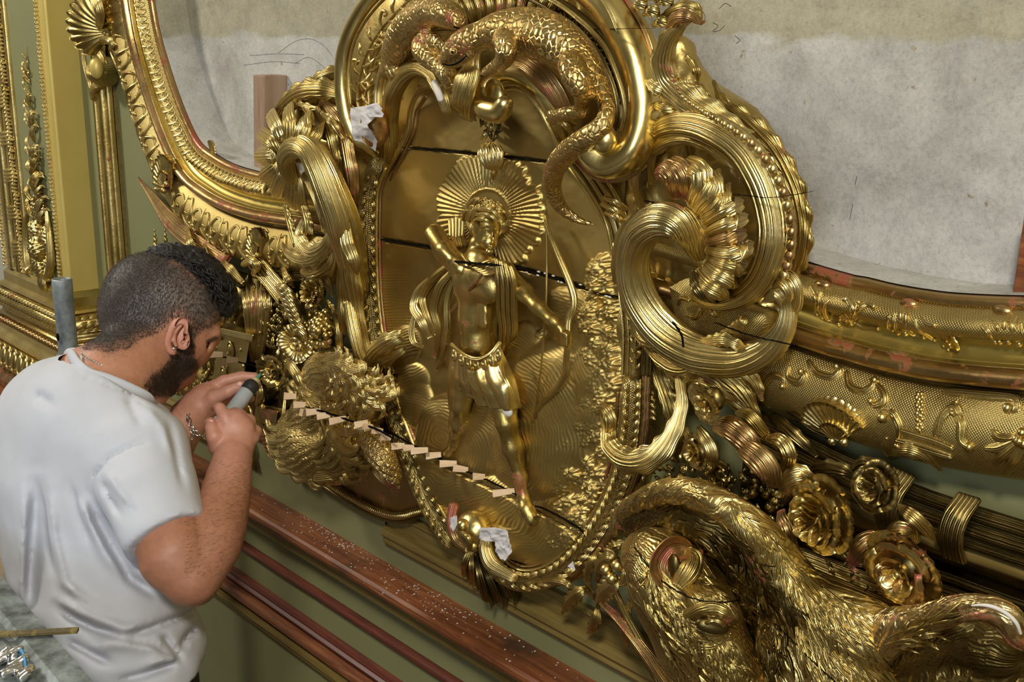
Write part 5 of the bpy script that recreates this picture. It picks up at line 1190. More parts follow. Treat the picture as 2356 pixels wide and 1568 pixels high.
# fluted C with its bead row
tb('fluted_rim', [(1478, 480, .06, 14), (1470, 420, .08, 18), (1482, 350, .10, 20), (1520, 300, .12, 26), (1580, 285, .13, 34), (1650, 305, .14, 40), (1712, 350, .14, 44), (1755, 420, .14, 46), (1778, 500, .14, 46), (1776, 570, .14, 44), (1750, 635, .13, 40), (1705, 675, .12, 34), (1650, 690, .11, 26), (1600, 680, .10, 16)], 'bright', rs, n=170, m=48, flutes=17, fd=.24, flat=.75)
tb('bead_bed', [(1560, 228, .14, 8), (1620, 262, .14, 10), (1690, 305, .14, 12), (1745, 350, .14, 13), (1790, 415, .14, 14), (1815, 490, .135, 14), (1820, 560, .13, 13), (1806, 620, .12, 12)], 'gold', rs, n=70, m=10, flat=.6)
bp = crv(ctl([(1548, 175, .16, 4), (1570, 222, .155, 5), (1620, 258, .155, 7), (1690, 300, .155, 10), (1745, 345, .155, 12), (1790, 412, .152, 13), (1815, 490, .148, 14), (1821, 560, .14, 13), (1806, 630, .13, 12), (1790, 660, .125, 10)]), 400)
pos = 0; i = 0
while i < 399:
    r = bp[i, 3]; mk('bead', ball_mesh(bp[i, :3], r, 8, 11, (1, .8, 1.05)), G['bright'] if random.random() < .6 else G['red'], rs)
    s_ = 0
    while i < 399 and s_ < r*2.25: s_ += np.linalg.norm(bp[i+1, :3]-bp[i, :3]); i += 1
lf('inner_leaf', [(1495, 420, .09, 8), (1505, 350, .12, 16), (1560, 320, .13, 20), (1620, 330, .13, 22), (1680, 375, .13, 14), (1705, 410, .12, 5)], 'gold', rs, n=60, m=17, crown=.6, ridge=.12, nr=5, lobes=6, ld=.35)
lf('inner_leaf', [(1490, 470, .08, 8), (1480, 420, .09, 16), (1500, 370, .10, 16), (1530, 345, .10, 5)], 'dark', rs, n=40, m=15, crown=.6, ridge=.14, nr=5, lobes=5, ld=.35)
# fat overlapping petals of the shell tassel
for k, (a, b, c_, r, mt) in enumerate([((1520, 395), (1545, 400), (1560, 445), 30, 'red'), ((1545, 375), (1572, 400), (1590, 450), 30, 'red'), ((1580, 375), (1618, 410), (1600, 465), 34, 'bright'), ((1655, 400), (1640, 440), (1610, 480), 30, 'bright'),
        ((1680, 430), (1660, 470), (1625, 495), 26, 'gold'), ((1712, 468), (1672, 480), (1625, 510), 22, 'bright'), ((1722, 500), (1675, 515), (1628, 535), 20, 'bright'), ((1718, 535), (1675, 548), (1630, 558), 18, 'red'),
        ((1735, 565), (1685, 585), (1635, 575), 24, 'bright'), ((1722, 612), (1680, 610), (1638, 592), 24, 'gold'), ((1704, 640), (1665, 640), (1630, 612), 26, 'bright'), ((1690, 672), (1640, 665), (1610, 630), 26, 'gold'), ((1650, 690), (1610, 665), (1600, 630), 22, 'dark')]):
    lf('fat_petal', [(*a, .12, r*.35), ((a[0]*2+b[0])/3, (a[1]*2+b[1])/3, .155, r*.85), (*b, .18, r), (*c_, .155, r*.7)], mt, rs, n=26, m=25, crown=.85, ridge=.09, nr=6, lobes=0, splay=0)
# sweeping C curl below
tb('c_curl', [(1608, 578, .13, 26), (1590, 540, .16, 36), (1558, 512, .18, 42), (1518, 508, .18, 44), (1478, 535, .17, 42), (1458, 585, .16, 40), (1460, 645, .15, 42), (1482, 705, .14, 44), (1525, 762, .13, 46), (1585, 805, .12, 46), (1650, 825, .115, 44), (1715, 825, .11, 40), (1770, 800, .11, 34), (1805, 755, .11, 26), (1812, 705, .11, 20), (1790, 675, .12, 17), (1770, 685, .12, 13)], 'bright', rs, n=210, m=52, flutes=17, fd=.24)
for i, rows in enumerate([
    [(1470, 480, .10, 8), (1432, 530, .10, 16), (1415, 600, .09, 14), (1412, 650, .08, 4)], [(1440, 620, .10, 8), (1436, 680, .10, 18), (1460, 730, .11, 16), (1490, 720, .12, 5)], [(1450, 700, .10, 8), (1468, 765, .10, 20), (1510, 790, .11, 16), (1545, 780, .12, 5)],
    [(1470, 750, .09, 10), (1505, 810, .09, 24), (1555, 845, .10, 24), (1600, 845, .11, 10)], [(1500, 800, .07, 10), (1545, 850, .08, 26), (1580, 870, .08, 24), (1595, 835, .10, 8)]]):
    lf('curl_leaf', rows, 'gold' if i % 2 else 'bright', rs, n=36, m=21, crown=.5, ridge=.13, nr=6, lobes=5, ld=.3, splay=.5)
for i, rows in enumerate([
    [(1600, 800, .10, 16), (1660, 860, .10, 28), (1710, 905, .09, 26), (1745, 965, .08, 10), (1760, 985, .07, 3)], [(1640, 810, .11, 14), (1700, 850, .11, 22), (1735, 880, .10, 20), (1752, 920, .09, 5)],
    [(1600, 840, .07, 14), (1660, 900, .07, 22), (1720, 950, .06, 16), (1760, 990, .05, 4)], [(1700, 830, .11, 12), (1740, 830, .11, 16), (1775, 822, .10, 14), (1810, 800, .09, 4)], [(1660, 770, .12, 10), (1690, 755, .13, 16), (1708, 740, .14, 12), (1712, 728, .13, 4)],
    [(1610, 790, .12, 14), (1660, 780, .13, 18), (1690, 790, .13, 14), (1715, 800, .12, 4)]]):
    lf('spray_leaf', rows, 'bright' if i in (1, 3, 5) else 'gold', rs, n=44, m=25, crown=.45, ridge=.12, nr=8, lobes=5, ld=.3, splay=.7)
lf('hook_leaf', [(1760, 645, .08, 8), (1795, 630, .11, 18), (1828, 655, .12, 22), (1832, 700, .11, 16), (1812, 740, .10, 6)], 'bright', rs, n=36, m=19, crown=.6, ridge=.12, nr=6, lobes=4, ld=.3)
lf('hook_leaf', [(1780, 660, .12, 10), (1800, 655, .135, 14), (1815, 680, .13, 12), (1800, 700, .12, 5)], 'bright', rs, n=24, m=15, crown=.7, ridge=.12, nr=4, lobes=0)
# leaf pad under the scroll, in front of the frame
plate([(1540, 660), (1600, 640), (1700, 700), (1760, 730), (1720, 790), (1620, 790), (1560, 740)], .088, .06, 'engraved_pad', 'hatch', rs, n=60, rings=4)
for rows in ([(1560, 700, .095, 4), (1568, 685, .10, 6), (1585, 690, .10, 5)], [(1580, 725, .095, 4), (1600, 730, .10, 7), (1612, 712, .10, 5)], [(1625, 700, .095, 6), (1640, 718, .105, 9), (1650, 725, .10, 6)]):
    tb('pad_curl', rows, 'gold', rs, n=14, m=9)
# leaf that drops behind the panel foot
for rows in ([(1500, 800, .05, 14), (1520, 860, .06, 30), (1545, 930, .06, 34), (1560, 1000, .05, 24), (1555, 1060, .04, 5)], [(1480, 830, .04, 10), (1490, 900, .05, 20), (1500, 960, .05, 10)]):
    lf('under_leaf', rows, 'gold', rs, n=60, m=27, crown=.5, ridge=.14, nr=8, lobes=8, ld=.4, splay=.7)
crack('split', [(1480, 462), (1520, 468), (1560, 472)], .11, 1.2, rs)
crack('split', [(1640, 452), (1700, 448), (1760, 455), (1800, 452), (1868, 440)], .172, .8, rs)
crack('split', [(1545, 740), (1565, 770), (1570, 800)], .18, .9, rs); crack('split', [(1640, 742), (1720, 770), (1780, 785), (1832, 795)], .155, .9, rs)
# ------------------------------------------------------------------ helpers for flowers and fur
def rose(px, py, d, r, label, nrm_=(0, -1, 0), mats=('gold', 'bright'), seed=0, rings=((5, .18, 1.05, .30, .85), (5, .12, .78, .52, .75), (4, .08, .52, .66, .7), (3, .05, .30, .74, .75)), group=None, parent=None, rib=.03):
    c = P(px, py, d); R = r*dep(c)/F; N = nrm(np.array(nrm_, float)); rg = np.random.RandomState(seed)
    t = parent or tag_thing('carved_rose', c-np.array([0, 0, R]), label, 'carved flower', group)
    X, U, N = basis(N, (0, 0, 1)); c0 = c-N*R*.35
    mk('calyx', ball_mesh(c0+N*R*.0, R*.55, 8, 12, (1, .7, 1)), G['dark'], t)
    for k, (n, a0, a1, cu, w_) in enumerate(rings):
        off_ = rg.rand()*6
        for i in range(n):
            a = off_+i*2*pi/n+rg.uniform(-.15, .15); up = X*sin(a)+U*cos(a)
            Nt = nrm(N+up*rg.uniform(-.12, .12))
            mk('petal', petal_mesh(c0+N*R*.10*k, Nt, up, R*rg.uniform(.92, 1.08), w_, cu*rg.uniform(.9, 1.15), a0, a1, 10, 15, rib, .22 if k < 2 else .08), G[mats[(i+k) % len(mats)]], t)
    mk('heart', ball_mesh(c0+N*R*.45, R*.14, 6, 9), G[mats[0]], t)
    return t
def tag_thing(name, loc, label, cat, group=None): return thing(name, loc, label, cat, group)
def locks(path, n, wd, L, ang, mat, parent, lw=5, lift=.006, seed=1, name='fur', spread=.5, curl=.5, dfn=None, m=6, nn=9, jd=.003, hook=0, skin=None):
    "many tapering carved locks laid over a form; path rows (px,py,d,halfwidth)"
    s = crv(np.array(path, float), 200); rg = np.random.RandomState(seed); mb = MB()
    for i in range(n):
        k = rg.randint(0, 200); px, py, d, hw = s[k]; t = nrm(s[min(k+2, 199)]-s[max(k-2, 0)])[:2]
        nn_ = np.array([-t[1], t[0]]); o = rg.uniform(-1, 1)*hw; a = ang+rg.uniform(-spread, spread)+ (o/max(hw, 1))*.3
        dr = t*cos(a)+nn_*sin(a); pr = np.array([-dr[1], dr[0]]); l = L*rg.uniform(.6, 1.3); w_ = lw*rg.uniform(.7, 1.3); cu = curl*rg.choice([-1, 1])*rg.uniform(.3, 1)
        dd0 = d-(.03*(abs(o)/max(hw, 1))**2*hw/60)+rg.uniform(-jd, jd)
        p0 = np.array([px, py])+nn_*o; l *= 1.0 if hook else 1.55
        rows = [(*(p0-dr*l*.4), dd0-.006, w_*.3), (*(p0), dd0+lift*.1, w_), (*(p0+dr*l*.35+pr*cu*l*.12), dd0+lift*.3, w_*.9), (*(p0+dr*l*.7+pr*cu*l*.35), dd0-.004, w_*.2)]
        if hook:
            hs = np.sign(cu)*hook; rows = [(*(p0-dr*l*.4), dd0-.004, w_*.4), (*p0, dd0+lift*.6, w_), (*(p0+dr*l*.4+pr*hs*l*.12), dd0+lift, w_*1.1), (*(p0+dr*l*.62+pr*hs*l*.42), dd0+lift*.8, w_*.9), (*(p0+dr*l*.5+pr*hs*l*.72), dd0+lift*.2, w_*.3)]
        if skin is not None:
            pts = [skin.at(r_[0], r_[1], (-.002, .0008, .0016, .0)[min(q_, 3)] if not hook else (-.002, .002, .004, .004, .001)[q_], r_[3]) for q_, r_ in enumerate(rows)]
            if any(p is None for p in pts): continue
            if max(np.linalg.norm(np.diff(np.array(pts)[:, :3], axis=0), axis=1)) > .035: continue
            mb.add(*tube_mesh(pts, nn, m, 3, .25, .6, cap=False, raw=True, hint=-FWD)); continue
        mb.add(*tube_mesh(rows, nn, m, 3, .25, .6, cap=False))
    o = mk(name, mb, G[mat], parent); o['kind'] = 'stuff'; return o

# ------------------------------------------------------------------ mouldings right of the garland
for i, (za, dd_, rr, mt, xs) in enumerate([(1.562, .045, .010, 'dark', -1.02), (1.545, .055, .009, 'dark', -1.0), (1.528, .052, .008, 'dark', -.98), (1.512, .040, .012, 'olive', -.96),
                                     (1.468, .035, .006, 'dark', -.90), (1.452, .040, .009, 'dark', -.90), (1.425, .045, .016, 'gold', -.90), (1.400, .040, .009, 'dark', -.90), (1.372, .055, .011, 'gold', -.90), (1.350, .045, .010, 'olive', -.90), (1.325, .04, .014, 'dark', -.9), (1.300, .03, .012, 'olive', -.9)]):
    xx = np.linspace(xs, 1.5, 30); zz = za+.045*np.clip((-.72-xx)/.3, 0, 1.0)**1.3 if i < 4 else np.full(30, za)
    o = mk('trim_%d' % (10+i), tube_mesh([[x, -dd_, z, rr] for x, z in zip(xx, zz)], 60, 12, raw=True, cap=True), G[mt]); struct(o)
o = mk('trim_22', rail([(0, 1.285), (0, 1.53), (.028, 1.53), (.030, 1.49), (.012, 1.485), (.012, 1.475), (.03, 1.47), (.034, 1.30), (.03, 1.285)], -1.02, 1.88), G['dark'], smooth=False); struct(o)
for px in (2060, 2215):
    b_ = [[P(px+k*9, 1055+(px-2060)*.38+k*3, .0)[0], 0, 0, 0] for k in range(5)]
    mb = MB()
    for k in range(5):
        x = P(px+k*10, 1100, .05)[0]; z0_ = 1.515+.04*max(0, (-.72-x)/.3)
        mb.add(*tube_mesh([[x, -.052, z0_+.066, .005], [x-.004, -.07, z0_+.045, .0055], [x-.006, -.074, z0_+.02, .0055], [x-.006, -.06, z0_-.008, .005]], 14, 8, raw=True))
    tag(mk('ribbon_tie', mb, G['dark']), 'dark gilt ribbon tie bound round the reed bundle, '+('nearest the roses' if px < 2100 else 'nearest the right edge'), 'ribbon')

# ------------------------------------------------------------------ garland of roses on the right
gl = 'roses of the right-hand garland'
rose(1628, 925, .14, 54, 'cup-shaped gilt rose directly under the right scroll', (-.2, -1, -.3), ('bright', 'gold'), 1, group=gl, rings=((5, .22, 1.0, .62, .8), (4, .15, .72, .45, .9), (4, .1, .45, .5, .8), (3, .05, .25, .6, .9)))
rose(1600, 1040, .11, 40, 'small gilt rose with ribbed petals beside the hanging acanthus leaf', (-.3, -1, 0), ('gold', 'bright'), 2, group=gl, rib=.06)
rose(1890, 1188, .15, 92, 'largest gilt peony rose, many curled petals, in the right garland', (-.15, -1, -.1), ('bright', 'gold'), 3, group=gl, rings=((6, .2, 1.02, .35, .7), (6, .16, .84, .50, .65), (5, .14, .66, .58, .65), (5, .1, .5, .62, .6), (4, .06, .36, .66, .6), (3, .04, .2, .7, .8)))
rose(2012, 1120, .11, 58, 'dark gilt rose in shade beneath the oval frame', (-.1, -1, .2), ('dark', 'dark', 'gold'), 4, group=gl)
rose(2070, 1315, .14, 92, 'wide open gilt rose with a thick rolled top petal at the lower right', (0, -1, -.25), ('bright', 'gold', 'red'), 5, group=gl, rings=((6, .2, 1.05, .30, .75), (5, .2, .86, .55, .8), (4, .1, .50, .45, .8), (4, .06, .32, .5, .8)))
rose(1655, 1095, .06, 36, 'half-hidden greenish gilt rose low in the leaves above the hound', (-.1, -1, 0), ('dark', 'gold'), 6, group=gl)
gar = thing('rose_garland', P(1750, 1150, 0), 'gilt garland leaves and ribbed petals between the roses on the right', 'garland')
for rows, mt in [([(1652, 985, .10, 16), (1680, 985, .13, 32), (1715, 1010, .14, 34), (1740, 1030, .12, 26)], 'red'), ([(1712, 1030, .12, 22), (1735, 1045, .15, 34), (1765, 1075, .15, 36), (1782, 1105, .12, 22)], 'red'),
                 ([(1700, 950, .08, 10), (1725, 960, .10, 20), (1755, 990, .09, 18), (1775, 1020, .08, 6)], 'gold'), ([(1770, 1010, .09, 12), (1800, 1020, .11, 24), (1815, 1050, .11, 22), (1800, 1085, .09, 10)], 'gold'),
                 ([(1800, 1150, .08, 12), (1815, 1115, .11, 26), (1840, 1095, .11, 30), (1865, 1098, .09, 22)], 'bright'), ([(1960, 1290, .09, 16), (1985, 1255, .11, 26), (2010, 1240, .10, 20), (2030, 1250, .09, 8)], 'red'),
                 ([(2040, 1250, .08, 14), (2065, 1222, .11, 24), (2095, 1222, .10, 20), (2110, 1245, .09, 8)], 'gold'), ([(2070, 1165, .08, 8), (2095, 1185, .11, 20), (2125, 1210, .10, 20), (2148, 1240, .08, 6)], 'gold'),
                 ([(2120, 1390, .08, 14), (2145, 1375, .11, 24), (2165, 1400, .10, 22), (2180, 1425, .08, 8)], 'gold'), ([(1800, 1180, .10, 14), (1808, 1215, .12, 24), (1822, 1250, .11, 18), (1840, 1275, .09, 6)], 'red'),
                 ([(1610, 985, .09, 10), (1625, 1010, .11, 18), (1640, 1045, .11, 20), (1632, 1080, .09, 8)], 'bright'), ([(1580, 990, .08, 10), (1590, 1015, .10, 16), (1582, 1045, .10, 16), (1598, 1075, .09, 8)], 'gold')]:
    lf('ribbed_petal', rows, mt, gar, n=34, m=25, crown=.8, ridge=.12, nr=8, lobes=0, splay=.1)
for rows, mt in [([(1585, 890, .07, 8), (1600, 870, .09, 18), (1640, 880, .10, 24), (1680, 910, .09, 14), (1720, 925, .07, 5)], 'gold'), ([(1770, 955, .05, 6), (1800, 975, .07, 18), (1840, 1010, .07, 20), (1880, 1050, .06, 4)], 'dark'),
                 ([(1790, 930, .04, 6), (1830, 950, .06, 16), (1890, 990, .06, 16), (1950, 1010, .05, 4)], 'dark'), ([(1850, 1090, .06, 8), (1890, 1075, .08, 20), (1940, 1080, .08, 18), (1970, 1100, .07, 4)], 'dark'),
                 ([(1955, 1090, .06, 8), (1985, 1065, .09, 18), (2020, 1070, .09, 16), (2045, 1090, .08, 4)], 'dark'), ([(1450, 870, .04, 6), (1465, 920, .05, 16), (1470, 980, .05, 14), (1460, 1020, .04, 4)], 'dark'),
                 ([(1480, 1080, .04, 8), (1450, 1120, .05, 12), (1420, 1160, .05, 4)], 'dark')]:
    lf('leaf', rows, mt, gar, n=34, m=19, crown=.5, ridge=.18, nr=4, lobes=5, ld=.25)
rg = np.random.RandomState(21)
for i in range(150):
    x = rg.uniform(1540, 1800); y = rg.uniform(1075, 1185)
    if i > 95: x = rg.uniform(1900, 2160); y = 1260+(x-1900)*.55+rg.uniform(-40, 40)
    if i > 125: x = rg.uniform(1480, 1580); y = rg.uniform(1060, 1140)
    a = rg.rand()*6.28; r = rg.uniform(10, 22); d = rg.uniform(.05, .09)
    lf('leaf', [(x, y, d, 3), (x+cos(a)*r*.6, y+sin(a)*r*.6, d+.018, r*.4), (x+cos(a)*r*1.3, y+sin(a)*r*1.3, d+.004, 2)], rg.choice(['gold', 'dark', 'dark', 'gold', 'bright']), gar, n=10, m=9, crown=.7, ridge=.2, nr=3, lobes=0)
for i in range(14): mk('berry', ball_mesh(P(rg.uniform(1560, 1780), rg.uniform(1100, 1180), rg.uniform(.07, .09)), .008, 6, 9), G['gold'], gar)

# ------------------------------------------------------------------ the hound at the lower right
hd = thing('carved_hound', P(1750, 1560, 0), 'gilt carved long-haired hound, head lowered and back arched, at the lower right', 'carved dog')
def sdf_of(rows_list, ells=(), h=.004, k=.015, fn=None, name='form', mat='gold', parent=None, subs=(), sm=1, pad=.03, label=None, slant=.35, clump=.0016):
    P_ = np.array([Q(*r) for rows in rows_list for r in rows]+[np.array([*Q(*e[:3]), max(e[3])*1]) for e in ells])
    lo = (P_[:, :3]-P_[:, 3:4]).min(0)-pad; hi = (P_[:, :3]+P_[:, 3:4]).max(0)+pad; hi[1] = min(hi[1], .0)
    S = Sdf(lo, hi, h); CL = []
    for rows in rows_list:
        c = crv([Q(*r) for r in rows], max(10, len(rows)*6)); S.chain(list(c), k); T, N, B = frames(c[:, :3]); L = np.r_[0, np.cumsum(np.linalg.norm(np.diff(c[:, :3], axis=0), axis=1))]; CL.append((c, T, N, B, L))
    c = np.vstack([q[0] for q in CL]); T = np.vstack([q[1] for q in CL]); N = np.vstack([q[2] for q in CL]); B = np.vstack([q[3] for q in CL]); L = np.concatenate([q[4] for q in CL])
    def strand(X):
        o = np.zeros(len(X))
        for a in range(0, len(X), 20000):
            x = X[a:a+20000]; d = ((x[:, None]-c[None, :, :3])**2).sum(-1)-c[None, :, 3]**2*.6; i = d.argmin(1); q = x-c[i, :3]
            ang = np.arctan2((q*B[i]).sum(1), (q*N[i]).sum(1)); o[a:a+20000] = ang*np.maximum(c[i, 3], .012)+slant*(L[i]+(q*T[i]).sum(1)*.3)
        return o+.009*vnoise(X, 22, 5)+.004*vnoise(X, 60, 6)
    for e in ells: S.ell(Q(*e[:3]), e[3], k)
    for e in subs: S.ell(Q(*e[:3]), e[3], .004, sub=True)
    if fn is not None: S.warp(lambda X: clump*np.sin(strand(X)*2*pi/.0125)+clump*.9*vnoise(X, 34, 8), .02)
    V, Qd = S.mesh(); V = smooth_verts(V, Qd, sm) if sm else V
    o = mk(name, (V, Qd, strand(V)), G[{'gold': 'fur', 'red': 'furred', 'dark': 'furshade'}.get(mat, mat) if fn is not None else mat], parent)
    if label: o['label'] = label
    LAST.append(V)
    return o
LAST = []
def furfn(ax, fr, amp=.0028, wob=7.0, ws=22):
    ax = np.asarray(ax, float)
    def f(X):
        n = vnoise(X, ws, 9)+.5*vnoise(X, ws*2.3, 4); return amp*np.sin((X@ax)*fr+wob*n)*(1+.5*vnoise(X, ws*1.5, 2))
    return f
LAST.clear()
sdf_of([[(1480, 1275, .16, 40), (1520, 1290, .19, 58), (1560, 1350, .20, 76), (1610, 1420, .19, 72), (1655, 1490, .18, 54), (1695, 1560, .17, 46), (1735, 1640, .16, 42)], [(1530, 1330, .14, 80), (1590, 1420, .13, 85), (1600, 1520, .12, 60)]],
       [(1640, 1395, .225, (.034, .022, .020))], .0028, .02, furfn((.55, 0, .85), 560), 'head', 'gold', hd, clump=.0007)
hs = Skin(LAST)
sk = hs.at(1640, 1440, .0)
Vh = np.zeros(3)
mk('eye_socket', ball_mesh(sk+FWD*.003, .017, 10, 16, (1.25, .5, .62), np.stack([nrm(RGT-UP*.15), FWD, UP], 1)), G['dark'], hd)
mk('eyeball', ball_mesh(hs.at(1642, 1443, .002), .0088, 12, 16), G['bright'], hd)
mk('pupil', ball_mesh(hs.at(1645, 1446, .0105), .0028, 8, 10), G['crack'], hd)
def onhead(name, rows, mat, parent=hd, sk_=hs, **k):
    pts = [sk_.at(x, y, l, r) for x, y, l, r in rows]; return mk(name, tube_mesh([p for p in pts if p is not None], raw=True, hint=-FWD, **k), G[mat], parent)
onhead('eyelid', [(1612, 1445, .003, 4), (1626, 1432, .007, 5.5), (1646, 1428, .009, 6), (1664, 1437, .006, 5), (1676, 1450, .002, 3.5)], 'bright', n=26, m=10)
onhead('eyelid', [(1612, 1447, .003, 3.5), (1628, 1456, .006, 5), (1648, 1460, .007, 5), (1666, 1455, .005, 4), (1676, 1450, .002, 3)], 'bright', n=26, m=10)
onhead('brow', [(1580, 1412, -.001, 10), (1612, 1400, -.004, 16), (1645, 1398, -.003, 17), (1675, 1412, -.004, 13), (1690, 1432, -.006, 7)], 'gold', n=34, m=16)
onhead('cheekbone', [(1590, 1484, -.006, 8), (1625, 1486, -.006, 12), (1660, 1480, -.006, 10)], 'gold', n=24, m=14)
e1_ = hs.at(1548, 1335, .004, 20)
lf('ear', [[*hs.at(1540, 1345, .000), .010], [*hs.at(1528, 1305, .014), .020], [*hs.at(1548, 1272, .024), .021], [*hs.at(1572, 1262, .022), .012], [*hs.at(1588, 1266, .018), .004]], 'red', hd, n=34, m=21, crown=-.55, ridge=.06, nr=4, lobes=0, cup=-.6, th=.3, splay=.2, raw=True, hint=-FWD)
lf('ear', [[*hs.at(1580, 1262, .020), .006], [*hs.at(1594, 1282, .018), .013], [*hs.at(1584, 1312, .014), .014], [*hs.at(1560, 1345, .004), .008]], 'gold', hd, n=26, m=15, crown=.5, ridge=.1, nr=3, lobes=0, th=.3, raw=True, hint=-FWD)
mk('ear_hollow', ball_mesh(hs.at(1551, 1300, .014), .012, 8, 12, (.8, .5, 1.3)), G['dark'], hd)
locks([(1575, 1325, 0, 22), (1610, 1350, 0, 30), (1650, 1372, 0, 26), (1685, 1400, 0, 14)], 240, 0, 40, .05, 'bright', hd, 3.6, .004, 3, 'forehead_hair', .22, .5, skin=hs)
locks([(1500, 1310, 0, 22), (1512, 1370, 0, 34), (1545, 1440, 0, 40), (1580, 1500, 0, 44), (1600, 1560, 0, 44)], 200, 0, 36, .1, 'gold', hd, 3.2, .003, 4, 'cheek_hair', .4, .9, skin=hs)
locks([(1655, 1490, 0, 44), (1690, 1560, 0, 40)], 130, 0, 26, 0, 'gold', hd, 3, .002, 5, 'muzzle_hair', .2, .4, skin=hs)
# arched fold over the head, like a raised tail seen from below
LAST.clear()
sdf_of([[(1418, 1222, .13, 6), (1440, 1180, .15, 8), (1490, 1144, .18, 10), (1550, 1128, .20, 12), (1612, 1138, .21, 15), (1672, 1168, .21, 19), (1732, 1216, .20, 24), (1784, 1280, .18, 30), (1830, 1345, .17, 36), (1890, 1395, .17, 42), (1950, 1430, .17, 52), (2020, 1460, .16, 56)],
        [(1900, 1440, .15, 70), (1960, 1520, .15, 90), (2000, 1600, .14, 90)], [(1820, 1440, .11, 60), (1860, 1540, .11, 90)]], (), .0032, .02, furfn((.6, 0, .8), 480, .0022, 9, 22), 'back', 'gold', hd)
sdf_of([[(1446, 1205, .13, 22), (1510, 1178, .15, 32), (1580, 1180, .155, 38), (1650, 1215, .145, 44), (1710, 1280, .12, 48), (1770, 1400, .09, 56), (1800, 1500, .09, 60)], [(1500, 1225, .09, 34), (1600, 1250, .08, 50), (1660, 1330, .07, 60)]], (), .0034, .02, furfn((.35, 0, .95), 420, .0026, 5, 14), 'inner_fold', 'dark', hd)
bk = Skin(LAST)
locks([(1690, 1180, .215, 10), (1730, 1218, .215, 16), (1775, 1270, .205, 22), (1820, 1330, .20, 26), (1890, 1390, .20, 34), (1960, 1440, .20, 46), (2040, 1470, .185, 44)], 408, 0, 52, .35, 'bright', hd, 5, .005, 6, 'back_fur', .3, .5, skin=bk)
locks([(1880, 1450, .20, 60), (1940, 1530, .20, 80), (1990, 1600, .19, 80)], 306, 0, 60, .1, 'gold', hd, 6, .005, 7, 'flank_fur', .3, .6, skin=bk)
locks([(1690, 1330, .13, 40), (1740, 1420, .14, 50), (1790, 1520, .14, 60)], 221, 0, 50, .2, 'furshade', hd, 6, .006, 8, 'chest_fur', .6, .9, skin=bk)  # dark locks paint the shaded gap between head and chest
locks([(1640, 1240, .115, 40), (1740, 1330, .12, 44), (1800, 1430, .12, 50)], 187, 0, 50, .4, 'furshade', hd, 6, .006, 9, 'shaded_fur', .5, .8, skin=bk)
# raised tail at the right edge
LAST.clear()
sdf_of([[(2010, 1470, .16, 46), (2080, 1440, .175, 28), (2155, 1415, .19, 17), (2230, 1398, .20, 14), (2290, 1404, .20, 16), (2328, 1430, .195, 17), (2352, 1472, .18, 13)]], (), .003, .015, furfn((.5, 0, .8), 480, .0016, 7, 22), 'tail', 'red', hd)
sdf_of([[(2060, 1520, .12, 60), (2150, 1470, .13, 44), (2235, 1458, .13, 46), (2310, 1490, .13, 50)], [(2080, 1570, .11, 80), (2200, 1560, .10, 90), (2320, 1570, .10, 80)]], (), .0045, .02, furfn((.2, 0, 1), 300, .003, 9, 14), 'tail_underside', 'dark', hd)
tk = Skin(LAST)
locks([(2060, 1475, 0, 26), (2120, 1450, 0, 24), (2180, 1425, 0, 14)], 60, 0, 40, .15, 'gold', hd, 4, .005, 12, 'tail_fur', .25, .5, skin=tk)
pp = [tk.at(x, y, .001, r) for x, y, r in ((2236, 1392, 2), (2262, 1391, 4), (2290, 1397, 5), (2318, 1412, 5), (2338, 1432, 5), (2348, 1456, 4))]; mk('chipped_gesso', tube_mesh([p for p in pp if p is not None], 24, 7, 0, raw=True, hint=-FWD), G['gesso'], hd)
cj = [(1400, 1232), (1460, 1258), (1483, 1290), (1510, 1325), (1560, 1360), (1620, 1382), (1690, 1382), (1712, 1372), (1745, 1395), (1790, 1440), (1830, 1480), (1880, 1530), (1930, 1575)]
for part_, sk_ in ((cj[1:8], hs), (cj[7:], bk)):
    q_ = crv(np.array([(x, y, 0) for x, y in part_], float), 40); pp = [sk_.at(x, y+random.uniform(-1, 1), .004, 1.7) for x, y, _ in q_]; pp = [p for p in pp if p is not None]
    mk('split', tube_mesh(pp, 60, 6, raw=True, hint=-FWD), G['crack'], hd)
# collar knob at the back of the head
tb('collar', [(1478, 1240, .17, 9), (1468, 1262, .19, 12), (1462, 1290, .19, 13), (1468, 1320, .18, 10)], 'bright', hd, n=24, m=12)

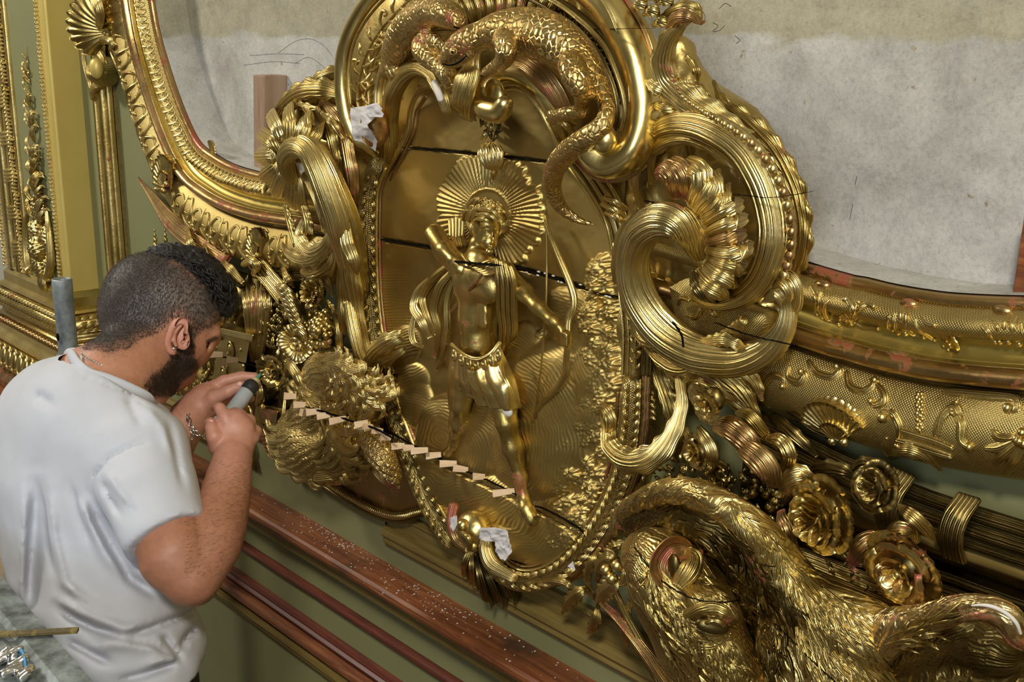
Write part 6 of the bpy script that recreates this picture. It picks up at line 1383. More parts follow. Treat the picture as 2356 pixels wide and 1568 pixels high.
# ------------------------------------------------------------------ leafy branch left of the hound
br = thing('carved_branch', P(1420, 1540, 0), 'gilt leafy branch with toothed leaves between the cartouche foot and the hound', 'carved foliage')
tb('branch', [(1345, 1355, .05, 6), (1385, 1385, .08, 9), (1430, 1430, .10, 12), (1480, 1490, .12, 16), (1530, 1560, .13, 20), (1570, 1620, .13, 22)], 'red', br, n=50, m=12)
tb('branch', [(1395, 1300, .08, 5), (1420, 1370, .10, 8), (1450, 1430, .11, 9), (1490, 1500, .12, 10)], 'gold', br, n=40, m=10)
tb('branch', [(1400, 1400, .04, 8), (1450, 1460, .05, 12), (1500, 1530, .06, 14), (1540, 1600, .06, 14)], 'dark', br, n=30, m=10)
for rows, mt in [([(1360, 1350, .07, 5), (1335, 1360, .09, 20), (1310, 1380, .08, 20), (1292, 1410, .06, 4)], 'gold'), ([(1375, 1385, .07, 6), (1372, 1415, .08, 20), (1362, 1440, .07, 16), (1350, 1456, .05, 3)], 'gold'),
                 ([(1440, 1330, .12, 5), (1415, 1340, .14, 22), (1390, 1360, .13, 26), (1375, 1380, .11, 8)], 'bright'), ([(1430, 1290, .12, 8), (1405, 1280, .14, 22), (1380, 1300, .13, 22), (1372, 1335, .11, 8)], 'gold'),
                 ([(1380, 1260, .08, 6), (1360, 1290, .10, 16), (1350, 1330, .09, 14), (1365, 1360, .08, 4)], 'gold'), ([(1450, 1250, .10, 8), (1420, 1255, .12, 18), (1395, 1270, .11, 12)], 'gold'),
                 ([(1450, 1380, .10, 8), (1440, 1420, .10, 16), (1435, 1460, .09, 14), (1445, 1490, .07, 3)], 'gold'), ([(1420, 1300, .13, 6), (1438, 1315, .15, 14), (1430, 1340, .14, 12), (1410, 1335, .13, 5)], 'bright')]:
    lf('toothed_leaf', rows, mt, br, n=40, m=19, crown=.35, ridge=.10, nr=2, lobes=5, ld=.4, splay=.3)
for a in ((1395, 1310), (1408, 1330), (1420, 1300)): mk('berry', ball_mesh(P(*a, .15), .009, 8, 10), G['gold'], br)

# ------------------------------------------------------------------ lower left: shaggy beast, plate, trophies and flowers
pl = thing('rimmed_plate', P(820, 1180, 0), 'flat gilt plate with a corded rim under the shaggy beast', 'ornament')
plate([(600, 1000), (640, 1045), (690, 1078), (745, 1112), (800, 1148), (860, 1180), (915, 1195), (960, 1188), (1010, 1170), (960, 1050), (880, 950), (760, 900), (640, 920)], .032, 0, 'field', 'red', pl, n=120, rings=5)
cp = crv([(690, 1070, 0), (745, 1104, 0), (800, 1140, 0), (860, 1173, 0), (910, 1188, 0), (950, 1180, 0), (975, 1172, 0)], 74)
for i in range(73):
    a, b = cp[i], cp[i+1]; t = nrm(b-a); nn = np.array([-t[1], t[0]]); q = (a+b)[:2]/2
    mk('cord_bead', tube_mesh([(*(q-nn*8), .034, 2.6), (*q, .046, 3.1), (*(q+nn*7), .034, 2.6)], 6, 7), G['bright'], pl)
tb('plate_edge', [(660, 1062, .03, 5), (745, 1116, .03, 5), (800, 1152, .03, 5), (860, 1185, .03, 5), (920, 1200, .03, 5), (985, 1178, .03, 5)], 'dark', pl, n=50, m=8)
bs = thing('shaggy_beast', P(780, 1120, 0), 'gilt shaggy beast mask with swirling mane and gaping dark mouth, left of the panel foot', 'carved mask')
sdf_of([[(690, 990, .08, 50), (720, 1030, .10, 60), (780, 1040, .10, 60), (820, 1000, .09, 50)], [(720, 950, .08, 50), (780, 960, .09, 54), (840, 950, .08, 40)], [(745, 860, .08, 46), (800, 880, .09, 60), (850, 930, .08, 44)]], (), .0034, .02, furfn((.9, 0, .4), 380, .0022, 9, 20), 'form', 'gold', bs,
       subs=[(742, 1050, .168, (.022, .05, .018))])
mk('mouth_hollow', ball_mesh(P(744, 1052, .14), .017, 8, 12, (1.1, .3, .9)), G['crack'], bs)
locks([(745, 845, .14, 34), (800, 865, .15, 50), (860, 920, .14, 40)], 153, 0, 42, .1, 'bright', bs, 8.5, .010, 31, 'mane', .5, 1.2, hook=1, m=10, nn=13)
locks([(700, 880, .12, 26), (730, 920, .14, 36), (790, 950, .14, 40)], 91, 0, 42, -.2, 'gold', bs, 8.5, .010, 32, 'mane', .5, 1.2, hook=1, m=10, nn=13)
locks([(680, 970, .13, 26), (690, 1020, .145, 36), (730, 1075, .14, 26)], 136, 0, 50, .6, 'bright', bs, 7.5, .008, 33, 'cheek_curls', .4, .9, hook=1, m=10, nn=13)
locks([(750, 990, .155, 34), (785, 1030, .155, 34), (800, 1060, .14, 22)], 136, 0, 56, .5, 'gold', bs, 7.5, .008, 34, 'cheek_curls', .3, .7, hook=1, m=10, nn=13)
for k in range(7):
    x = 762+k*13; tb('long_curl', [(x-6, 940, .13, 6), (x+6, 980+random.uniform(-8, 8), .145, 9), (x-4+k, 1030, .14, 9), (x+8, 1075+random.uniform(-20, 10), .12, 8), (x+2, 1105-abs(k-5)*7, .08, 4)], 'bright' if k % 2 else 'gold', bs, n=40, m=12, flutes=4, fd=.2)
for k in range(6):
    tb('lip_fold', [(700+k*6, 1050+k*8, .13, 5), (728, 1078+k*5, .15, 6), (770, 1075+k*5, .145, 5), (790-k*4, 1058+k*7, .12, 3)], 'bright' if k % 2 else 'gold', bs, n=26, m=10)
sdf_of([[(846, 990, .12, 22), (866, 1028, .135, 27), (886, 1062, .135, 24), (905, 1092, .125, 14), (914, 1106, .12, 8)]], (), .0022, .008, furfn((.8, 0, .6), 500, .0014, 3, 20), 'serpent_head', 'scaly', bs, label='scaly serpent head poking out of the mane')
tb('serpent_jaw', [(846, 1040, .11, 10), (860, 1076, .115, 10), (884, 1106, .11, 8), (918, 1120, .10, 4)], 'bright', bs, n=30, m=10)
mk('serpent_eye', ball_mesh(P(893, 1070, .163), .0055, 7, 9), G['bright'], bs)
# flowers of the left cluster
gl2 = 'flowers of the left-hand cluster'
rose(722, 672, .12, 40, 'tight gilt chrysanthemum head high in the left flower cluster', (0, -1, .1), ('bright', 'gold'), 41, group=gl2, rings=((9, .2, 1.0, .5, .4), (8, .16, .8, .7, .4), (7, .1, .55, .8, .4), (5, .05, .3, .85, .5)), rib=.08)
rose(628, 850, .11, 38, 'gilt cup flower with ribbed petals just above the syringe tip', (.3, -1, 0), ('bright', 'gold', 'dark'), 42, group=gl2, rings=((5, .2, 1.0, .55, .8), (4, .12, .6, .5, .8), (3, .06, .3, .6, .8)), rib=.07)
rose(680, 790, .12, 40, 'gilt bell flower opening sideways in the left cluster', (.6, -1, .1), ('bright', 'gold'), 43, group=gl2, rings=((6, .15, 1.05, .45, .6), (3, .05, .35, .5, .8)), rib=.08)
fl = thing('flower_cluster', P(690, 900, 0), 'gilt cluster of berries, curled petals and leaves left of the cartouche', 'carved foliage')
for k in range(9): lf('ribbed_petal', [(640+k*5, 668+k*12-8, .10, 8), (650+k*4.5, 664+k*12, .135, 13), (668+k*4, 672+k*12, .13, 11), (682+k*3, 682+k*12, .10, 5)], 'bright', fl, n=14, m=13, crown=.8, ridge=.15, nr=3, lobes=0)
rg = np.random.RandomState(51)
for i in range(75):
    a = rg.rand()*6.28; r = rg.rand()**.5; x, y = 728+cos(a)*r*44, 762+sin(a)*r*50; mk('berry', ball_mesh(P(x, y, .12-.03*r*r+rg.uniform(-.004, .004)), rg.uniform(.006, .0085), 6, 8), G['gold' if i % 3 else 'bright'], fl)
for i in range(45):
    a = rg.rand()*6.28; r = rg.rand()**.5; x, y = 632+cos(a)*r*26, 742+sin(a)*r*42; mk('berry', ball_mesh(P(x, y, .09-.02*r*r), rg.uniform(.005, .008), 6, 8), G['dark' if i % 3 else 'gold'], fl)
for rows, mt in [([(655, 860, .09, 8), (668, 840, .11, 16), (690, 870, .12, 20), (700, 910, .10, 8)], 'gold'), ([(660, 880, .09, 5), (668, 900, .11, 8), (690, 930, .11, 8), (720, 950, .09, 4)], 'bright'), ([(700, 635, .07, 8), (725, 628, .10, 16), (755, 650, .09, 12), (765, 680, .08, 4)], 'gold'),
                 ([(650, 610, .06, 5), (662, 640, .08, 14), (675, 660, .07, 4)], 'gold'), ([(765, 700, .08, 5), (780, 760, .09, 14), (785, 820, .08, 12), (810, 860, .06, 4)], 'gold')]:
    lf('leaf', rows, mt, fl, n=26, m=17, crown=.6, ridge=.14, nr=5, lobes=4, ld=.3)
for i in range(120):
    x = rg.uniform(600, 900); y = rg.uniform(640, 930)
    if x > 800: y = rg.uniform(850, 960)
    if (x-722)**2+(y-672)**2 < 1400: continue
    a = rg.rand()*6.28; r = rg.uniform(9, 20); d = rg.uniform(.05, .085)
    lf('leaf', [(x, y, d, 3), (x+cos(a)*r*.6, y+sin(a)*r*.6, d+.016, r*.4), (x+cos(a)*r*1.2, y+sin(a)*r*1.2, d+.003, 2)], rg.choice(['gold', 'dark', 'gold', 'bright']), fl, n=10, m=9, crown=.7, ridge=.2, nr=3, lobes=0)
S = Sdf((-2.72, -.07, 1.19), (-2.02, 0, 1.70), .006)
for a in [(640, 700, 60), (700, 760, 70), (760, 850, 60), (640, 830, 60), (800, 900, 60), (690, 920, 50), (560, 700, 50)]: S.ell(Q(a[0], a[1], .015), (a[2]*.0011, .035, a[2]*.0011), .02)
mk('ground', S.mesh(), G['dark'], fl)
# trophies behind the hands
tr = thing('trophy_group', P(540, 900, 0), 'gilt trophies: medallion pedestal, vase and fluted horns behind the syringe', 'ornament')
for k in range(5): tb('horn_reed', [(575+k*5, 612-k*6, .07, 4), (620+k*5, 665-k*6, .08, 5.5), (668+k*5, 730-k*8, .08, 6)], 'bright' if k % 2 else 'gold', tr, n=24, m=8)
for k in range(4): tb('reed', [(590, 598+k*9, .05, 5), (640, 612+k*9, .055, 6), (700, 618+k*9, .055, 6)], 'dark', tr, n=20, m=9)
tb('knot', [(560, 608, .07, 7), (578, 600, .09, 10), (592, 612, .09, 10), (584, 630, .07, 7)], 'bright', tr, n=20, m=12, flutes=5, fd=.25)
def panelbox(c4, d0, d1, name, mat):
    a = [P(x, y, d0) for x, y in c4]; b = [P(x, y, d1) for x, y in c4]; mb = MB(); mb.add(a+b, [(0, 1, 2, 3), (7, 6, 5, 4), (0, 4, 5, 1), (1, 5, 6, 2), (2, 6, 7, 3), (3, 7, 4, 0)]); return mk(name, mb, G[mat], tr, smooth=False, bevel=.002)
panelbox([(508, 765), (575, 782), (555, 905), (486, 880)], .02, .075, 'pedestal', 'gold'); panelbox([(500, 752), (584, 770), (580, 786), (502, 768)], .02, .09, 'pedestal_cap', 'bright')
for (x, y) in ((530, 805), (514, 862)):
    q = P(x, y, .078); rr = 16*dep(q)/F; ring = [[*(q+np.array([cos(a)*rr*.8, 0, sin(a)*rr*1.2])), .0028] for a in np.linspace(0, 2*pi, 20)]
    md = mk('medallion', ball_mesh(q, rr, 8, 12, (.55, .35, .9)), G['gold'], tr); mk('medallion_ring', tube_mesh(ring, 34, 7, raw=True), G['bright'], md)
panelbox([(590, 925), (650, 940), (644, 985), (584, 968)], .01, .07, 'block', 'gold'); panelbox([(600, 936), (640, 946), (636, 974), (596, 962)], .05, .078, 'block_panel', 'red')
q = P(574, 955, .085); ring = [[*(q+np.array([cos(a)*.011, 0, sin(a)*.02])), .0032] for a in np.linspace(0, 2*pi, 20)]; mk('block_ring', tube_mesh(ring, 34, 7, raw=True), G['bright'], tr)
tb('block_post', [(656, 915, .08, 4), (652, 960, .09, 6), (650, 1000, .085, 5)], 'bright', tr, n=16, m=8)
for k in range(6): tb('fan_rib', [(600+k*4, 1000+k*9, .05, 5), (630+k*2, 1000+k*9, .06, 7), (660, 985+k*10, .05, 5)], 'red', tr, n=16, m=9)
for k in range(7): tb('vase_flute', [(560+k*11, 650+abs(k-3)*6, .05, 6), (566+k*9, 700, .085, 8), (572+k*6.5, 770, .075, 6), (580+k*3, 830, .05, 4)], 'gold' if k % 2 else 'bright', tr, n=30, m=9)
for i, rows in enumerate([[(470, 560, .06, 8), (480, 600, .09, 16), (505, 640, .09, 18), (530, 660, .07, 6)], [(432, 520, .06, 6), (440, 560, .09, 16), (460, 600, .08, 14), (480, 640, .06, 5)], [(500, 600, .05, 8), (530, 620, .08, 16), (560, 650, .07, 8)], [(520, 660, .06, 8), (535, 700, .09, 14), (530, 740, .07, 6)], [(500, 690, .05, 8), (510, 730, .08, 14), (500, 765, .06, 6)], [(590, 860, .06, 8), (600, 900, .09, 14), (590, 930, .07, 5)]]):
    lf('leaf', rows, 'bright' if i % 2 else 'gold', tr, n=26, m=17, crown=.6, ridge=.14, nr=5, lobes=4, ld=.3)
for i in range(110):
    x = rg.uniform(440, 620); y = np.interp(x, [440, 620], [600, 640])+rg.uniform(0, 300)
    a = rg.rand()*6.28; r = rg.uniform(8, 16); d = rg.uniform(.03, .065)
    lf('small_leaf', [(x, y, d, 3), (x+cos(a)*r*.6, y+sin(a)*r*.6, d+.018, r*.42), (x+cos(a)*r*1.2, y+sin(a)*r*1.2, d+.003, 2)], rg.choice(['gold', 'dark', 'bright', 'gold']), tr, n=9, m=7, crown=.7, ridge=.2, nr=2, lobes=0)
plate([(440, 590), (520, 620), (620, 660), (690, 760), (680, 960), (640, 1000), (560, 940), (480, 880), (450, 760)], .02, 0, 'back_board', 'dark', tr, n=60, rings=3)
plate([(380, 880), (420, 850), (480, 860), (560, 920), (640, 985), (640, 1030), (560, 990), (460, 930)], .015, 0, 'lower_board', 'gold', tr, n=60, rings=3)
for i in range(40):
    x = rg.uniform(400, 500); y = np.interp(x, [400, 500], [880, 900])+rg.uniform(-25, 25); a = rg.rand()*6.28
    lf('small_leaf', [(x, y, .03, 3), (x+cos(a)*8, y+sin(a)*8, .05, 6), (x+cos(a)*16, y+sin(a)*16, .03, 2)], rg.choice(['gold', 'bright']), tr, n=9, m=7, crown=.7, ridge=.2, nr=2, lobes=0)
o = mk('trim_23', rail([(0, 1.085), (0, 1.165), (.012, 1.165), (.018, 1.155), (.010, 1.15), (.010, 1.13), (.02, 1.125), (.024, 1.115), (.012, 1.10)], -3.12, -2.49, 2), G['olive'], smooth=False); struct(o)
# crack across the cluster
crack('split', [(470, 812), (520, 824), (560, 836), (600, 845)], .10, 1.2, tr)
crack('split', [(700, 935), (760, 952), (800, 966), (860, 985), (905, 1010)], .165, 1.8, bs)

# ------------------------------------------------------------------ thin pine wedges pushed into the long split
wd = [(668, 911, 28, 0, .15), (690, 931, 28, 4, .15), (700, 948, 14, 5, .165), (722, 947, 32, 12, .165), (745, 956, 30, 14, .165), (778, 966, 36, 22, .165), (832, 975, 30, 26, .165), (848, 982, 22, 12, .16), (868, 990, 26, -12, .15), (888, 1005, 24, -16, .14), (916, 1026, 30, 8, .13), (940, 1030, 26, 10, .12), (966, 1036, 38, 8, .12), (998, 1047, 34, 10, .09),
      (1032, 1066, 38, 4, .085), (1060, 1078, 34, -14, .085), (1102, 1096, 28, 0, .085), (1160, 1132, 48, 14, .085)]
grp = 'pine wedges in the long split'
for i, (x, y, L, an, d) in enumerate(wd+[(486, 794, 30, 2, .12), (496, 815, 34, 0, .12), (535, 828, 26, 0, .11)]):
    a = P(x-L*.5, y+math.tan(radians(an))*L*.3, d+.012); b = P(x+L*.5, y-math.tan(radians(an))*L*.3, d-.006)
    t = nrm(b-a); n0 = nrm(np.array([0, -1, .3])-t*(np.array([0, -1, .3])@t)); s0 = np.cross(t, n0)
    w0 = 8.5*dep(a)/F; w1 = 6*dep(b)/F; V = []
    for p, w_, h in ((a, w0, .004), (b, w1, .0008)):
        V += [p-s0*w_-n0*h, p+s0*w_-n0*h, p+s0*w_+n0*h, p-s0*w_+n0*h]
    o = mk('pine_wedge', MB().add(V, [(0, 1, 2, 3), (7, 6, 5, 4), (0, 4, 5, 1), (1, 5, 6, 2), (2, 6, 7, 3), (3, 7, 4, 0)]), G['pine'], smooth=False)
    ORD = ['first', 'second', 'third', 'fourth', 'fifth', 'sixth', 'seventh', 'eighth', 'ninth', 'tenth']
    if i >= len(wd): lb, gr = ORD[i-len(wd)]+' pine wedge from the top by the nose of the man', "pine wedges by the man's face"
    elif i == len(wd)-1: lb, gr = "longest pine wedge, alone, pointing at the archer's front ankle", 'pine wedges in the long split'
    elif i < 10: lb, gr = ORD[i]+' pine wedge from the left, in the split across the shaggy beast', 'pine wedges in the long split'
    elif i < 14: lb, gr = ORD[i-10]+' pine wedge from the left of the four on the left panel band', 'pine wedges in the long split'
    else: lb, gr = ORD[i-14]+" pine wedge from the left of the three below the archer's rear foot", 'pine wedges in the long split'
    tag(o, lb, 'wedge', gr)

# ------------------------------------------------------------------ facing tissue stuck on loose gilding
def sheet(pts, d, name, lab, amp=.003, n=14, seed=0):
    c = np.mean(pts, 0); o = crv(np.array([(x, y, 0) for x, y in list(pts)+[pts[0]]], float)[:, :], 60)[:, :2] if False else np.array(pts, float)
    # straight-edged torn outline
    e = []
    for a, b in zip(o, np.roll(o, -1, 0)):
        for t in np.linspace(0, 1, 6, endpoint=False): e.append(a*(1-t)+b*t)
    e = np.array(e); rows = []
    for k, t in enumerate(np.linspace(0, .98, n)):
        q = e*(1-t)+c*t; dd_ = [d(x, y) if callable(d) else d for x, y in q]
        p = np.array([P(x, y, z) for (x, y), z in zip(q, dd_)]); p[:, 1] -= amp*vnoise(q, 1/14., seed)+amp*.5*vnoise(q, 1/6., seed+1)
        rows.append(p)
    V = np.array(rows); back = V+np.array([0, .0008, 0]); VV = np.concatenate([back[::-1], V], 0)
    return tag(mk(name, (VV.reshape(-1, 3), grid_faces(len(VV), len(e), True)), G['tissue'], smooth=False), lab, 'paper')
def arm_d(x, y): return .125+.035*math.exp(-((x-848)/26)**2-((y-285)/40)**2)
sheet([(804, 248), (845, 243), (865, 236), (880, 250), (868, 262), (845, 262), (838, 300), (842, 322), (868, 325), (862, 348), (838, 330), (815, 322), (808, 290)], arm_d, 'tissue_patch', 'torn white tissue hanging on the left end of the arch moulding', .0022, seed=1)
sheet([(836, 248), (866, 240), (880, 262), (878, 270), (850, 268)], lambda x, y: .165, 'tissue_patch', 'small folded tissue strip over the rounded knob on the left of the arch', .002, seed=2)
mk('arch_knob', ball_mesh(P(862, 292, .12), .028, 14, 18, (.9, .9, 1.3)), G['red'], car)
def kd(x, y): return .125
sheet([(1108, 1212), (1150, 1214), (1165, 1222), (1174, 1250), (1178, 1270), (1165, 1288), (1150, 1284), (1138, 1270), (1136, 1248), (1122, 1236), (1104, 1240)], kd, 'tissue_patch', 'crumpled white tissue on the hook at the foot of the panel', .004, seed=3)
sheet([(1306, 1302), (1318, 1290), (1324, 1310)], .115, 'tissue_patch', 'tiny pale tissue triangle on the lower right panel band', .001, 5, 4)
sheet([(1036, 1190), (1050, 1185), (1052, 1205), (1044, 1222), (1036, 1210)], .125, 'gesso_patch', 'bare white gesso spot left of the knob at the panel foot', .001, 5, 5)
# ------------------------------------------------------------------ the restorer
def K(px, py, z, r=None):
    p = Pz(px, py, z); return p if r is None else np.array([*p, r])
hipc = K(250, 1490, 2.16)
man = thing('person', (hipc[0], hipc[1], 0), 'bearded young man in a white t-shirt bending towards the carving with a syringe', 'person')
def sdpoly(poly, X, Y):
    "signed px distance, positive inside"
    b = segd(list(poly)+[poly[0]], X, Y)[0]; return np.where(inside(poly, X, Y), b, -b)
def sst(a, b, x): t = np.clip((x-a)/(b-a), 0, 1); return t*t*(3-2*t)
FACE_F = nrm(RGT*.80+FWD*.50-UP*.32)      # where the head points
HEADUP = nrm(UP*.88+RGT*.36-FWD*.05); HEADUP = nrm(HEADUP-FACE_F*(HEADUP@FACE_F)); SIDE = np.cross(FACE_F, HEADUP)
R_img = np.stack([nrm(RGT*.94-UP*.34), nrm(UP*.94+RGT*.34), FWD], 1)
# --- body skin: head, neck, both arms and hands, one surface
lo = np.array([K(150, 1420, 1.85), K(620, 560, 2.5), K(150, 560, 2.5), K(620, 1420, 1.85)]); 
S = Sdf(lo.min(0)-.02, lo.max(0)+.02, .0034)
S.ell(K(368, 692, 2.26), (.104, .089, .078), .02, R_img)
S.ell(K(300, 720, 2.25), (.052, .060, .066), .03, R_img)
S.ell(K(450, 722, 2.275), (.046, .044, .060), .02, R_img)
S.ell(K(440, 775, 2.285), (.048, .046, .055), .02, R_img)
S.chain([K(405, 800, 2.25, .046), K(385, 845, 2.26, .042), K(376, 876, 2.275, .024)], .02)
S.chain([K(430, 810, 2.29, .036), K(405, 855, 2.30, .030), K(384, 882, 2.30, .020)], .02)
S.chain([K(486, 772, 2.29, .012), K(474, 800, 2.325, .012), K(462, 822, 2.33, .0105)], .010)      # nose
S.chain([K(463, 824, 2.325, .010), K(452, 832, 2.32, .009)], .006)
S.chain([K(494, 764, 2.27, .010), K(496, 776, 2.31, .010)], .012); S.ell(K(476, 794, 2.264), (.009, .006, .008), .008, sub=True)
S.ell(K(440, 842, 2.31), (.012, .008, .014), .008)
S.chain([K(345, 790, 2.245, .056), K(300, 835, 2.20, .062), K(255, 880, 2.16, .070), K(215, 930, 2.13, .08)], .03)
S.chain([K(250, 870, 2.15, .06), K(190, 872, 2.16, .055)], .02)
S.chain([K(360, 850, 2.25, .036), K(320, 890, 2.20, .045), K(290, 930, 2.17, .05)], .03)
# near (right) arm
S.chain([K(340, 1080, 2.03, .050), K(372, 1180, 2.0, .053), K(405, 1275, 1.97, .056), K(440, 1325, 1.965, .048)], .02)
S.ell(K(450, 1358, 1.975), (.020, .020, .020), .02)
S.chain(list(crv([K(446, 1322, 1.965, .044), K(484, 1245, 2.0, .050), K(512, 1160, 2.06, .043), K(528, 1090, 2.11, .036), K(538, 1040, 2.15, .031)], 14)), .006)
# near hand: back of hand, thumb and fingers closed on the plunger
S.ell(K(540, 1000, 2.165), (.037, .046, .028), .014, np.stack([nrm(RGT*.97+UP*.2), nrm(UP*.97-RGT*.2), FWD], 1))
S.ell(K(515, 1010, 2.16), (.020, .030, .022), .012)
for rows in ([K(525, 985, 2.155, .014), K(518, 958, 2.155, .0120), K(506, 938, 2.165, .0095), K(499, 933, 2.18, .0085)],
             [K(546, 975, 2.16, .015), K(550, 957, 2.175, .0125), K(540, 950, 2.20, .010), K(526, 958, 2.215, .009)],
             [K(566, 985, 2.165, .0145), K(573, 968, 2.185, .012), K(563, 962, 2.21, .0095), K(548, 968, 2.225, .0085)],
             [K(580, 1008, 2.17, .0125), K(588, 992, 2.19, .0105), K(580, 984, 2.21, .0085), K(566, 986, 2.225, .008)],
             [K(502, 1030, 2.155, .016), K(494, 1004, 2.14, .0135), K(488, 984, 2.145, .0115), K(484, 972, 2.155, .010)]):
    S.chain(rows, .005)
# far (left) forearm and hand, palm towards us
S.chain([K(330, 1080, 2.25, .045), K(390, 1020, 2.27, .042), K(430, 968, 2.29, .034), K(452, 942, 2.30, .029)], .02)
S.chain([K(452, 942, 2.30, .028), K(478, 918, 2.305, .030)], .015)
S.ell(K(482, 918, 2.31), (.034, .028, .016), .012, R_img)
for rows in ([K(466, 940, 2.29, .016), K(492, 915, 2.28, .0145), K(525, 900, 2.272, .0115), K(556, 886, 2.27, .0095)],        # thumb, nail side up
             [K(478, 897, 2.31, .014), K(515, 876, 2.31, .0115), K(555, 866, 2.315, .0100), K(586, 866, 2.315, .0085)],        # index
             [K(500, 910, 2.315, .012), K(545, 895, 2.33, .0105), K(582, 888, 2.325, .0095), K(592, 886, 2.315, .0085)],
             [K(498, 922, 2.315, .012), K(540, 915, 2.335, .0105), K(570, 912, 2.325, .0095), K(576, 916, 2.31, .0085)],
             [K(495, 938, 2.31, .011), K(535, 934, 2.33, .0095), K(558, 930, 2.32, .0085), K(563, 934, 2.31, .0075)]):
    S.chain(rows, .004)
S.warp(lambda X: .0006*vnoise(X, 70, 3), .01)
V, Qd = S.mesh(); V = smooth_verts(V, Qd, 1, .35)
px, py, dp = proj(V)
skin = np.tile(np.array([.50, .235, .145]), (len(V), 1))
arm = sst(1060, 1180, py); skin = skin*(1-arm[:, None])+np.array([.40, .175, .10])*arm[:, None]
hand = sst(1130, 1050, py)*sst(880, 900, py)*(px > 380)+((py < 905) & (px > 470) & (px < 620) & (dp > 2.2) & (py > 845)); hand = np.clip(hand, 0, 1)
hcol = np.array([.52, .245, .17]); skin = skin*(1-hand[:, None])+hcol*hand[:, None]
head = (py < 930) & (px < 520)
buzz = [(190, 805), (225, 560), (360, 550), (540, 690), (506, 738), (482, 752), (455, 768), (446, 800), (436, 800), (430, 745), (412, 728), (392, 738), (372, 762), (330, 778), (300, 800), (262, 812), (225, 806)]
sd = sdpoly(buzz, px, py); n1 = vnoise(np.stack([px, py], 1), .06, 2)
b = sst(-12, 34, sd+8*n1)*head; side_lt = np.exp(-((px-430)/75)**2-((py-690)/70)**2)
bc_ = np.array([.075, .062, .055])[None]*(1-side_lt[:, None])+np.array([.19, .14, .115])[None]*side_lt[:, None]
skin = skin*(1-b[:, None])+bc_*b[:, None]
beard = [(434, 762), (446, 790), (444, 820), (456, 840), (440, 856), (418, 872), (398, 905), (355, 906), (334, 886), (352, 862), (382, 838), (404, 806), (422, 786)]
sb = sdpoly(beard, px, py); b = sst(-14, 14, sd*0+sb+5*n1)*head; dark = np.array([.03, .02, .015]); skin = skin*(1-.93*b[:, None])+.93*b[:, None]*dark
ch = np.exp(-((px-455)/26)**2-((py-806)/20)**2)*head; skin = skin*(1-.25*ch[:, None])+np.array([.55, .20, .14])*.25*ch[:, None]
br_ = segd([(478, 786), (492, 779), (497, 778)], px, py)[0]; b = (1-sst(3, 7, br_))*head; skin = skin*(1-.85*b[:, None])+.85*b[:, None]*dark
body = mk('body', (V, Qd), G['skin'], man, colors=skin)
# normals for hair
def vnorm(V, Q):
    n = np.cross(V[Q[:, 2]]-V[Q[:, 0]], V[Q[:, 3]]-V[Q[:, 1]]); N = np.zeros_like(V)
    for i in range(4): np.add.at(N, Q[:, i], n)
    return nrm(N)
NV = vnorm(V, Qd); 
if ((V-K(368, 692, 2.26))*NV)[head].sum() < 0: NV = -NV
def hairs(mask, n, L, w_, flow, name, mat, seed=0, lift=.5, jit=.3):
    rg = np.random.RandomState(seed); ids = np.flatnonzero(mask); ids = ids[rg.randint(0, len(ids), n)]
    p = V[ids]+rg.uniform(-.0017, .0017, (n, 3)); N = NV[ids]; fl = np.asarray(flow(p) if callable(flow) else np.tile(flow, (n, 1)))
    d = fl-N*(fl*N).sum(1)[:, None]; d = nrm(nrm(d)+N*lift+rg.normal(0, jit, (n, 3))); l = L*rg.uniform(.6, 1.3, n)[:, None]
    s_ = nrm(np.cross(d, N+1e-4))*w_; a = p-N*.0006; m_ = a+d*l*.5+N*.0002; e = a+d*l-N*lift*l*.35
    VV = np.stack([a-s_, a+s_, m_+s_*.8, m_-s_*.8, e+s_*.2, e-s_*.2], 1).reshape(-1, 3); k = np.arange(n)[:, None]*6
    Q_ = np.vstack([k+[0, 1, 2, 3], k+[3, 2, 4, 5]]); o = mk(name, (VV, Q_), G[mat], man); o['kind'] = 'stuff'; return o
vis = NV@FWD < .35
hairs(head & (sd > 2) & vis, 30000, .0055, .00030, nrm(-UP-RGT*.4), 'buzzed_hair', 'buzz', 1, .9, .35)
hairs(head & (sd > -14) & (sd <= 6) & vis, 1400, .003, .00018, nrm(-UP-RGT*.4), 'buzzed_hair', 'hair', 2, .6, .3)
hairs(head & (sb > -3), 9000, .008, .00028, nrm(-UP*.8-RGT*.2), 'beard', 'beard', 3, .55, .35)
hairs(head & (sb > -14) & (sb <= 0), 900, .004, .00018, nrm(-UP*.8-RGT*.2), 'beard', 'beard', 4, .4, .3)
fore = (py > 1060) & (py < 1330) & (px > 420) & (px < 600); hairs(fore, 5200, .009, .00011, nrm(UP*.3+RGT*.9), 'arm_hair', 'armhair', 5, .18, .35)
fore2 = (py > 930) & (py < 1080) & (px < 440) & (px > 370); hairs(fore2, 500, .009, .00012, nrm(UP*.5-RGT*.5), 'arm_hair', 'armhair', 6, .15, .3)
